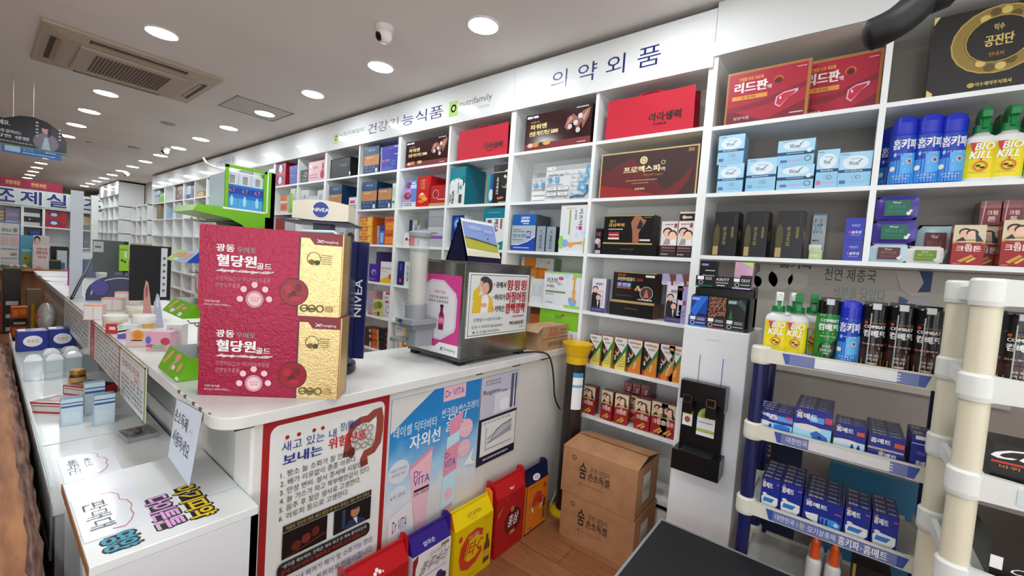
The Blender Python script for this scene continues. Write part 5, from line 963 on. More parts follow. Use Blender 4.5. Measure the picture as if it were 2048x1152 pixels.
# ---------------------------------------------------------------- stock on the white shelves
def Tx(s, u0, v0, u1, v1, c='#f0efec', bold=.015, q=0): return ('T', s, u0, v0, u1, v1, c, q, 0, bold)
def I(name, label, cat, xl, xr, yt, z, d, col, els=(), ins=.012, side=None, top=None, group=None, rough=.3, rz=0, tels=(), y=None, gap=0):
    y = (YS + ins) if y is None else y; z = z + .0006
    x0, x1 = xat(xl, y, z), xat(xr, y, z); h = zat(yt, x0, y) - z
    d = min(d, YB - .004 - y); xm = (x0 + x1) / 2
    if xm < -.575:
        k = math.floor((-.575 - xm) / .6); m0, m1 = (.0225, .012) if k % 2 == 0 else (.012, .0225); hi, lo = -.575 - .6 * k - m0, -.575 - .6 * (k + 1) + m1; rw = ROW + (2.352,)
        if xm < -10.175: hi, lo = -10.1975, -11.0225
    else:
        k = math.floor((xm + .575) / .63); m0 = .0225 if k == 0 else .012; lo, hi = -.575 + .63 * k + m0, -.575 + .63 * (k + 1) - .012; rw = ROWR + (2.40,)
    if x1 > hi: x0 -= min(x1 - hi, max(x0 - lo, 0)); x1 = hi
    if x0 < lo: x1 += min(lo - x0, max(hi - x1, 0)); x0 = lo
    up = min([r for r in rw if r > z + .02] + [9]); h = min(h, up - (.0195 if up < 2.3 else .002) - z)
    if rz: e_ = abs(math.sin(rz)) * d * .5; y += abs(math.sin(rz)) * (x1 - x0) * .5
    cm = M(col, rough) if isinstance(col, str) else col
    simple_box(name, label, cat, ((x0 + x1) / 2, y, z), x1 - x0 - .0016, d, h, rz, cm, els, side=side, top=top, group=group, rough=rough, tels=tels)
    return z + h
R0, R1, R2, R3, R4, R5, R6 = ROW
Q0, Q1, Q2 = ROWR
BX = 'product_box'
GF_ = '#c9a24f'
def frame(c, t=.03, q=.6): return [('r', 0, 0, 1, t / q * 1, c), ('r', 0, 1 - t / q, 1, 1, c), ('r', 0, 0, t, 1, c), ('r', 1 - t, 0, 1, 1, c)]
# --- first bay, next to the dispenser
def bag(xl, xr, yt, z, label, tx, ins=.02, depth=.10):
    y = YS + ins; x0, x1 = xat(xl, y, z), xat(xr, y, z); h = zat(yt, x0, y) - z; w = x1 - x0
    t = thing('gift_bag', label, 'bag', (x0, y, z + .0006), group='red cloth gift bags on the top shelf'); RC = M('#b81a30', .75); RC2 = M('#8f1322', .8)
    b = B(); N = 10
    f0 = []; f1 = []
    for i in range(N + 1):
        u = i / N; f0.append((w * u, -.004 * math.sin(u * PI) , 0)); f1.append((w * (.012 + .976 * u), .006 * math.sin(u * 9) * .5, h - .006 * math.sin(u * PI)))
    b.add(f0 + f1, [(i, i + 1, N + 2 + i, N + 1 + i) for i in range(N)], RC, True)
    k0 = [(x, depth, zz) for x, yy, zz in f0]; k1 = [(x, depth - .01, zz) for x, yy, zz in f1]
    b.add(k0 + k1, [(i + 1, i, N + 1 + i, N + 2 + i) for i in range(N)], RC, True)
    b.add([f0[-1], (w - .012, depth / 2, 0), k0[-1], k1[-1], (w - .03, depth / 2, h - .015), f1[-1]], [(0, 1, 4, 5), (1, 2, 3, 4)], RC2)
    b.add([f0[0], (.012, depth / 2, 0), k0[0], k1[0], (.03, depth / 2, h - .015), f1[0]], [(5, 4, 1, 0), (4, 3, 2, 1)], RC2)
    b.add([f0[0], f0[-1], k0[-1], k0[0]], [(3, 2, 1, 0)], RC2)
    b.art((0, -.0045, 0), (w, 0, 0), (0, .004, h), tx, e=.0006); b.build('bag_body', t)
    for yy in (.012, depth - .012):
        b = B(); b.tube(smooth([(w * .36, yy, h - .02), (w * .38, yy + .006, h + .004), (w * .5, yy + .012, h + .014), (w * .62, yy + .006, h + .004), (w * .64, yy, h - .02)]), .005, RC, 6); b.build('handle', t)
bag(1209, 1386, 203, R0, 'red cloth gift bag with black brush lettering, under the sign 의약외품', [Tx('라라생력', .52, .30, .86, .50, '#1d0d10', .02), Tx('TISRA', .56, .21, .72, .26, '#1d0d10', .01)])
brn = '#3a1717'
I('gift_box', 'wide dark red tonic box with gold frame and gold lettering 프로엑스피', 'box', 1197, 1392, 310, R1, .08, '#4a1a1c', [('r', 0, 0, 1, 1, '#c9a86a'), ('r', .012, 0, .985, .972, '#3b2322'), ('p', [(.012, 0), (.65, 0), (.35, .18), (.012, .28)], '#8f1e22'), ('p', [(.012, .28), (.35, .18), (.65, 0), (.80, 0), (.55, .40), (.35, .85), (.012, .55)], '#5d1d1f'), ('p', [(.62, 0), (.82, 0), (.93, .3), (.95, .6), (.85, .3)], '#6a2022'), ('c', .47, .78, .085, '#d8c690'), ('o', .47, .78, .05, .015, '#8a6a4a'), Tx('프로엑스피', .26, .52, .63, .66, '#e8d4a8', .02), Tx('액', .64, .52, .69, .60, '#e8d4a8', .02), ('o', .67, .70, .045, .012, '#d8c690'), Tx('PROXP Liquid', .48, .42, .67, .48, '#a8703c', .005), ('l', .30, .34, .62, .025, '#a8805c'), ('l', .36, .28, .54, .02, '#a8805c'), Tx('한풍제약', .40, .14, .50, .19, '#e8d4a8', .01), ('r', .90, .87, .955, .94, '#8a6a44')], rough=.2, side='#170f0f', top='#c9a86a')
zz = I('gift_box', 'long flat black box lying under the black and gold posture box', 'box', 1202, 1312, 487.5, R2, .16, '#141416', [Tx('power gold', .36, .48, .6, .62, '#8a6a44', .005)], rough=.25, side='#0e0c0b')
I('gift_box', 'black and gold tonic box with a bodybuilder picture, third shelf of the first bay', 'box', 1205, 1304, 431, zz, .10, '#17171a', [('r', 0, .96, 1, 1, '#a08a4a'), ('r', 0, 0, 1, .05, '#b89a5a'), Tx('청년', .12, .74, .24, .84, GF_, .02), Tx('강남파워', .10, .60, .42, .72, GF_, .02), ('l', .10, .50, .40, .03, '#d8d6d0'), ('r', .11, .16, .34, .42, '#8f1e22'), ('r', .12, .30, .32, .34, '#d8b0a8'), ('r', .11, .16, .34, .22, '#d8d6d2'), ('p', [(.62, .06), (.74, .06), (.73, .40), (.80, .60), (.86, .82), (.80, .86), (.72, .98), (.62, .94), (.56, .74), (.60, .45)], '#9a6048'), ('p', [(.68, .55), (.74, .85), (.80, .70), (.78, .50)], '#17171a'), ('r', .75, .12, .96, .18, '#c8c8c4'), ('l', .82, .9, .96, .02, '#8a8a84')], rough=.25, side='#1a1410', top='#b39a55')
I(BX, 'small narrow dark box with pink lettering at the far left of the posture box', 'box', 1188, 1201, 457, R2, .05, '#1a1626', [Tx('1E', .2, .7, .8, .85, '#d05a6a'), ('c', .4, .5, .12, '#b8b8c0'), ('r', .1, .02, .9, .15, '#a8b0c0'), ('e', .7, .35, .2, .12, '#b8705a')])
cpl = [('r', 0, .32, 1, 1, '#d8cfcb'), ('r', 0, 0, 1, .32, '#2c1c22'), ('f', .38, .66, .13, '#e0b49c', '#2a1c18'), ('f', .68, .60, .12, '#e8c0a8', '#3a2018'), ('p', [(.15, .34), (.3, .52), (.55, .5), (.6, .34)], '#9a9298'), ('p', [(.55, .34), (.62, .48), (.9, .5), (.95, .34)], '#e6e2e0'), ('l', .2, .9, .7, .03, '#8a6a6a'), ('r', .75, .82, .92, .94, '#7a4a4a'), ('l', .1, .24, .9, .03, '#a87a6a'), ('l', .1, .16, .9, .03, '#8a5a4a'), ('l', .1, .06, .5, .03, '#b8b0b0')]
I('hair_dye_box', 'cream hair dye box with a smiling couple, left of the pair by the upright', 'box', 1318, 1352, 443, R2, .05, '#cfc6c2', cpl, top='#b8acaa', side='#4a3a3a')
zz = I('hair_dye_box', 'cream hair dye box with a smiling couple, right of the pair by the upright', 'box', 1356, 1389, 442, R2, .05, '#cfc6c2', cpl, top='#b8acaa', side='#4a3a3a')
I(BX, 'small cream and brown box lying on top of the right couple box', 'box', 1359, 1391, 424, zz, .05, '#2c1c1c', [('r', 0, .82, 1, 1, '#cfc6c2'), ('e', .3, .42, .13, .2, '#c9b48a'), ('r', .35, .3, .8, .5, '#c8c0b8')], ins=.02)
svn = lambda: [('r', 0, 0, 1, .14, '#4a3f78'), ('p', [(.02, .14), (.02, .50), (.18, .70), (.38, .66), (.46, .42), (.66, .40), (.68, .14)], '#1c1a20'), ('f', .26, .66, .09, '#dcb49c', '#1c1418'), ('f', .50, .44, .085, '#dcb49c', '#1c1418'), ('p', [(.44, .34), (.5, .14), (.56, .34)], '#d8d8dc'), Tx('세븐플라스', .26, .80, .80, .88, '#2a2024', .015), ('l', .5, .62, .85, .02, '#c87a9a'), ('p', [(.72, .2), (.86, .2), (.84, .55), (.76, .55)], '#b8b4cc'), ('l', .1, .07, .9, .025, '#8a7fb0')]
I('hair_dye_box', 'lilac hair dye box with a black-suited couple at the left of the fourth shelf', 'box', 1180, 1208, 556, R3, .055, '#d6d2da', svn(), side='#8f86b0', top='#c9c6d0')
zz = I('gift_box', 'long flat black box with brown foil end lying under the joint tonic box', 'box', 1217, 1305, 600, R3, .16, '#161416', [Tx('STRONG GOLD', .36, .5, .66, .62, '#7a5230', .005), ('r', 0, .93, 1, 1, '#b39a6a')], rough=.25, side='#7a4a2c')
I('gift_box', 'black joint tonic box with an anatomical picture and gold rim', 'box', 1223, 1309, 542, zz, .10, '#161416', [('r', 0, .97, 1, 1, '#9a8450'), ('r', 0, 0, 1, .04, '#b89a6a'), Tx('조인트킹골드', .10, .70, .52, .82, '#d8c28a', .02), Tx('2002', .56, .72, .70, .80, '#c0302c', .02), Tx('청춘', .10, .86, .3, .92, '#c86a3c'), ('r', .10, .50, .44, .64, '#3f4f9a'), Tx('관·연골', .11, .51, .42, .63, '#c8d0e8', .02), ('r', .10, .44, .44, .49, '#a8442c'), ('o', .80, .34, .22, .02, '#b8b0ac'), ('c', .80, .34, .20, '#4a2c28'), ('p', [(.74, .2), (.80, .5), (.86, .2)], '#b8705a'), ('c', .60, .52, .05, '#9fb88a'), ('c', .56, .44, .05, '#c86a5a'), ('c', .64, .44, .05, '#d8a87a'), ('r', .76, .86, .96, .93, '#d8d8d4'), ('l', .10, .2, .5, .015, '#6a6a68'), ('l', .62, .10, .94, .04, '#c8c8c4')], rough=.25, side='#3a241a', top='#a08a55')
z1 = I('hair_dye_box', 'lilac hair dye box with a black-suited couple, right side of the fourth shelf', 'box', 1328, 1360, 570, R3, .055, '#d6d2da', svn(), side='#a39ac4', top='#c9c6d0')
z2 = I('hair_dye_box', 'plain lavender hair dye box turned sideways by the upright, fourth shelf', 'box', 1361.5, 1383, 573, R3, .055, '#9d95c4', [('r', .1, .88, .6, .95, '#5a3048'), ('r', .1, .5, .9, .62, '#d0c8dc'), ('r', .6, .5, .9, .62, '#8a4a3c'), ('l', .1, .3, .9, .04, '#7a70a8'), ('l', .1, .2, .9, .04, '#7a70a8')])
for k, (a, c, n_) in enumerate(((1323, 1351, '6'), (1353, 1385, '3'))):
    I('hair_dye_box', 'hair dye box lying flat on the lilac boxes, %s one' % ('left', 'right')[k], 'box', a, c, 547 + k, max(z1, z2) + .001, .10, '#a39ac0', [('p', [(.5, 1), (1, 1), (1, 0), (.72, 0)], '#6a3a30'), Tx(n_, .84, .08, .94, .4, '#e0dcd8', .03), ('r', 0, 0, .66, .3, '#d6d2da'), Tx('세븐플라스', .05, .08, .5, .26, '#4a4060', .01)], ins=.02)
# numbered hair colour boxes
def dye(xl, xr, yt, kind, num, label):
    main, hair = ('#d2a13a', '#1b8f3c') if kind == 'o' else ('#d8c65a', '#1f7a3a')
    tri = '#cf7a1e' if kind == 'o' else '#dccb62'
    els = [('r', 0, 0, 1, 1, '#221a18'), ('r', 0, .86, 1, 1, '#d9d5cf'), ('p', [(0, .86), (1, .86), (.62, .52)], '#d9d5cf'), ('p', [(1, .86), (1, 0), (.12, 0), (.10, .12)], '#2a7a3a' if kind == 'o' else '#1f7a3a'), ('p', [(.94, .62), (.97, 0), (.16, 0), (.13, .10)], tri), ('p', [(0, 0), (0, .2), (.14, .12), (.16, 0)], '#b8321e'), ('p', [(.10, .55), (.30, .68), (.46, .56), (.28, .42)], '#caa090'), ('e', .26, .60, .09, .07, '#2a1c1a'), Tx('씨앤케어', .12, .87, .6, .94, '#2a2a2c', .01), ('r', .62, .87, .9, .93, '#d0863c' if kind == 'o' else '#d9d5cf'), Tx('허브칼라', .30, .76, .80, .82, '#4a3a3c', .01)]
    if num: els += [Tx(num, .06, .30, .20, .44, '#f0eee8', .03)]
    els += [('p', [(.50, .12), (.68, .16), (.72, .34), (.58, .34)], '#e8d8a0' if kind == 'o' else '#c9b850'), ('p', [(.58, .14), (.66, .15), (.69, .33), (.63, .33)], '#b87a3c' if kind == 'o' else '#a8983c')] if kind == 'o' else [('l', .35, .12 + .08 * j, .9, .02, '#8a8440') for j in range(5)]
    I('hair_colour_box', label, 'box', xl, xr, yt, R4, .06, '#221a18', els, side='#7d2a20' if kind == 'o' else '#c9b850', top='#a05a50', group='numbered hair colour boxes on the fifth shelf', ins=.02)
for a in ((1176, 1199, 668, 'y', '', 'hair colour box, yellow triangle, first in the row from the umbrella stand'), (1200.5, 1221, 671, 'y', '', 'hair colour box, narrow yellow one, second in the row from the umbrella stand'), (1225, 1250, 674, 'y', '5', 'hair colour box, yellow with number 5, third from the umbrella stand'), (1251, 1280, 678, 'o', '5', 'hair colour box, orange with number 5, fourth from the umbrella stand'), (1283, 1312, 683, 'o', '6', 'hair colour box, orange with number 6'), (1316, 1345, 688, 'o', '7', 'hair colour box, orange with number 7, beside the 6'), (1349, 1377, 693, 'o', '7', 'hair colour box, orange with number 7, half behind the dispenser')): dye(*a)
# red cream hair dye boxes
CRE = [('r', 0, 0, 1, 1, '#9a1c20'), ('r', 0, .56, 1, 1, '#cfc0a0'), ('p', [(0, .52), (.3, .60), (.7, .60), (1, .52), (1, .58), (.7, .64), (.3, .64), (0, .57)], '#b8934a'), ('f', .36, .78, .11, '#dcae94', '#1b1412'), ('f', .58, .76, .105, '#e4bca4', '#2a1a16'), ('p', [(.66, .86), (.92, .62), (.96, .60), (.72, .58)], '#2c2c34'), ('p', [(.08, .60), (.30, .70), (.42, .60)], '#2a2226'), Tx('크림톤', .12, .34, .88, .48, '#ecdcd4', .03), ('r', .42, .48, .58, .53, '#d8a8a0'), ('p', [(.2, .10), (.62, .26), (.70, .22), (.32, .06)], '#c9983c'), ('p', [(.45, .08), (.72, .20), (.78, .16), (.55, .06)], '#d8b060'), ('l', .06, .02, .3, .02, '#c88a80')]
GRP = 'red cream hair dye boxes in the first bay'
def cream(xl, xr, yt, z, ins, label, rz=0, group=GRP, d=.055, **k): return I('hair_dye_box', label, 'box', xl, xr, yt, z, d, '#8f1a1e', CRE, ins=ins, side='#8a2224', top='#6e4a46', rz=rz, group=group, **k)
cream(1163, 1187, 770, R5, .02, 'red cream hair dye box on the bottom shelf, beside the umbrella stand')
cream(1198, 1222, 779, R5, .006, 'red cream hair dye box on the bottom shelf, second from the umbrella stand', -.12)
cream(1226, 1252, 786, R5, .004, 'red cream hair dye box on the bottom shelf, turned slightly, pulled forward', .16)
cream(1266, 1297, 795, R5, .02, 'red cream hair dye box on the bottom shelf, left of three by the dispenser')
cream(1299, 1331, 801, R5, .02, 'red cream hair dye box on the bottom shelf, middle of three by the dispenser')
cream(1332, 1364, 810, R5, .02, 'red cream hair dye box on the bottom shelf, cut off by the dispenser')
zs = []
for k, (a, c) in enumerate(((1236, 1254), (1256, 1274), (1276, 1296))): zs.append(cream(a, c, 787 + k * 2, R5, .10, 'red hair dye box in the hidden back row, %s under the wrapped pack' % ('left', 'middle', 'right')[k], d=.09, y=None))
zt2 = max(zs) + .0005; yw = YS + .095
WR = [('r', 0, 0, 1, 1, '#7a2a30'), ('r', 0, .7, 1, 1, '#8f5a58'), Tx('크림', .35, .42, .85, .6, '#e0d0cc', .03), Tx('톤', .4, .15, .8, .35, '#e0d0cc', .03), ('p', [(.1, 0), (.2, 1), (.28, 1), (.16, 0)], '#b89a9a')]
for k, (a, c) in enumerate(((1247, 1263), (1264, 1280), (1281, 1297))): I('hair_dye_box', 'shrink-wrapped hair dye box on top of the row, %s of three' % ('left', 'middle', 'right')[k], 'box', a, c, 763 + k * 3, zt2, .11, '#6e2a2e', WR, y=yw, side='#6a5654', top='#7a6664', group='shrink-wrapped hair dye boxes', rough=.15)
# --- second bay
pwm = [('r', 0, 0, 1, .19, '#6e1a1c'), ('r', .02, .90, .20, .96, '#cfd4da'), ('c', .04, .93, .035, '#e8e8e8'), ('r', .10, .90, .13, .96, '#3a8ac8'), Tx('유한의', .08, .76, .22, .80, '#c9a24f', .01), Tx('파워맨', .08, .58, .34, .72, '#e4cf8a', .02), Tx('산삼 아르기닌 5000', .07, .40, .52, .53, '#e4cf8a', .015), ('e', .10, .15, .05, .06, '#d8b0a0'), ('e', .19, .16, .06, .07, '#c07a3c'), ('e', .28, .15, .05, .06, '#2c241c'), ('e', .36, .17, .06, .06, '#c8a04a'), ('p', [(.62, .50), (.66, .75), (.74, .82), (.80, .72), (.88, .86), (.98, .92), (.96, .70), (.88, .40), (.86, .60), (.80, .30), (.77, .60), (.70, .58), (.68, .40)], '#7d4a3a'), ('p', [(.64, .55), (.70, .78), (.74, .70)], '#b87a64'), ('p', [(.86, .70), (.96, .90), (.90, .60)], '#b87a64')]
for (a, c) in ((.84, .74), (.78, .58), (.70, .50), (.82, .38)): pwm += [('c', a, c, .065, '#d8d4d2'), ('o', a, c, .04, .01, '#6a5a58')]
pwm += [('l', .78, .95, .95, .025, '#d8d4d2'), ('r', .82, .06, .94, .08, '#e0c0b0')]
I('gift_box', 'wide dark brown tonic box with gold lettering 파워맨, top shelf of the second bay', 'box', 1048, 1180, 233, R0, .08, '#32171a', pwm, rough=.15, side='#1c0e10', top='#2a1416')
qup = [('r', 0, .86, 1, 1, '#a9a9ad'), ('r', .02, .89, .22, .98, '#d8dadc'), ('c', .16, .94, .02, '#3a8a7a')]
for i in range(7):
    for j in range(7):
        if (i + j) % 1 == 0 and not (1 <= i <= 3 and 2 <= j <= 5): qup.append(('p', [(.03 + i * .14, .04 + j * .115), (.15 + i * .14, .04 + j * .115), (.03 + i * .14, .13 + j * .115)], '#b0b3b6' if (i * 3 + j) % 2 else '#c9cbce'))
qup2 = [e for e in qup]
qup += [Tx('큐-업', .06, .50, .32, .68, '#2f8fc0', .03), Tx('위장 건강 지킴', .08, .70, .42, .76, '#5a5a60', .01), ('l', .06, .44, .42, .02, '#6a6a70')]
for (u, v) in ((.05, .28), (.31, .28), (.05, .12), (.31, .12)): qup += [('r', u, v, u + .24, v + .12, '#8a8c90'), ('r', u + .01, v + .015, u + .23, v + .105, '#dfe0e2'), Tx('피로회복', u + .06, v + .04, u + .18, v + .08, '#5a5a60', .01)]
qup += curve_band([(.95, .95), (.93, .78), (.97, .62), (.90, .50), (.80, .46), (.78, .30), (.88, .22), (.94, .34), (.88, .42)], .035, M('#3f9fc8', .3), 1.6) + curve_band([(.60, .06), (.75, .10), (.90, .08), (.97, .2), (.96, .40)], .03, M('#2a6a90', .3), 1.6) + curve_band([(.78, .70), (.86, .64), (.90, .55)], .03, M('#6ab8d8', .3), 1.6)
I('gift_box', 'silver and white patterned box with blue lettering 큐-업, front one', 'box', 1092, 1182, 334, R1, .09, '#d2d4d6', qup, rough=.18, side='#b8bac0', top='#c0c2c4')
I('gift_box', 'silver patterned 큐-업 box partly hidden behind its twin', 'box', 1061, 1100, 348, R1, .06, '#d2d4d6', qup2 + [Tx('큐-업', .10, .50, .72, .68, '#2f8fc0', .03), ('l', .1, .44, .8, .02, '#6a6a70'), ('r', .08, .28, .72, .40, '#dfe0e2'), ('r', .08, .12, .72, .24, '#dfe0e2')], rough=.18, ins=.105, side='#b8bac0', top='#c0c2c4')
z1 = I(BX, 'silver and navy medicine box under the blue one, second bay', 'box', 1021, 1068, 451, R2, .14, '#a9b4ba', [('p', [(0, 0), (1, 0), (1, .56), (.7, .36), (.3, .22), (0, .22)], '#1d3fa8'), ('p', [(0, .22), (.3, .22), (.7, .36), (1, .56), (1, .60), (.7, .39), (.3, .25), (0, .25)], '#dfe3e6'), Tx('반포텐', .06, .52, .58, .66, '#3f6fa0', .02), ('r', .64, .50, .82, .78, '#2a50a8'), Tx('비타', .66, .54, .80, .74, '#e4e6ea', .02), ('l', .06, .74, .6, .03, '#5a6a74'), ('l', .06, .82, .4, .03, '#5a6a74'), ('l', .06, .42, .5, .03, '#5a6a74'), ('l', .1, .10, .8, .04, '#b8c4e0')], side='#4f5a62')
I(BX, 'bright blue medicine box on top of the silver and navy one', 'box', 1025, 1072, 429.5, z1, .16, '#1f5cab', [Tx('씨앤케어', .36, .55, .72, .80, '#dfe6f0', .02), ('r', .36, .3, .72, .5, '#c8d4e6'), ('l', .45, .12, .7, .08, '#dfe6f0')], side='#4a545a', top='#2a66b4')
for k, (a, c) in enumerate(((1070.5, 1088.5), (1090, 1109))):
    I(BX, 'slim grey blue box with a bird mark and vertical print, %s of two' % ('left', 'right')[k], 'box', a, c, 452 + k, R2, .14, '#76858e', [('r', .04, .02, .96, .97, '#8a99a2'), ('p', [(.3, .86), (.5, .76), (.8, .70), (.55, .74), (.6, .88), (.48, .78)], '#2a3238'), Tx('관절건강', .35, .10, .65, .66, '#3a464e', .02, 3)], side='#22282c')
kid = [Tx('키즈빅', .08, .66, .36, .82, '#2a2a2c', .02), Tx('골드', .38, .62, .50, .70, '#4a4a4c', .01), ('e', .46, .82, .065, .05, '#c02a6a'), Tx('초유', .43, .80, .49, .84, '#f0d8e4', .01), Tx('츄어블정', .08, .54, .28, .62, '#3a3a3c', .01), ('r', .06, .40, .60, .45, '#6a8a5a'), ('l', .06, .34, .3, .02, '#c05a6a'), ('e', .56, .90, .10, .06, '#b8d0ea'), ('e', .58, .72, .06, .04, '#cfe0f0'), ('r', .58, 0, .98, .08, '#8fc85a'), ('e', .80, .18, .10, .12, '#7aa6d8'), ('e', .73, .24, .05, .07, '#7aa6d8'), ('p', [(.78, .20), (.86, .20), (.85, .42), (.79, .42)], '#d8a04a'), ('c', .82, .46, .06, '#d8a04a'), ('p', [(.80, .50), (.84, .50), (.835, .80), (.805, .80)], '#c8903c'), ('c', .81, .84, .06, '#d8a04a'), ('l', .08, .10, .28, .02, '#8a8a90')]
I(BX, 'white children vitamin box 키즈빅 standing on its end, giraffe sideways', 'box', 1118, 1171, 411, R2, .08, '#d6d9dc', [Tx('키즈빅', .70, .58, .84, .92, '#2a2a2c', .02, 3), Tx('골드', .62, .48, .70, .56, '#4a4a4c', .01, 3), ('e', .78, .52, .07, .045, '#c02a6a'), Tx('츄어블정', .54, .70, .62, .90, '#3a3a3c', .01, 3), ('r', .34, .38, .40, .90, '#8aa85a'), ('l', .2, .93, .6, .01, '#c05a6a'), ('e', .88, .44, .09, .06, '#b8d0ea'), ('e', .66, .37, .06, .05, '#b8d0ea'), ('e', .08, .22, .10, .14, '#8fc85a'), ('e', .24, .20, .12, .08, '#7aa6d8'), ('p', [(.32, .14), (.32, .22), (.62, .22), (.62, .17)], '#d8a04a'), ('p', [(.60, .19), (.60, .22), (.86, .235), (.86, .19)], '#c8903c'), ('c', .86, .215, .035, '#d8a04a'), ('c', .46, .15, .04, '#d8a04a'), ('r', .94, .0, 1, .3, '#8fc85a')], side='#b8bcc0')
I(BX, 'large white and orange medicine carton behind the children vitamin box', 'box', 1037, 1102, 514, R3, .08, '#c4c6c4', [('r', .1, .58, .46, 1, '#d07a1c'), ('r', .46, .2, .82, .78, '#c9741c'), ('r', .52, .2, .56, .78, '#a85a14'), ('c', .04, .95, .015, '#2a2a2c'), Tx('+', .8, .86, .88, .94, '#c8743c')], ins=.12, side='#6f7f6c')
I(BX, 'white medicine box with a faint tablet drawing, beside the children vitamin box', 'box', 1057, 1086.5, 556, R3, .09, '#ccd0d0', [('r', .2, .3, .8, .75, '#bcc2c4'), ('r', .35, .4, .65, .7, '#c8cccd'), ('r', 0, 0, .05, 1, '#c88a4a')], ins=.03)
I(BX, 'white children vitamin box 키즈빅 with giraffe and green top edge, lying wide', 'box', 1087.5, 1163, 542, R3, .10, '#d6d9dc', kid + [('r', 0, .97, 1, 1, '#8fc85a'), ('r', .78, .90, 1, 1, '#8fc85a')], top='#9ac86a', side='#b8bcc0')
I(BX, 'orange medicine box beside the green-lidded one behind the small carton', 'box', 1055, 1081, 614, R4, .12, '#a8561c', [('r', 0, .85, 1, 1, '#5a2a14'), ('r', 0, .5, 1, .62, '#c8742c'), ('r', 0, .2, 1, .3, '#c8742c')], ins=.03)
I(BX, 'white children vitamin box 키즈빅 with a bright green upper half, lowest above the counter', 'box', 1082, 1161, 613, R4, .12, '#cfd4d8', [('r', 0, .60, 1, 1, '#7ab82c'), Tx('키즈빅', .40, .80, .56, .90, '#2a3a1c', .015), ('e', .60, .90, .04, .03, '#a83a6a'), ('c', .48, .66, .02, '#2a2a2c'), ('e', .52, .46, .05, .04, '#c02a6a'), ('e', .62, .52, .12, .05, '#b8d0ea'), ('p', [(.82, .05), (.90, .05), (.88, .5), (.84, .5)], '#c8903c'), ('c', .85, .5, .04, '#d8a04a')], top='#8ac83c')
# --- third bay
bag(914, 1014, 263, R0, 'red cloth gift bag with black brush lettering, under the nutrifamily sign', [Tx('라라생력', .55, .26, .90, .46, '#1d0d10', .02), Tx('TISRA', .60, .20, .76, .24, '#4a1018', .01)])
meg = [('r', 0, .84, 1, 1, '#0f6f82'), Tx('MEGA', .18, .05, .32, .38, '#1c1c20', .03, 1), ('e', .45, .58, .42, .12, '#d8dcdc'), ('r', 0, 0, 1, .56, '#d0d6d8'), ('r', .62, .05, .82, .28, '#4a3a34'), ('r', .55, .3, .60, .6, '#3a4a54'), ('r', .05, .08, .12, .3, '#8a4a4a'), ('c', .3, .66, .035, '#b8a88a'), ('c', .55, .68, .035, '#c8b89a'), ('e', .72, .46, .09, .06, '#4a9a7a'), ('r', .85, .5, .92, .76, '#4a3a2c')]
I(BX, 'teal vitamin carton lettered MEGA upright, deep side showing, third bay', 'box', 897, 928, 336, R1, .21, '#1c8496', meg + [Tx('MEGA', .18, .05, .32, .38, '#1c1c20', .03, 1)], side='#10687a', top='#0d5f70', rough=.2)
I(BX, 'deep blue and green eye health box, third bay second shelf', 'box', 972, 986, 349, R1, .08, '#1f4f9a', [('r', 0, 0, .4, 1, '#2a8a7a'), ('e', .6, .3, .3, .2, '#c8d0dc')], ins=.03)
z1 = I(BX, 'black lutein box with a moon picture and orange patch, third bay', 'box', 987, 1018, 346, R1, .10, '#15161c', [Tx('루테인', .22, .30, .36, .85, '#d8d4cc', .02, 3), ('e', .78, .68, .26, .2, '#8a9070'), ('e', .70, .70, .2, .16, '#15161c'), ('c', .76, .86, .05, '#d8d0a8'), ('p', [(.35, .12), (.75, .16), (.7, .22), (.3, .2)], '#c8642c'), ('r', .4, .0, .9, .06, '#8a8a7a')], ins=.02)
I(BX, 'black box with a white strip lying on the moon picture box', 'box', 988, 1019, 331, z1, .10, '#1c1b1c', [('r', .05, .2, .35, .8, '#3a3632'), ('r', 0, 0, 1, .1, '#c8b89a'), ('r', .75, .05, 1, .25, '#d8d4cc')], ins=.02)
I(BX, 'blue eye drop box with a glowing iris, left of the desk calendar', 'box', 900.5, 925, 431, R2, .08, '#16307f', [('c', .5, .74, .19, '#2a6ac8'), ('c', .5, .74, .12, '#8fc0e8'), ('c', .5, .74, .06, '#16307f'), Tx('REX', .1, .05, .4, .3, '#e0e4ec', .02, 1), ('p', [(1, 0), (1, .7), (.85, .35), (.88, 0)], '#c8d0d8')], side='#c8ccd0')
I(BX, 'white and teal vitamin carton lettered MEGA upside down, right of the desk calendar', 'box', 969, 1013, 417, R2, .12, '#0f7486', [('r', .12, .0, 1, .76, '#d8dcdc'), ('p', [(.5, 0), (1, 0), (1, .22), (.66, .15)], '#12806e'), Tx('MEGA', .54, .42, .70, .72, '#1c1c20', .03, 3), ('r', .80, .5, .88, .74, '#a03038'), ('c', .78, .08, .045, '#9fd0c8'), ('r', .2, .64, .4, .72, '#5a4a44'), ('l', .25, .88, .8, .03, '#5aa0a8')], top='#12808f')
I(BX, 'white and blue small box behind the calendar foot', 'box', 894, 912, 509, R3, .08, '#c4ccd2', [('l', .2, .6, .8, .1, '#4a6a9a'), ('l', .2, .4, .8, .08, '#4a6a9a')])
I(BX, 'dark brown box on the shelf behind the desk calendar', 'box', 985, 1006, 506, R3, .10, '#3a1a1c', [('r', 0, .5, 1, .55, '#6a2a2c')], ins=.06)
I(BX, 'grey supplement box mostly hidden behind the steel drink warmer', 'box', 930, 960, 512, R3, .10, '#8a8f94', [('r', 0, .6, 1, .8, '#5a6a8a')], ins=.05)
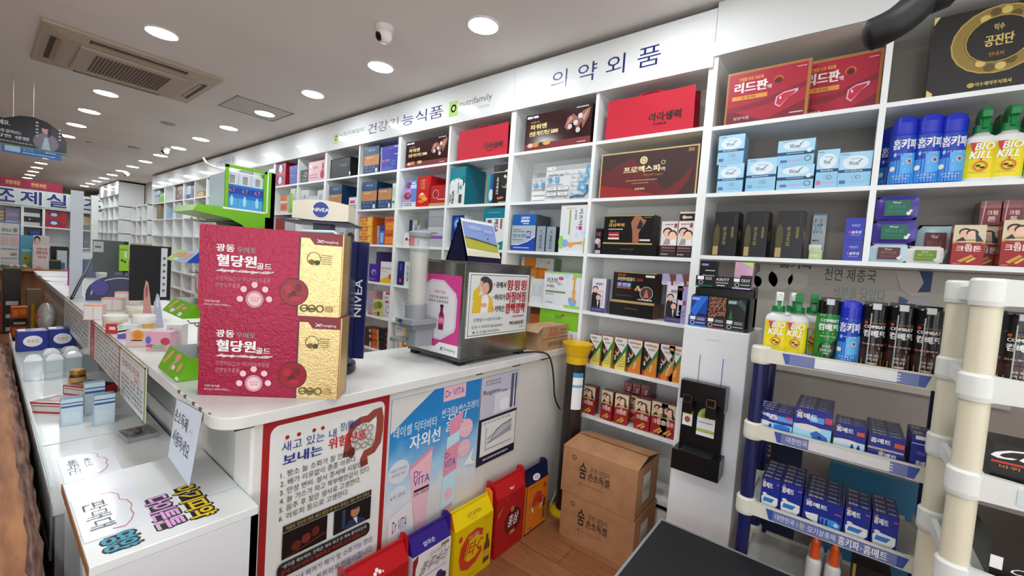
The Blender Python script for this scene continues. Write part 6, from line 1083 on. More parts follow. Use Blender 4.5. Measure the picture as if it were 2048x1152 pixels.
# --- fourth bay
I('gift_box', 'wide dark brown tonic box 파워맨 on the top shelf of the fourth bay', 'box', 810, 895, 286, R0, .08, '#32171a', pwm, rough=.15, side='#1c0e10', top='#2a1416')
z1 = I(BX, 'pink and blue liver tonic box, lower of two at the left of the bay', 'box', 804.5, 831, 379, R1, .09, '#5f7fc8', [('r', 0, 0, 1, .28, '#d2d4d8'), ('r', 0, .28, .6, 1, '#b88ac0'), ('e', .35, .62, .28, .2, '#7a2a44'), ('e', .42, .66, .14, .1, '#b85a74'), ('l', .1, .18, .7, .05, '#3a4a6a'), ('l', .1, .08, .7, .05, '#3a4a6a')])
I(BX, 'pink and blue liver tonic box, upper of two at the left of the bay', 'box', 810, 833, 362, z1, .09, '#6a86cc', [('e', .35, .5, .22, .35, '#8a3a5c'), ('r', .5, .1, 1, .5, '#c8d0e4'), ('r', .6, .6, .9, .75, '#dfe2ec')], ins=.04)
I(BX, 'bright red tonic box with an orange dragon swirl, fourth bay', 'box', 832, 859, 354, R1, .15, '#c4201e', [('r', .1, .58, .8, .95, '#a81818'), Tx('홍삼정', .3, .58, .6, .9, '#d88a2c', .02, 3), ('e', .4, .35, .28, .08, '#d87a2c'), ('e', .6, .25, .2, .07, '#e0a03c'), ('e', .35, .18, .24, .06, '#d86a20'), ('e', .4, .42, .14, .04, '#e8dcc8')], side='#a81a1c', rough=.2)
I(BX, 'crimson box with a white heart outline, fourth bay', 'box', 860, 894, 372, R1, .16, '#a81f24', [('r', 0, 0, 1, .15, '#b08a5a'), ('o', .38, .58, .22, .025, '#d8b0a8'), ('p', [(.24, .58), (.52, .66), (.38, .36)], '#7f1418'), ('l', .5, .3, .95, .05, '#d8b0a8')], side='#8f1a1e')
I(BX, 'slim navy and white box standing behind the small red and white one', 'box', 816, 838, 440, R2, .05, '#c4c8c6', [('r', 0, 0, .3, 1, '#1a2560'), ('e', .85, .9, .14, .12, '#5a9a4a'), Tx('마이너', .5, .2, .75, .8, '#4a4a4c', .02, 3)], ins=.12)
I(BX, 'small white box with a red half and a red seal, behind the cup tube', 'box', 807, 829, 465, R2, .08, '#d4d6d4', [('r', .5, 0, 1, 1, '#c43028'), ('e', .25, .5, .13, .12, '#8a2a24'), ('p', [(.42, .45), (.5, .55), (.5, .35)], '#c43028')])
z1 = I(BX, 'grey and white box with a violet stripe, under two plain grey boxes', 'box', 856, 888, 453.5, R2, .15, '#b4b8bc', [('r', 0, .40, 1, .56, '#7a4fa0'), Tx('이명케어', .08, .62, .6, .72, '#3a3a40', .02), ('r', 0, 0, 1, .36, '#a8acb0')], side='#8a8d90')
z1 = I(BX, 'plain grey box, middle of the grey stack in the fourth bay', 'box', 857.5, 889.5, 434, z1, .16, '#93969c', [('r', 0, 0, 1, .04, '#6f7276')], side='#74777c')
I(BX, 'plain grey box, topmost of the grey stack in the fourth bay', 'box', 858.5, 890.5, 418.5, z1, .16, '#989ba0', [('r', 0, 0, 1, .05, '#6f7276')], side='#74777c')
I(BX, 'white and violet ear tonic box beside the grey stack', 'box', 837, 855.5, 456, R2, .10, '#c2c4c6', [Tx('이명', .2, .3, .8, .5, '#3a3a40', .02), ('r', 0, .9, 1, 1, '#8a70a8')], ins=.03)
I(BX, 'narrow navy box with a red glow, on the shelf behind the cup tube', 'box', 793.5, 806, 522, R3, .08, '#161f5c', [('c', .5, .2, .08, '#c84a3a'), ('r', .35, .6, .65, .9, '#3a4a9a')], ins=.02)
I(BX, 'narrow white box with vertical print next to the navy one', 'box', 807, 820, 523, R3, .08, '#ccd0d2', [Tx('관절엔', .35, .2, .65, .85, '#4a5a6a', .02, 3)], side='#7f8a98', ins=.02)
I(BX, 'white and light blue box low behind the cup dispenser bracket', 'box', 805, 822, 622, R4, .10, '#c2d2da', [('e', .6, .7, .3, .2, '#4a9ac8')], ins=.03)
z1 = I(BX, 'white and yellow sun picture box just above the counter, lower one', 'box', 788, 815, 665, R5, .10, '#d2d4d4', [('p', [(.45, 0), (1, 0), (1, 1), (.55, 1)], '#d8a42c'), ('c', .75, .62, .16, '#b8461c'), ('c', .75, .62, .07, '#e8d8b0'), Tx('비타', .2, .2, .35, .7, '#b03050', .02, 1)], ins=.02)
I(BX, 'white and yellow box lying on the sun picture box', 'box', 788.5, 815, 647, z1, .10, '#c8caca', [('r', .75, 0, 1, 1, '#d0a848'), Tx('비타민', .2, .4, .6, .65, '#4a4a60', .01)], ins=.02)
# --- fifth bay
tan = lambda: [('r', 0, 0, 1, .42, '#1d3f66'), ('r', 0, .42, 1, .94, '#b07a48'), ('r', .1, .26, .25, .38, '#3a7a9a'), ('r', .35, .26, .5, .38, '#5a4a9a'), ('r', .6, .26, .72, .38, '#3a6ab0'), ('r', .78, .04, .92, .24, '#d0d4d4'), ('l', .1, .12, .6, .04, '#6a86a8'), Tx('메디씨', .2, .78, .6, .86, '#e0d0bc', .01), ('l', .4, .66, .7, .02, '#8a5a34')]
nvt = [Tx('메디씨', .3, .4, .7, .65, '#9fb8d8', .01)]
def tanstack(xl, xr, y1, y2, z, where):
    zz = I(BX, 'navy multivitamin box with a tan label band, %s' % where, 'box', xl, xr, y1, z, .16, '#1c3a60', tan(), side='#16304f')
    if y2: I(BX, 'plain navy multivitamin box on top of the tan-labelled one, %s' % where, 'box', xl + 1.5, xr + 1.5, y2, zz, .16, '#1d4468', nvt, side='#163450', ins=.02)
tanstack(727, 757, 311, 296, R0, 'top shelf of the fifth bay'); tanstack(722, 752, 381, 365, R1, 'second shelf of the fifth bay, left')
tanstack(755, 782, 377, 0, R1, 'second shelf of the fifth bay, right'); tanstack(657, 682, 388, 372, R1, 'second shelf of the sixth bay')
pur = [('r', 0, 0, .06, 1, '#b89ac8'), Tx('레드 콜라겐', .1, .55, .5, .68, '#d88a9a', .02), ('o', .72, .46, .14, .03, '#5ab0a8'), ('l', .1, .2, .7, .03, '#8a90d8'), ('l', .1, .1, .7, .03, '#8a90d8'), ('r', .75, .9, .98, .95, '#b8b8e8')]
z1 = I(BX, 'violet blue collagen box, lower of two on the top shelf of the fifth bay', 'box', 760, 796, 310, R0, .14, '#3234a0', pur); I(BX, 'violet blue collagen box, upper of two on the top shelf of the fifth bay', 'box', 761, 797, 295, z1, .14, '#3436a2', [('r', 0, 0, .06, 1, '#b89ac8'), ('l', .4, .6, .7, .1, '#a878a8'), ('r', .75, .7, .98, .85, '#b8b8e8')])
I(BX, 'narrow white and green box at the right end of the fifth bay', 'box', 783, 791, 367, R1, .12, '#cfd6d0', [('r', .7, 0, 1, 1, '#9fd88a'), ('c', .35, .25, .06, '#3a3a3c'), ('r', .3, .45, .5, .85, '#8a9a9a')], side='#9fd88a')
org = [('r', .62, 0, 1, 1, '#d8962c'), ('r', .62, .1, .9, .9, '#e0b040'), ('r', 0, 0, .6, .5, '#d8a02c'), ('e', .25, .25, .06, .12, '#8a6a2c'), ('e', .45, .25, .06, .12, '#8a6a2c'), Tx('프로폴', .05, .62, .45, .82, '#e8d0b0', .02)]
z = R2
for k, yt in enumerate((472, 453, 434)): z = I(BX, 'orange propolis box in the left stack of the fifth bay, %s' % ('bottom', 'middle', 'top')[k], 'box', 719, 744 + k * .5, yt, z, .12, '#c8621e', org, side='#b8561c', group='orange boxes in the fifth bay')
z = R2
for k, yt in enumerate((464, 434)): z = I(BX, 'orange box with a dark red band in the right stack of the fifth bay, %s' % ('lower', 'upper')[k], 'box', 769, 789 + k * .4, yt, z, .12, '#c8601c', [('e', .5, .80, .48, .07, '#a02a24'), ('r', .15, .15, .9, .6, '#d88a28'), ('l', .2, .4, .8, .03, '#a8601c'), ('l', .2, .3, .8, .03, '#a8601c')], group='orange boxes in the fifth bay')
I(BX, 'slim light blue box between the orange stacks', 'box', 757.5, 768, 450, R2, .10, '#3a62b0', [('r', 0, .7, 1, 1, '#24307a'), ('r', .2, .1, .8, .6, '#8aa8d8')], side='#c8c8cc')
I(BX, 'slim white and green box beside the left orange stack', 'box', 746, 756, 452, R2, .10, '#b8c0bc', [('r', 0, 0, 1, .4, '#8aa0b8'), ('r', 0, .8, 1, .95, '#9ab86a')], ins=.06)
z1 = I(BX, 'violet box with a grey moth picture, beside the navy stand', 'box', 737, 756, 527, R3, .10, '#44248a', [('e', .5, .55, .25, .16, '#8a8ab8'), ('e', .55, .5, .12, .08, '#2a1a5a'), ('l', .1, .12, .6, .06, '#9a8ac8')])
I(BX, 'dark violet box behind the white and yellow one', 'box', 750, 786, 503, R3, .06, '#3a1f6a', [('r', .45, 0, .48, 1, '#2a1450')], ins=.13)
I(BX, 'white box with a yellow lower half and an orange sun, fourth shelf of the fifth bay', 'box', 761.5, 785, 523, R3, .10, '#d2d3d2', [('p', [(0, 0), (1, 0), (1, .45), (0, .12)], '#d8b020'), ('c', .85, .32, .13, '#b85a1c'), Tx('비타민D', .1, .66, .9, .74, '#6a4a5a', .015), ('l', .1, .56, .5, .03, '#c08a5a')])
I(BX, 'pink and blue slim box, left on the fifth shelf of the fifth bay', 'box', 734.5, 747, 581, R4, .08, '#b88a98', [('r', .3, .1, .7, .8, '#8aa0b8'), ('r', 0, 0, 1, .08, '#b85a7a')])
I(BX, 'yellow green box with a tree and a child, fifth shelf of the fifth bay', 'box', 744.5, 765, 598, R4, .06, '#c9c07a', [('e', .62, .7, .3, .22, '#5a7a2a'), ('e', .3, .62, .25, .22, '#8a8a3a'), ('r', .45, .05, .7, .3, '#5a4a4a'), ('e', .58, .4, .12, .1, '#d8b08a'), ('l', .08, .15, .4, .05, '#8a6a2c')], ins=.006)
z1 = I(BX, 'white box with a red stamp and a map outline, lower of two', 'box', 765.5, 781, 600, R4, .08, '#cfcfd2', [('r', .3, .86, .8, .98, '#c0442c'), ('o', .7, .5, .2, .03, '#3a3a3c'), ('l', .1, .1, .6, .03, '#5a6a8a'), ('r', .85, .1, 1, .5, '#d8a0a8')])
I(BX, 'white box with a red stamp, upper of two', 'box', 766, 781.5, 583, z1, .08, '#cfcfd2', [('r', .35, .7, .85, .98, '#c0442c'), ('e', .4, .3, .3, .15, '#9aa8c0')])
z = R5; za = R5
for k in range(5):
    yt = 696 - 11 * k; z = I(BX, 'brown and orange flat box in the stack just above the counter, %s' % ('lowest', 'second', 'middle', 'fourth', 'topmost')[k], 'box', 728, 757, yt + .5, z, .10, '#4a2a18', [('r', .55, .05, .9, .95, '#c8581c'), ('r', .9, 0, 1, 1, '#b8a86a'), ('e', .42, .5, .08, .3, '#b8a8a0')], group='brown and orange flat boxes in the fifth bay', ins=.02)
    za = I(BX, 'black and red flat box in the stack just above the counter, %s' % ('lowest', 'second', 'middle', 'fourth', 'topmost')[k], 'box', 758, 778, yt + 4.5, za, .10, '#16161e', [('p', [(.6, .0), (1, .2), (1, .95), (.7, .6)], '#8a2424'), ('r', .1, .45, .6, .55, '#3a3a4a')], group='black and red flat boxes in the fifth bay', ins=.02)
# --- sixth to ninth bays
I('gift_box', 'glossy black gift box with a small gold mark, top shelf of the sixth bay', 'box', 660, 700, 320, R0, .16, '#1c2026', [Tx('흑삼진', .5, .56, .82, .68, '#8a8a3c', .02), ('r', .04, .04, .96, .96, '#20252c')][::-1], rough=.06, side='#0e0f12')
I(BX, 'white medicine box with a red mark and navy lid, sixth bay', 'box', 697, 714, 394, R1, .12, '#cdd0d4', [('r', .15, .5, .7, .72, '#c84048'), ('l', .1, .3, .9, .08, '#4a5a7a'), ('l', .1, .15, .9, .08, '#4a5a7a'), ('r', 0, .95, 1, 1, '#24307a')], top='#24307a', side='#2a3478')
I(BX, 'grey bottle box with a dark arch, third shelf of the sixth bay', 'box', 692, 712, 450, R2, .12, '#8f9298', [('e', .5, .35, .38, .25, '#2c2628'), ('r', .1, 0, .9, .3, '#5a3f3c'), ('r', 0, .8, 1, .84, '#a8aab0')])
I(BX, 'white box above the navy stand, third shelf of the sixth bay', 'box', 676, 690, 455, R2, .12, '#bcbfc2', [('l', .2, .6, .8, .08, '#6a7078')])
I('gift_box', 'pale pink gift box with red print and a red ribbon figure, seventh bay', 'box', 616, 648, 325, R0, .12, '#c99ea4', [('r', .02, .02, .98, .95, '#d2aeb2'), ('c', .12, .78, .09, '#e6d8d8'), ('c', .12, .5, .07, '#e6d8d8'), Tx('콜라겐', .3, .6, .6, .74, '#a8304a', .02), ('e', .88, .3, .12, .22, '#b0203c'), ('e', .9, .7, .06, .2, '#a8304a'), ('l', .1, .3, .6, .03, '#8a4a5c'), ('l', .1, .16, .6, .03, '#8a4a5c')], rough=.15)
I(BX, 'black box with a white ring pattern, left of the pink gift box', 'box', 600, 615.5, 341, R0, .12, '#16171a', [('o', .7, .6, .2, .06, '#b8bcc0'), ('e', .5, .2, .5, .14, '#5a6068'), ('r', .2, .5, .5, .6, '#8a7a3c')])
for k, (a, c, yt, s) in enumerate(((602, 616, 381, '홍삼'), (617, 633, 393, '칼슘'), (634, 648, 381, '루테'))): I(BX, 'white medicine box above the cream header of the navy stand, %s of three' % ('left', 'middle', 'right')[k], 'box', a, c, yt, R1, .12, '#c4c9cc', [Tx(s, .3, .3, .6, .8, '#6a7a84', .02, 3 * (k == 0)), ('r', 0, .08, 1, .14, '#a8889a' if k == 1 else '#7f8c94')], group='white medicine boxes in the seventh bay', ins=.012 if k != 1 else .006)
bear = [('e', .45, .55, .36, .36, '#3a3f7a'), ('e', .45, .48, .2, .3, '#c8cde0'), ('e', .45, .72, .12, .14, '#dfe2ee'), ('c', .2, .9, .05, '#8a90c0'), ('l', .1, .08, .8, .05, '#d88a80')]
z1 = I(BX, 'red box with a white bear in a navy oval, lower of two in the eighth bay', 'box', 551.5, 570, 352, R0, .17, '#a81c20', bear, side='#a01a1e'); I(BX, 'red box with a white bear in a navy oval, upper of two in the eighth bay', 'box', 553, 571, 328, z1, .17, '#aa1e22', bear, side='#a01a1e')
z = R0
for k, yt in enumerate((360, 347, 333)): z = I(BX, 'blue box stacked beside the red bear boxes, %s' % ('bottom', 'middle', 'top')[k], 'box', 579, 596, yt, z, .14, '#3c46a0', [('r', .05, .5, .5, .7, '#8a7a6a' if k == 1 else '#5a62b8'), ('r', 0, 0, 1, .05, '#2a3280')], group='blue boxes in the eighth bay')
z = R1
for k, yt in enumerate((407, 392)): z = I(BX, 'orange and white box in the eighth bay, %s' % ('lower', 'upper')[k], 'box', 560, 574, yt, z, .10, '#cfcfcc', [('r', 0, .25, 1, 1, '#c8703c'), ('e', .4, .6, .2, .15, '#a8502c')], group='orange and white boxes in the eighth bay')
z1 = I(BX, 'green and white striped box in the eighth bay', 'box', 577, 591, 387, R1, .12, '#b8c4bc', [('r', 0, 0, .5, 1, '#8ab82c'), ('e', .5, .1, .4, .16, '#6a9a1c'), Tx('간장', .6, .4, .8, .8, '#6a7a74', .02, 3)])
I(BX, 'small pale green box on the green and white striped one', 'box', 581, 593, 378, z1, .08, '#c4d0c0', [('r', .8, 0, 1, 1, '#6ab02c')], ins=.02)
I(BX, 'dark red and cream box on the third shelf of the eighth bay', 'box', 550, 567, 437, R2, .12, '#8f2a2c', [('r', 0, 0, 1, .3, '#a87a6a')]); I(BX, 'white and grey box on the third shelf of the eighth bay', 'box', 568, 586, 437, R2, .12, '#b8bcbf', [('r', 0, 0, 1, .4, '#8a8f94')])
I(BX, 'white box with a green leaf picture, top shelf beside the green stand', 'box', 537, 549, 339, R0, .12, '#c4c8cc', [('e', .5, .3, .3, .25, '#3a6a3a'), ('r', .1, .7, .9, .8, '#5a6a8a')])
I(BX, 'black and white box on the second shelf beside the green stand', 'box', 540, 548, 396, R1, .12, '#2a2c30', [('r', 0, 0, 1, .5, '#a8acb0')])
# --- far bays, small in the distance
far = [(438, 453, 356, R0, '#b0724a', 'tan and orange box beside the blue plaster boxes, far bay', [('r', 0, .8, 1, 1, '#c8a890'), ('e', .6, .4, .3, .3, '#7a4a34')]),
       (392, 405, 384, R0, '#b09a68', 'tan jar box with a dark band, far bay above the green canopy', [('r', 0, .85, 1, 1, '#8a7044'), ('r', 0, 0, 1, .1, '#6a5434')]),
       (372, 381, 373, R0, '#b4c0cc', 'white and blue box in a far bay, left of the tan jar box', [('r', 0, 0, 1, .35, '#2f5f8f')]),
       (346, 360, 371, R0, '#4a2a22', 'dark brown box with white dots in a far bay', [('c', .3, .3, .1, '#d8c8b8'), ('c', .6, .5, .1, '#c8a890'), ('c', .4, .75, .1, '#d8c8b8')]),
       (322, 337, 388, R0, '#5a9a2c', 'plain green carton in the last bays of the long run', [('r', 0, 0, .3, 1, '#7ab84a')]),
       (308, 318, 380, R0, '#9fb0bc', 'pale blue box in the last bay of the long run', [('r', 0, .5, 1, .6, '#5a7a9a')]),
       (313, 321, 410, R1, '#8a7a5a', 'olive box on the second shelf of the last bay', []), (330, 339, 418, R1, '#8fb0cc', 'light blue box on the second shelf of a far bay', []),
       (352, 362, 402, R1, '#a8b0b4', 'grey box on the second shelf behind the green canopy', []), (407, 420, 402, R1, '#3a2a24', 'dark box on the second shelf in shadow behind the green canopy', [('c', .5, .5, .2, '#b8a890')])]
for (a, c, yt, z, col, lb, e) in far: I(BX, lb, 'box', a, c, yt, z, .14, col, e, ins=.03)
z = R0
for k, yt in enumerate((385, 375, 364, 354)): z = I(BX, 'light blue box in a column of four in a far bay, %s' % ('bottom', 'second', 'third', 'top')[k], 'box', 424, 431.5, yt, z, .12, '#7aaed0', [('r', 0, .1, 1, .25, '#c8dce8')], group='light blue boxes in a far bay', ins=.03)
z = I(BX, 'navy box under the blue one in a far bay', 'box', 384, 391, 372, R0, .14, '#2a3f66', [], ins=.04)
# --- right-hand unit
rid = lambda: [('r', 0, 0, 1, 1, '#a4713c'), ('r', .025, 0, .965, .955, '#a51d34'), ('p', [(.025, 0), (.5, 0), (.025, .28)], '#6f1426'), ('p', [(.025, .30), (.45, .38), (.965, .62), (.965, .52), (.5, .28), (.025, .2)], '#84182c'), ('p', [(.5, 0), (.965, 0), (.965, .28)], '#7a1628'), Tx('간질환 보조 치료제', .15, .80, .45, .87, '#dca04a', .015), Tx('리드판', .10, .58, .50, .77, '#efe6e4', .035), Tx('액', .51, .58, .56, .66, '#efe6e4', .02), ('o', .64, .72, .075, .025, '#c86a34'), ('e', .64, .70, .05, .05, '#5a1418'), ('r', .08, .44, .52, .52, '#d8923c'), Tx('1일 1회 복용', .20, .455, .38, .505, '#5a2a14', .01),
    ('p', [(.62, .26), (.63, .40), (.72, .47), (.88, .50), (.87, .44), (.78, .36), (.68, .20)], '#d8b8d0'), ('p', [(.635, .27), (.645, .39), (.72, .45), (.85, .47), (.84, .43), (.77, .35), (.68, .22)], '#c02a3c'), ('e', .68, .37, .012, .025, '#f0d8dc'), ('l', .84, .88, .95, .015, '#e8c0b8'), ('l', .80, .06, .95, .02, '#e8d0cc'), Tx('일양약품', .12, .06, .32, .12, '#e0b8b8', .01)]
I('gift_box', 'wide red liver tonic box with tan edges lettered 리드판, left and in front', 'box', 1447, 1614, 149, Q0, .05, '#a4713c', rid(), rough=.18, side='#b07c42', top='#b07c42', ins=.006)
I('gift_box', 'wide red liver tonic box with tan edges lettered 리드판, right and behind its twin', 'box', 1590, 1757, 128, Q0, .05, '#a4713c', rid(), rough=.18, side='#b07c42', top='#b07c42', ins=.075)
blk = [('r', .0, 0, 1, 1, '#1b1716')] + [('c', .62, .60, .40, '#b89c48'), ('c', .62, .60, .385, '#8a7432')]
for a in range(14): blk.append(('c', .62 + .335 * .64 * math.cos(a * PI / 7), .60 + .335 * math.sin(a * PI / 7), .045, '#cdb566' if a % 2 else '#5c4c22'))
blk += [('c', .62, .60, .275, '#b89c48'), ('c', .62, .60, .265, '#1b1716'), Tx('공진단', .50, .52, .75, .65, '#cdb566', .03), Tx('익수', .57, .70, .66, .78, '#cdb566', .03), Tx('안내서', .55, .40, .68, .45, '#a8742c', .02), Tx('익수제약주식회사', .46, .06, .78, .11, '#cdb566', .01), ('e', .42, .085, .035, .03, '#b89c48'), ('p', [(0, 1), (.06, 1), (0, .9)], '#d8c27a'), ('p', [(0, 0), (.06, 0), (.06, .05), (0, .1)], '#d8c27a')]
I('gift_box', 'large glossy black medicine box with a round gold seal reading 공진단', 'box', 1850, 2075, 38, Q0, .10, '#1b1716', blk, rough=.08, side='#0d0b0b', ins=.02)
wow = lambda k=0: [('r', 0, .42, 1, .50, '#24466e'), ('r', 0, 0, 1, .42, '#8fc2de'), ('e', .5, .70, .40, .20, '#d4e4ec'), Tx('Wow!', .30, .62, .62, .74, '#4a5a74', .01), ('p', [(.60, .70), (.72, .78), (.71, .80), (.58, .72)], '#4a5a74'), ('l', .35, .80, .65, .015, '#6a7a94'), ('l', .2, .445, .75, .03, '#b8cce0'), ('o', .62, .28, .055, .012, '#5a7a8a'), ('o', .48, .28, .05, .012, '#8aa8bc'), ('l', .42, .13, .85, .03, ('#a0b4dc', '#d8a0c0')[k == 1]), ('r', .06, .10, .24, .2, ('#4a70a8', '#d86a94', '#5aa8c8')[k]), ('l', .06, .93, .3, .02, '#5a7a98')]
wow2 = lambda: [('r', 0, .40, 1, .53, '#24466e'), ('r', 0, 0, 1, .40, '#8fc2de'), ('e', .5, .78, .36, .18, '#d4e4ec'), Tx('Wow!', .32, .66, .62, .84, '#4a5a74', .01), ('p', [(.60, .78), (.70, .90), (.69, .92), (.58, .80)], '#4a5a74'), ('l', .26, .46, .72, .03, '#b8cce0'), ('e', .86, .56, .07, .09, '#d4e4ec'), ('o', .84, .24, .11, .025, '#4a6a5a'), ('r', .10, .12, .28, .22, '#4a70a8'), ('l', .32, .18, .72, .06, '#c8a8d0'), ('l', .12, .93, .5, .02, '#7a9ab8')]
LB = '#a3cfe8'; WG = 'pale blue tissue boxes on the right-hand unit'
WI = lambda xl, xr, yt, z, e, lb: I('tissue_box', lb, 'box', xl, xr, yt, z, .10, LB, e, side='#6f9fc0', top='#9cc4dc', group=WG)
z1 = WI(1432, 1484, 330, Q1, wow(), 'pale blue box lettered Wow, bottom of the left stack'); WI(1433, 1486, 273, z1, wow(), 'pale blue box lettered Wow, top of the left stack')
WI(1489, 1549, 319, Q1, wow(2), 'pale blue box lettered Wow, standing alone between the two stacks')
z1 = WI(1551, 1625, 333, Q1, wow2(), 'wide pale blue box lettered Wow, bottom of the middle stack'); WI(1552, 1627, 283, z1, wow2(), 'wide pale blue box lettered Wow, top of the middle stack')
WI(1628, 1673, 301, Q1, wow(1), 'narrow pale blue box lettered Wow with a pink patch'); WI(1675, 1742, 306, Q1, wow(), 'pale blue box lettered Wow beside the blue aerosols')
ycn = YS + .05
for k, (px, top, yy, lb) in enumerate(((1797, 236, ycn, 'blue aerosol can on the right-hand unit, left of the front three'), (1846, 231, ycn, 'blue aerosol can on the right-hand unit, middle of the front three'), (1894, 229, ycn, 'blue aerosol can on the right-hand unit, right of the front three'), (1773, 256, ycn + .085, 'blue aerosol can in shadow behind the left front one'))):
    can((xat(px, yy, Q1 + .001), yy, Q1 + .001), lb, 'h', canscale(px, top, yy, Q1, .214), .05)
for k, (px, yy, tr, lb) in enumerate(((1951, ycn, PLW2, 'BIO KILL spray bottle on the upper right shelf, left one in front'), (2006, ycn, PLW2, 'BIO KILL spray bottle on the upper right shelf, right one in front'), (1986, ycn + .10, GRC, 'BIO KILL spray bottle on the upper right shelf, left one behind'), (2043, ycn + .10, GRC, 'BIO KILL spray bottle on the upper right shelf, right one behind'))):
    biokill((xat(px, yy, Q1 + .001), yy, Q1 + .001), .08, lb, canscale(2006, 212, ycn, Q1, .226), GRC)
for k, (a, c, yt) in enumerate(((1423, 1470, 424), (1485, 1530, 423), (1547, 1601, 422))):
    els = [('e', .14, .42, .13, .30, '#4a4222'), ('r', .02, .02, .24, .22, '#a8925a'), Tx('동의보감', .40, .25, .54, .66, '#8a7a44', .02, 3), ('r', .74, .42, .84, .66, '#6a6230'), ('r', .86, .7, .89, .95, '#3a3a34')]
    fl = [('c', .5, .5, .07, '#b89a4c'), ('c', .32, .54, .045, '#c8ac60'), ('c', .68, .54, .045, '#c8ac60'), ('c', .5, .58, .045, '#d8c07a'), ('c', .5, .42, .045, '#a8863c'), ('c', .38, .45, .04, '#c8ac60'), ('c', .62, .45, .04, '#c8ac60')]
    y = YS + .014; z = Q2 + .0006; x0, x1 = xat(a, y, z), xat(c, y, z); h = zat(yt, x0, y) - z
    simple_box('tonic_box', 'upright black and gold tonic box with a gold flower on its side, %s of three' % ('left', 'middle', 'right')[k], 'box', ((x0 + x1) / 2, y, z), x1 - x0, .11, h, 0, '#17181a', els, side='#131314', group='black and gold tonic boxes', sels=fl)
I('sign_card', 'white card with blue script standing at the back between black and blue boxes', 'card', 1617, 1645, 427, Q2, .004, '#c9d2d4', [Tx('Soft', .1, .58, .75, .88, '#3f8fb8', .01), ('r', 0, .96, 1, 1, '#5a9ab8'), ('l', .1, .42, .6, .03, '#4a4a4c'), ('l', .1, .30, .5, .03, '#a83a3c'), ('l', .1, .2, .7, .05, '#3a3a3c')], ins=.19)
z1 = I('soap_box', 'small pale green soap box, lower of two beside the black tonic boxes', 'box', 1616, 1643, 500, Q2, .06, '#a8c08a', [('r', 0, .9, 1, 1, '#c8d4b0'), ('r', .1, .3, .7, .6, '#c0d0a0')], ins=.05); I('soap_box', 'small cream and green soap box, upper of two beside the black tonic boxes', 'box', 1616.5, 1643, 489, z1, .06, '#b8c8a0', [('r', 0, .5, 1, 1, '#d8d4c4')], ins=.05)
blb = [('l', .3, .68, .8, .02, '#c8ccf0'), ('l', .35, .62, .75, .02, '#c8ccf0'), Tx('솔루션', .35, .28, .85, .42, '#e4e6f4', .02), ('r', .2, .3, .32, .4, '#c04a6a'), ('l', .3, .2, .8, .02, '#b8bce8')]
z1 = I(BX, 'bright blue medicine box beside the wet wipes, lower of two', 'box', 1686, 1725, 480, Q2, .06, '#1c2aa0', blb); I(BX, 'bright blue medicine box beside the wet wipes, upper of two', 'box', 1688, 1727, 436, z1, .06, '#1c2aa2', blb)
# soft packs of wet wipes
def pack(xl, xr, yt, z, col, lab, name, label, ins=.02, fl='#d8d8c8', d=.07):
    y = YS + ins; z += .0006; x0, x1 = xat(xl, y, z), xat(xr, y, z); h = zat(yt, x0, y) - z; w = x1 - x0
    N = 8; b = B(); vs = []
    for j in range(N + 1):
        for i in range(N + 1):
            u, v = i / N, j / N; bul = .012 * (math.sin(u * PI) * math.sin(v * PI)) ** .5 if 0 < u < 1 and 0 < v < 1 else 0
            vs.append((w * u + (.004 * math.sin(v * PI) * (-1 if u < .5 else 1) if u in (0, 1) else 0), .012 - bul, h * v))
    b.add(vs, [(j * (N + 1) + i, j * (N + 1) + i + 1, (j + 1) * (N + 1) + i + 1, (j + 1) * (N + 1) + i) for j in range(N) for i in range(N)], M(col, .25), True)
    b.prism([(0, .012, 0), (w, .012, 0), (w, .012, h), (0, .012, h)], (0, d, 0), M(col, .3))
    b.box(.004, w - .004, .03, d - .02, h, h + .006, M(col, .3))
    b.art((w * .2, -.0008, h * .15), (w * .62, 0, 0), (0, 0, h * .68), [('r', 0, 0, 1, 1, lab[0]), Tx('Wow!', .3, .78, .62, .92, '#d8e0d8', .01), Tx('물티슈', .12, .45, .85, .70, lab[1], .02), ('l', .1, .25, .85, .05, lab[1]), ('e', .96, .14, .09, .12, fl), ('e', 1.04, .3, .06, .09, fl)], e=.0004)
    tag(b.build('wipes_pack', loc=(x0, y, z)), label, 'pack', 'wet wipes packs'); return z + h + .006
z1 = pack(1739, 1811, 488, Q2, '#b4ccd6', ('#5a2a34', '#8a6a5a'), '', 'pale blue wet wipes pack with a maroon label, bottom left of the wipes', fl='#e0e0d8')
z2 = pack(1743, 1829, 442, z1, '#45358f', ('#155f4c', '#3a8a5c'), '', 'purple wet wipes pack with a green label, lower of the purple two')
pack(1751, 1833, 394, z2, '#433490', ('#155f4c', '#3a8a5c'), '', 'purple wet wipes pack with a green label, topmost of the pile')
pack(1813, 1884, 494, Q2, '#d6d4d2', ('#66861f', '#a0b85a'), '', 'white wet wipes pack with an olive green label')
pack(1829, 1899, 452, Q2, '#a9c6c8', ('#6a1f2a', '#9a5a4a'), '', 'pale teal wet wipes pack with a dark red label, standing behind', ins=.115, d=.05)
GR2 = 'red cream hair dye boxes on the right-hand unit'
cream(1899, 1965, 450, Q2, .01, 'large red cream hair dye box beside the wet wipes, right-hand unit', 0, GR2)
cream(1996, 2062, 440, Q2, .01, 'large red cream hair dye box cut off by the right edge of the view', 0, GR2)
zq = cream(1930, 1998, 452, Q2, .10, 'red hair dye box of the hidden back row, left, right-hand unit', 0, GR2); cream(2000, 2068, 452, Q2, .10, 'red hair dye box of the hidden back row, right, right-hand unit', 0, GR2)
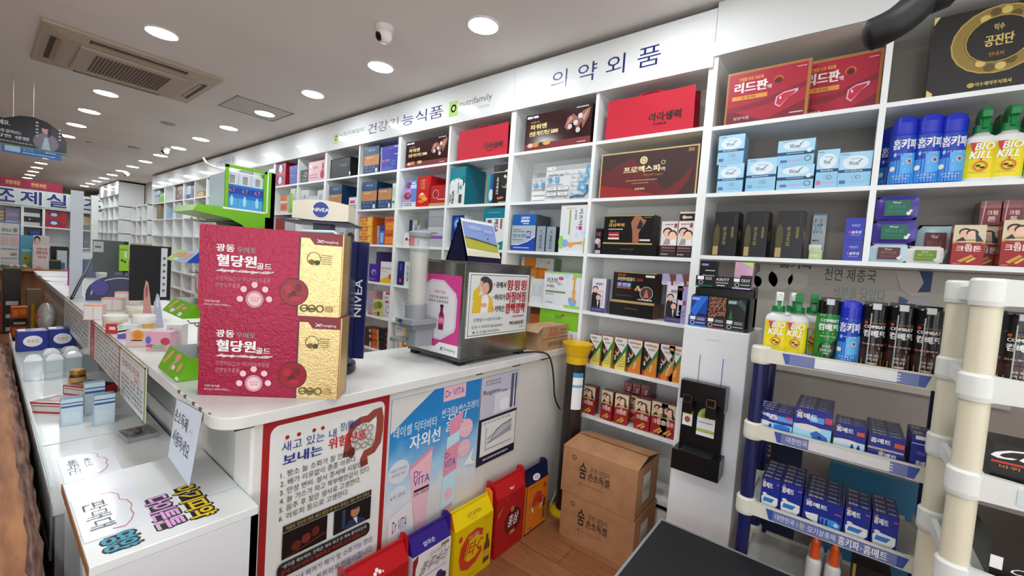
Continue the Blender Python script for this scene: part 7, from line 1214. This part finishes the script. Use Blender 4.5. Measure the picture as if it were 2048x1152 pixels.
for k, (a, c) in enumerate(((1956, 1999), (2001, 2042))): I('hair_dye_box', 'shrink-wrapped red hair dye box lying on top of the back row, %s' % ('left', 'right')[k], 'box', a, c, 402 - k, zq + .001, .10, '#8a2a30', WR, y=YS + .09, side='#6a5a56', top='#7a6a66', group='shrink-wrapped hair dye boxes on the right-hand unit', rough=.15)
# ---------------------------------------------------------------- clutter on the long counter, far end of the shop
def base(px, py, z=.9): p = onz(px, py, z); return p
def CBX(name, label, cat, pl, pr, pb, pt, d, col, els=(), rz=1.25, side=None, top=None, group=None, z=.9, rough=.4, tels=()):
    p = base((pl + pr) / 2, pb, z); z0 = z + .0008
    c = cam_of((p.x, p.y, z)); w = (pr - pl) / F * c.z / max(.35, abs(math.cos(rz - math.atan2(-p.x, p.y))))
    h = max(zat(pt, p.x, p.y) - z, .01)
    simple_box(name, label, cat, (p.x, p.y, z0), w, d, h, rz, col, els, side=side, top=top, group=group, rough=rough, tels=tels)
    return p, w, h
CBX('snack_tray', 'pink display tray printed with strawberries behind the green tray', 'tray', 297, 334, 702, 664, .05, '#cf9aac', [('e', .8, .5, .2, .2, '#b02a4a'), ('e', .35, .2, .25, .12, '#7fa87a'), ('e', .65, .2, .2, .14, '#86a886'), ('e', .1, .55, .12, .2, '#5a5ab0'), ('p', [(0, .3), (.3, .36), (.25, .18), (0, .2)], '#c03a6a')], rz=.9)
CBX('carton', 'white carton with small flower sprigs behind the pink tray', 'carton', 336, 360, 691, 650, .05, '#d0cbc8', [('e', .3, .8, .06, .04, '#b08a8a'), ('e', .7, .6, .06, .04, '#9a9a8a'), ('e', .4, .3, .06, .04, '#b08a8a')], rz=.9)
CBX('waffle_carton', 'small pale carton with a round orange waffle picture', 'carton', 257, 289, 694, 662, .06, '#c9b4ae', [('c', .55, .72, .34, '#d8952c'), ('c', .55, .72, .22, '#c8781c'), ('e', .5, .4, .3, .05, '#4a3020')], rz=.95)
CBX('display_tray', 'white and violet cut-out display tray with a black stripe', 'tray', 240, 269, 678, 650, .07, '#d2d2d2', [('p', [(0, 0), (1, 0), (1, .55), (0, .3)], '#6a45a8'), ('p', [(0, .42), (1, .66), (1, .78), (0, .55)], '#1c1a1e'), ('e', .12, .85, .15, .2, '#9fc8a8')], rz=.95)
CBX('red_carton', 'red open carton front at the counter edge with a white patch', 'carton', 214, 232, 668, 648, .05, '#a8231f', [('r', .3, .4, .8, .7, '#d8c4c0')], rz=1.0)
def tub(px, pb, wpx, hpx, label, lidc='#d6d2c6'):
    p = base(px, pb); c = cam_of(p); r = wpx / 2 / F * c.z * .8; h = hpx / F * c.z
    t = thing('cream_tub', label, 'tub', (p.x, p.y, .9005), 0, 'round tubs on the counter')
    B().lathe([(r * .9, 0), (r, h * .1), (r, h * .6), (r * .97, h * .65)], M('#cfc8ac', .4), 24).build('tub', t)
    B().lathe([(r * 1.03, h * .62), (r * 1.04, h * .95), (r * .98, h), (.0001, h * 1.01)], M(lidc, .35), 24).build('lid', t)
tub(280, 632, 54, 20, 'round cream tub with a white lid, rear one on the counter'); tub(231, 652, 48, 22, 'round cream tub with a pale lid, nearer the counter edge')
t = thing('snack_cup', 'white and yellow tapered cup beside the waffle carton', 'cup', tuple(base(287, 672) + Vector((0, 0, .0005))))
B().lathe([(.034, 0), (.042, .06), (.043, .075)], M('#d0a850', .4), 24).build('cup', t); B().lathe([(.0435, .062), (.046, .075), (.044, .095), (.04, .1), (.0001, .1)], M('#d8d6d0', .35), 24).build('lid', t)
WO = [('r', .06, .05, .46, .95, '#d6cfcc'), ('r', .54, .05, .96, .95, '#d6cfcc'), ('r', 0, .9, 1, 1, '#d89a80')]
for (a, c, pb, pt, lb) in ((172, 199, 640, 610, 'pair of white and orange cartons in a tray at the counter edge'), (208, 240, 622, 597, 'white and orange carton left of the back pair'), (236, 276, 610, 585, 'white and orange carton row behind the tubs')):
    CBX('white_orange_carton', lb, 'carton', a, c, pb, pt, .07, '#d0b8ae', WO, rz=1.2, top='#d08a70', group='white and orange cartons on the counter')
b = B(); p = base(222, 612); rz_ = 1.25
prof = [(-.19, 0), (.19, 0)] + [(.19 * math.cos(a), .145 * math.sin(a) + .04) for a in [PI * i / 14 for i in range(15)]]
b.prism([(x, 0, z) for x, z in prof], (0, .012, 0), M('#2a2f55', .35))
b.art((-.19, -.0, 0), (.38, 0, 0), (0, 0, .185), [('T', 'NICO', .42, .10, .80, .28, '#c8ccd8', 0, 0, .02)] + curve_band([(.5 + .42 * math.cos(a), .22 + .66 * math.sin(a)) for a in [PI * i / 12 for i in range(13)]], .02, M('#b8bcc8', .4), 2.05) + [('e', .2, .5, .12, .3, '#4a3f8a')], e=.0005)
tag(b.build('counter_sign', loc=(p.x - .3, p.y + .1, .9006), rz=rz_), 'dark blue half-round counter sign lettered NICO with a pale arc', 'sign')
p = base(248, 584); q = .17
t = thing('ampoule_case', 'clear case showing a row of five red ampoules on dark violet', 'case', (p.x - .6, p.y + .12, .9006), 1.3)
B().box(-.16, .16, 0, .06, 0, .10, M('#3a3a52', .4)).build('plinth', t)
b = B(); b.box(-.16, .16, .0, .02, .10, .24, M('#2c2450', .3)); b.art((-.16, 0, .10), (.32, 0, 0), (0, 0, .14), [e for k in range(5) for e in (('r', .08 + k * .18, .25, .18 + k * .18, .62, '#8a3a44'), ('r', .10 + k * .18, .62, .16 + k * .18, .78, '#a8505a'))]); b.build('display_panel', t)
B().box(-.165, .165, -.004, .065, .10, .27, M('#c8d0d4', .05, alpha=.2)).build('clear_cover', t)
# monitors seen from behind, leaflets and screens
def panel(name, label, cat, pl, pr, pt, pb, x, col, els=(), th=.03, rough=.4, group=None):
    a = onx(pl, pt, x); c = onx(pr, pb, x); y0, y1 = min(a.y, c.y), max(a.y, c.y); z0, z1 = min(a.z, c.z), max(a.z, c.z)
    b = B(); b.box(-th, 0, 0, y1 - y0, 0, z1 - z0, M(col, rough) if isinstance(col, str) else col); b.art((0, 0, 0), (0, y1 - y0, 0), (0, 0, z1 - z0), list(els), e=.0006)
    if z0 > .93 and z0 < 1.25 and y0 > .3 and x > -7.2:
        b.box(-th * .7, -th * .3, (y1 - y0) * .4, (y1 - y0) * .6, .902 - z0, 0, M('#1a1b1e', .4))
        b.box(-th - .06, .04, (y1 - y0) * .25, (y1 - y0) * .75, .901 - z0, .908 - z0, M('#1a1b1e', .4))
    return tag(b.build(name, loc=(x, y0, z0)), label, cat, group)
panel('monitor', 'black monitor seen from behind with a white label, farther one on the counter', 'monitor', 187, 256, 479, 545, -4.6, '#101114', [('r', 0, .62, .28, .95, '#b8bcbc'), ('l', .04, .75, .24, .06, '#3a3c40')])
panel('monitor', 'large black monitor back with a white paper strip, nearer one on the counter', 'monitor', 262, 340, 489, 600, -3.3, '#101114', [('r', .74, .06, .90, .97, '#c0c2c6')] + [('r', .79, .16 + k * .12, .85, .20 + k * .12, '#4a4a5c') for k in range(6)])
panel('leaflet', 'lime green leaflet clipped in front of the far monitor', 'leaflet', 239, 257, 489, 542, -4.45, '#8fc22e', [('r', .5, .5, .8, .75, '#c4d8a0'), ('e', .3, .4, .12, .05, '#2c3a1a'), ('e', .6, .35, .12, .05, '#2c3a1a'), ('l', .1, .8, .8, .03, '#4a6a1a')], th=.002)
panel('leaflet', 'yellow and blue leaflet leaning between the two monitors', 'leaflet', 263, 286, 510, 546, -3.9, '#c2a23a', [('r', 0, .65, 1, 1, '#8a93b4'), ('l', .1, .3, .8, .06, '#8a6a1c'), ('l', .1, .5, .8, .05, '#6a5a4a')], th=.002)
panel('tan_stand', 'beige curved card stand on top between the monitors', 'stand', 263, 304, 486, 505, -3.42, '#a09474', [('e', .5, .3, .3, .4, '#6a6048')], th=.01)
for (pl, pr, pt, pb, x, col, lb) in ((287, 300, 561, 612, -3.0, '#b8837c', 'pink rabbit-ear shaped card standing behind the tubs'), (309, 322, 587, 622, -2.75, '#a8aac0', 'pale lilac pointed card standing behind the tubs')):
    a = onx(pl, pb, x); c = onx(pr, pt, x); w_ = abs(c.y - a.y); h_ = c.z - .9
    b = B(); b.prism([(0, 0, 0), (0, w_ * 1.6, 0), (0, w_ * 1.1, h_ * .6), (0, w_ * .7, h_ * .95), (0, w_ * .3, h_), (0, 0, h_ * .75)], (-.004, 0, 0), M(col, .5)); b.art((.0005, w_ * .2, h_ * .55), (0, w_ * .5, 0), (0, 0, h_ * .35), [('e', .5, .5, .4, .45, '#8a4a4c' if 'pink' in lb else '#c8c8d8')], e=.0008)
    tag(b.build('shaped_card', loc=(x, a.y, .9006)), lb, 'card')
CBX('navy_machine', 'navy box with a white tray lid, far along the counter', 'box', 168, 208, 556, 505, .14, '#1d2a6c', [('r', -.1, .72, 1.1, .98, '#d0d4d6'), ('r', .3, .3, .7, .5, '#2a3a8a')], rz=1.3, top='#c8ccce', z=.9)
t = thing('white_cup', 'tall white cup beside the clear ampoule case', 'cup', tuple(base(206, 575) + Vector((0, 0, .0005)))); B().lathe([(.035, 0), (.048, .12)], M('#cfccc8', .4), 20).build('cup', t); B().lathe([(.05, .118), (.05, .13), (.0001, .132)], M('#d8d6d2', .4), 20).build('lid', t)
for k, (px, py, c, lb) in enumerate(((165, 549, '#2f8a4a', 'green-capped bottle on the far counter, right one'), (153, 541, '#3a8f50', 'green-capped bottle on the far counter, left one'))):
    p = base(px, py); t = thing('small_bottle', lb, 'bottle', (p.x, p.y, .9005), group='green-capped bottles'); B().lathe([(.035, 0), (.036, .09), (.02, .11)], M('#9fb0a4', .3), 18).build('bottle', t); B().lathe([(.03, .10), (.03, .15), (.0001, .155)], M(c, .35), 18).build('cap', t)
# clear screen with a black edge, white strip post
t = thing('sneeze_guard', 'clear acrylic counter screen with a slanting black edge and white strip post', 'screen', (-4.3, .42, .9))
a, c = onx(143, 597, -3.95), onx(184, 518, -4.6)
B().tube([a - Vector((-4.3, .42, .9)), c - Vector((-4.3, .42, .9))], .009, M('#121214', .4), 8).build('black_edge', t)
b = B(); b.box(-.004, .0, -.03, .035, .0, .76, M('#c3cbd2', .3, alpha=.85)); b.box(-.05, .05, -.035, .04, 0.001, .008, M('#b8c0c6', .3)); b.build('strip_post', t)
b = B(); b.add([(.0, .04, .01), (-.3, .30, .01), (-.3, .30, .62), (0, .04, .52)], [(0, 1, 2, 3)], M('#c8d4d4', .05, alpha=.16)); b.build('clear_sheet', t)
for k, (px, py, w_, lb) in enumerate(((100, 552, .22, 'white paper sheets lying on the far end of the counter'), (118, 562, .18, 'stapled white papers on the counter before the clear screen'))):
    p = base(px, py); tag(B().box(-w_ / 2, w_ / 2, -.1, .1, 0, .006, M('#cfd4d4', .6)).build('paper_stack', loc=(p.x, p.y + .02, .9006), rz=.2), lb, 'paper')
CBX('magenta_box', 'dark blue and magenta box standing on edge beyond the clear screen', 'box', 138, 152, 570, 537, .10, '#26264a', [('r', 0, 0, .35, 1, '#9a2a6a')], rz=1.3)
b = B(); b.ball((0, 0, .10), .12, noise_mat('clear_bag', '#a8a49e', '#c8c6c2', nscale=20, rough=.15, bump=.8), 16, 10, sc=(1.6, .45, .95)); b.ball((.05, -.05, .12), .04, M('#c02a5a', .3), sc=(1, .3, .5))
tag(b.build('plastic_bag', loc=(-4.75, .315, .6), rz=0), 'crumpled clear plastic bag with a pink mark beside the counter front', 'bag')
# floor cartons at the far left
def floorstack(x, y, w, d, items, grp, nm):
    z = .0
    for k, (h, col, els, top, lb) in enumerate(items):
        simple_box(nm, lb, 'carton', (x, y, z + .0006), w, d, h - .001, PI / 2, col, els, top=top, group=grp); z += h
lbl = [('r', .15, .2, .85, .5, '#b8b4b0')]
floorstack(-8.45, .255, .15, .22, [(.17, '#1c1614', lbl, None, 'black carton with a white label on the floor, bottom of the black stack'), (.17, '#1c1614', lbl, None, 'black carton with a white label, second in the black stack'), (.17, '#1c1614', lbl, None, 'black carton with a white label, third in the black stack'), (.17, '#221a17', [], None, 'plain black carton, fourth in the black stack'), (.17, '#241c18', [], '#3a2a22', 'plain black carton, topmost of the black stack')], 'black cartons on the floor by the wooden counter', 'black_carton')
floorstack(-8.45, .085, .16, .22, [(.14, '#8f1a1e', [('r', .3, .5, .8, .56, '#4a1012')], None, 'red carton on the floor at the far left, bottom of its stack'), (.14, '#8f1a1e', lbl, None, 'red carton with a white label at the far left, second in its stack'), (.14, '#8f1a1e', [('r', .3, .5, .8, .56, '#4a1012')], None, 'red carton at the far left, third in its stack'), (.14, '#1f2a24', lbl, None, 'dark green carton with a white label on the red ones'), (.14, '#5a5a34', [('r', .1, .4, .8, .6, '#6a8a5a')], '#6a6a44', 'olive carton on top of the red and dark green stack')], 'red cartons on the floor at the far left', 'red_carton')
og = [('r', .1, .2, .45, .8, '#d87a1c'), ('r', .5, .3, .9, .85, '#d8861c')]
floorstack(-7.55, .285, .13, .18, [(.1, '#2a1c18', lbl, None, 'dark carton with a white label under the orange tonic cartons'), (.13, '#a8431c', og, None, 'orange tonic carton on the floor by the counter end, lower'), (.09, '#241a18', lbl, None, 'dark carton with a white label between the orange ones'), (.13, '#b84a1c', og, '#c85a2c', 'orange tonic carton on the floor by the counter end, upper')], 'orange and dark cartons by the counter end', 'tonic_carton')
floorstack(-8.2, .43, .12, .16, [(.2, '#5a4a34', [], None, 'dull brown carton on the floor between black stack and counter, bottom'), (.2, '#5f5038', [], None, 'dull brown carton on the floor between black stack and counter, middle'), (.2, '#665640', [], '#75664c', 'dull brown carton on the floor between black stack and counter, top')], 'dull brown cartons by the counter end', 'brown_carton')
p = onz(67, 690, 0); tag(B().lathe([(.05, 0), (.05, .01), (.018, .014), (.018, .60), (.0001, .61)], M('#b8941c', .4), 16).build('yellow_post', loc=(p.x + .9, p.y * .87, 0)), 'thin yellow post standing on the floor beside the display case', 'post')
# wooden counter across the far end and what is on it
WD = noise_mat('warm_wood', '#7a4a28', '#94603a', scale=(1, 6, 1), nscale=3, rough=.5)
t = thing('wooden_counter', 'wooden counter across the shop at the far left end', 'counter', (-9.3, 0, 0))
B().box(-.32, .0, -.9, 1.0, 0, .78, WD).build('counter_front', t); B().box(-.34, .2, -.92, 1.02, .78, .81, M('#a9795a', .5)).build('counter_top', t)
b = B()
for k in range(9): b.ball((.16, -.1 + k * .06, .8415), .03, M(('#8a2a2c', '#4a7a4a', '#a8a090')[k // 3], .5), 10, 6)
tag(b.build('fruit_trim', loc=(-9.3, 0, 0)), 'row of red, green and pale packets along the wooden counter edge', 'packets'); bpy.data.objects['fruit_trim'].name = 'packet_row'; bpy.data.objects['packet_row']['kind'] = 'stuff'
def onboard(name, label, cat, pl, pr, pt, pb, x, col, els=(), th=.02, zb=.811):
    a = onx(pl, pt, x); c = onx(pr, pb, x); y0, y1 = a.y, c.y; z1 = a.z
    b = B(); b.box(-th, 0, 0, y1 - y0, 0, max(z1 - zb, .05), M(col, .45)); b.art((0, 0, 0), (0, y1 - y0, 0), (0, 0, max(z1 - zb, .05)), list(els), e=.0012)
    return tag(b.build(name, loc=(x, y0, zb)), label, cat)
onboard('notice_board', 'white notice board in a blue frame on the wooden counter, a ginseng logo at its top', 'board', -30, 41, 440, 525, -9.35, '#5a86b8', [('r', .03, .04, .95, .97, '#c6c9c8'), ('T', '경옥고', .45, .78, .72, .86, '#4a5a6a', 0, 0, .02), ('e', .84, .83, .07, .05, '#9a7a4a'), ('r', .45, .5, .66, .68, '#c8a8a4'), ('r', .72, .5, .92, .68, '#c8a8a4'), ('l', .45, .72, .92, .015, '#5a4a4a'), ('l', .45, .40, .9, .02, '#6a6a6a'), ('e', .8, .3, .1, .03, '#9a8a5a'), ('l', .45, .2, .9, .02, '#8a8a8a'), ('l', .45, .12, .8, .02, '#c0a8a0')])
onboard('brochure_stand', 'teal and yellow brochure stand beside the blue-framed notice board', 'stand', 42, 64, 470, 527, -9.33, '#4a96aa', [('r', .1, .5, .9, .58, '#8ac0c8'), ('e', .5, .28, .4, .2, '#8a8a2c'), ('r', .1, .0, .9, .06, '#a8a83a'), ('e', .4, .3, .08, .04, '#2a2a1c')])
onboard('pharmacist_standee', 'pale standee with red letters and a dark-haired head', 'standee', 66, 98, 470, 527, -9.1, '#c4bcb8', [('r', .05, .1, .95, .72, '#d0c4c0'), ('T', '처방조제', .2, .56, .85, .64, '#b0505a', 0, 0, .02), ('T', '전문상담', .2, .44, .9, .54, '#a83a4a', 0, 0, .02), ('T', '약국', .3, .32, .8, .4, '#b0505a', 0, 0, .02), ('e', .25, .88, .2, .1, '#1c1a22'), ('e', .25, .84, .15, .08, '#d0a894'), ('p', [(.0, .0), (.4, .1), (.6, .02)], '#d88a5c')], th=.006)
onboard('dark_cabinet_box', 'dark green box with a white label on the far counter', 'box', 82, 122, 519, 540, -9.15, '#1c2c26', [('r', .1, .35, .25, .8, '#b8bcb8'), ('r', 0, .9, 1, 1, '#7a8a6a')], th=.15, zb=.811)
onboard('desk_monitor', 'small black monitor on the far counter before the dispensary shelves', 'monitor', 101, 137, 492, 516, -9.4, '#141518', [('r', 0, 0, 1, .08, '#2a2a2e')], th=.04)
onboard('white_device', 'white desk device beside the small black monitor', 'device', 114, 134, 501, 530, -9.28, '#bcc4c8', [('r', .3, .0, .8, .35, '#2f6fb0')], th=.1)
# dispensary shelves with the big sign
XD = -10.6
def dy(px, py): p = onx(px, py, XD); return p.y, p.z
ys_ = [dy(-60, 420)[0], dy(10, 420)[0], dy(43, 430)[0] - .005, dy(85, 430)[0], dy(146, 430)[0], dy(184, 430)[0]]
t = thing('dispensary_shelves', 'white dispensary shelves under the big blue sign 조제실', 'shelves', (XD, ys_[0], 0)); Wd = ys_[-1] - ys_[0] + .04
b = B(); b.box(-.34, -.32, 0, Wd, 0, 2.02, WH2); b.build('back_panel', t)
for yv in (0, ys_[2] - ys_[0], ys_[3] - ys_[0], ys_[4] - ys_[0], Wd - .02): B().box(-.32, 0, yv, yv + .03, 0, 2.02, WH).build('upright', t)
for zv in (.8, 1.12, 1.44, 1.755): B().box(-.319, -.002, .0, Wd, zv - .02, zv, WH).build('shelf', t)
bb_ = B(); bb_.box(0, .02, 0, Wd, 1.765, 2.03, M('#c3cbc9', .3))
SGN = M('#1b2470', .4); HAL = M('#d8dcdc', .4)
for ch, pl, pr, zz0, zz1 in (('조', -6, 29, 1.795, 2.0), ('제', 40, 82, 1.79, 2.0), ('실', 93, 132, 1.785, 2.0), ('조', 166, 202, 1.79, 1.98)):
    y0, y1 = dy(pl, 400)[0] - ys_[0], dy(pr, 400)[0] - ys_[0]
    for e_, m, bo, st in ((.012, HAL, .05, 1), (0, SGN, .035, 4)): bb_.art((.02, y0 - e_, zz0 - e_), (0, y1 - y0 + 2 * e_, 0), (0, 0, zz1 - zz0 + 2 * e_), [('T', ch, 0, 0, 1, 1, m, 0, 0, bo)], e=.001, start=st)
bb_.build('sign_board', t)
def dbox(pl, pr, z, h, col, els, label, name='stock_box'):
    y0, y1 = dy(pl, 440)[0], dy(pr, 440)[0]; b = B(); b.box(-.22, 0, 0, y1 - y0, 0, h, M(col, .4)); b.art((0, 0, 0), (0, y1 - y0, 0), (0, 0, h), els, e=.001); tag(b.build(name, loc=(XD - .03, y0, z + .0008)), label, 'box', 'boxes on the dispensary shelves')
redx = [('e', .4, .6, .28, .3, '#3a3f7a'), ('e', .4, .55, .16, .2, '#c8cde0'), ('r', .8, .7, .95, .74, '#c87a70')]
dbox(91, 134, 1.44, .14, '#a01c1e', redx, 'red box with a white bear, lower of two under the sign 조제실'); dbox(91, 134, 1.581, .14, '#a81e20', redx, 'red box with a white bear, upper of two under the sign 조제실')
dbox(46, 80, 1.44, .06, '#b8bcbc', [], 'white carton at the bottom of the dark and white stack, dispensary'); dbox(46, 80, 1.501, .09, '#161c1a', [('e', .4, .5, .06, .2, '#8a9a8a')], 'black carton in the dark and white stack, dispensary'); dbox(46, 80, 1.592, .06, '#c4c8c8', [], 'white carton above the black one, dispensary'); dbox(46, 80, 1.653, .08, '#3a3e44', [], 'grey carton on top of the dark and white stack, dispensary')
dbox(10, 41, 1.44, .26, '#7f7690', [('r', 0, 0, 1, .22, '#a8a8ac'), ('r', .1, .5, .9, .7, '#8f86a2')], 'large lilac grey carton on the dispensary shelf')
for k in range(4): dbox(-6, 8, 1.44 + k * .055, .054, '#b0a070', [('r', 0, .8, 1, 1, '#5a5040')], 'tan flat box in a stack at the left dispensary shelf, %s' % ORD[k])
dbox(60, 81, 1.12, .24, '#2a50a0', [('r', 0, .7, 1, .8, '#1c3a80')], 'blue carton on the second dispensary shelf'); dbox(45, 58, 1.12, .16, '#7a8a94', [('r', 0, .6, 1, 1, '#9aa8b0')], 'grey carton beside the blue one, dispensary')
for k in range(3): dbox(163, 182, 1.53 + k * .05, .048, '#b8a878', [], 'tan flat box right of the white strip post, %s' % ORD[k])
dbox(163, 182, 1.44, .088, '#6a7078', [], 'grey carton under the tan flat boxes, dispensary'); dbox(162, 182, 1.12, .2, '#5a6478', [('r', 0, .5, 1, .6, '#8a9098')], 'blue grey carton on the second shelf right of the post'); dbox(92, 120, 1.12, .06, '#a8b0bc', [], 'pale flat pack on the second dispensary shelf')
# maroon banners above
for k, (pl, pr, lb) in enumerate(((-40, 55, 'maroon banner with gold letters above the dispensary sign, left'), (56, 125, 'maroon banner with gold letters above the dispensary sign, right'))):
    y0, y1 = dy(pl, 370)[0], dy(pr, 370)[0]; b = B(); b.box(-.01, 0, 0, y1 - y0, 0, .15, M('#8f1c3c', .5)); b.art((0, 0, 0), (0, y1 - y0, 0), (0, 0, .15), [Tx('한방과립', .08 if k else .52, .3, .5 if k else .82, .72, '#c8a860', .03)], e=.001); b.box(-.05, -.01, .02, .05, -.15, .02, WH)
    tag(b.build('banner', loc=(XD + .012, y0, 2.035)), lb, 'banner', 'maroon banners')
struct(B().box(-10.62, -10.5, onx(188, 430, -10.55).y - .04, onx(188, 430, -10.55).y + .05, 0, 2.06, WH).build('trim_1'))
# hanging signs
XH = -5.6
a = onx(-25, 238, XH); c = onx(133, 312, XH)
t = thing('hanging_sign', 'black hanging sign with a round end picturing a woman in a blazer', 'sign', (XH, a.y, c.z)); w_ = c.y - a.y; h_ = onx(95, 240, XH).z - c.z
b = B(); y1 = w_; rr = .5 * h_
pts = [(0, 0, .02), (0, w_, .0), (0, w_, h_ * .45), (0, w_ - .04, h_ * .72), (0, w_ - .12, h_ * .93), (0, w_ - .2, h_), (0, w_ - .28, h_ * .95), (0, w_ - .36, h_ * .80), (0, 0, h_ * .78)]
b.prism(pts, (-.008, 0, 0), M('#17161e', .25))
b.art((0.0002, 0, 0), (0, w_, 0), (0, 0, h_), [('r', 0, .02, 1, .07, '#5a8a78'), ('e', .72, .30, .17, .28, '#77707c'), ('p', [(.66, .08), (.70, .45), (.74, .45), (.78, .08)], '#9fb4bc'), ('e', .715, .68, .055, .13, '#b08a88'), ('e', .71, .80, .07, .09, '#2a1f24'), ('e', .765, .62, .02, .14, '#2a1f24'), Tx('물으세요.', .0, .60, .26, .74, '#d0d0d4', .02), Tx('약사에게 물어보는', .0, .38, .40, .48, '#c0c0c6', .02), Tx('건강한 생활', .0, .24, .50, .34, '#c0c0c6', .02), ('l', .0, .13, .55, .03, '#a8a8ae')] + [('e', .60 + .30 * (k > 4), .45 + .1 * (k % 5), .02, .025, '#a8aaa8') for k in range(9)], e=.0008); b.build('sign_panel', t)
for yy in (w_ * .30, w_ - .2): B().tube([(-.004, yy, h_ * .78 if yy < w_ * .5 else h_), (-.004, yy, CEIL - c.z)], .003, M('#b8bab8', .3, .5), 6).build('cord', t)
a2 = onx(3, 287, XH); c2 = onx(122, 325, XH)
b = B(); w2 = c2.y - a2.y; h2 = onx(60, 294, XH).z - onx(60, 312, XH).z
b.box(-.006, 0, 0, w2, 0, h2, M('#1f5fa8', .3)); b.art((0, 0, 0), (0, w2, 0), (0, 0, h2), [('r', .05, .2, .30, .85, '#a8c0d4'), Tx('종근당', .34, .45, .52, .75, '#8ab8d8', .01), ('l', .34, .2, .9, .12, '#a8c8e0'), ('l', .72, .6, .92, .12, '#a8c8e0')], e=.0008)
for yy in (w2 * .25, w2 * .8): b.tube([(-.003, yy, h2), (-.003, yy, c.z + .03 - onx(60, 312, XH).z)], .0025, M('#b8bab8', .3), 6)
tag(b.build('blue_sign', loc=(XH, a2.y, onx(60, 312, XH).z)), 'blue strip sign hanging below the black sign with the woman', 'sign')
# far cubby cabinets on the shelf side
def cubby(xr, w, y, ztop, cols, rows, label, fascia=0):
    t = thing('cubby_cabinet', label, 'cabinet', (xr, y, 0), group='white cubby cabinets'); d = YB - y - .005
    B().box(-w, 0, d - .01, d, 0, ztop, WH2).build('back_panel', t)
    for k in range(cols + 1): x = -w + (w - .02) * k / cols; B().box(x, x + .02, 0, d - .01, 0, ztop, WH).build('upright', t)
    for z in rows: B().box(-w, 0, .003, d - .01, z - .018, z, WH).build('shelf', t)
    B().box(-w, 0, 0, d, ztop - .02, ztop, WH).build('top_panel', t)
    if fascia: B().box(-w, 0, -.012, 0, fascia, ztop, GLOSS).build('front_panel', t)
    return t
cubby(-11.46, 1.52, YS, 2.09, 3, ROW[1:], 'white open cubby cabinet next after the long shelf run, top shelf level with the second row')
cubby(-12.99, 2.5, 1.93, 2.63, 4, (2.07, 1.764, 1.452, 1.124, .8, .5), 'white cubby cabinet standing forward with a glossy upper panel', 2.33)
cubby(-15.6, 2.2, 2.0, 2.5, 3, (2.15, 1.8, 1.452, 1.124, .8, .5), 'last white cubby cabinet at the very back corner')
for k, (x, y, z, c) in enumerate(((-11.8, 2.2, R1, '#c8ccd0'), (-12.3, 2.2, R1, '#8a98c0'), (-12.8, 2.2, R2, '#c4c8cc'), (-12.2, 2.2, R2, '#4a5660'), (-13.5, 2.0, 2.07, '#b0aca0'), (-14.2, 2.0, 1.764, '#c8c8c4'), (-14.9, 2.0, 1.452, '#b8b4a4'), (-13.4, 2.0, 1.452, '#c0c4c8'), (-16.2, 2.06, 1.452, '#b0a890'))):
    simple_box('medicine_pack', 'small pale medicine pack lying in a far cubby, %s from the viewer' % ORD[k], 'box', (x, y, z + .0006), .22, .1, .06 + .015 * (k % 4), 0, c, [('r', .1, .4, .9, .6, '#8a94a0')], group='medicine packs in the far cubbies')
w = bpy.data.worlds.new('daylight'); S.world = w; w.use_nodes = True
bg = w.node_tree.nodes['Background']; bg.inputs[0].default_value = (.93, .97, 1.0, 1); bg.inputs[1].default_value = 2.1
S.view_settings.view_transform = 'Standard'; S.view_settings.look = 'None'; S.view_settings.gamma = 1; S.view_settings.use_curve_mapping = False
S.view_settings.exposure = 0.66
S.cycles.use_denoising = True
S.cycles.max_bounces = 8; S.cycles.diffuse_bounces = 6; S.cycles.glossy_bounces = 3; S.cycles.transmission_bounces = 6; S.cycles.transparent_max_bounces = 8
S.cycles.sample_clamp_indirect = 6.0; S.cycles.caustics_reflective = False; S.cycles.caustics_refractive = False
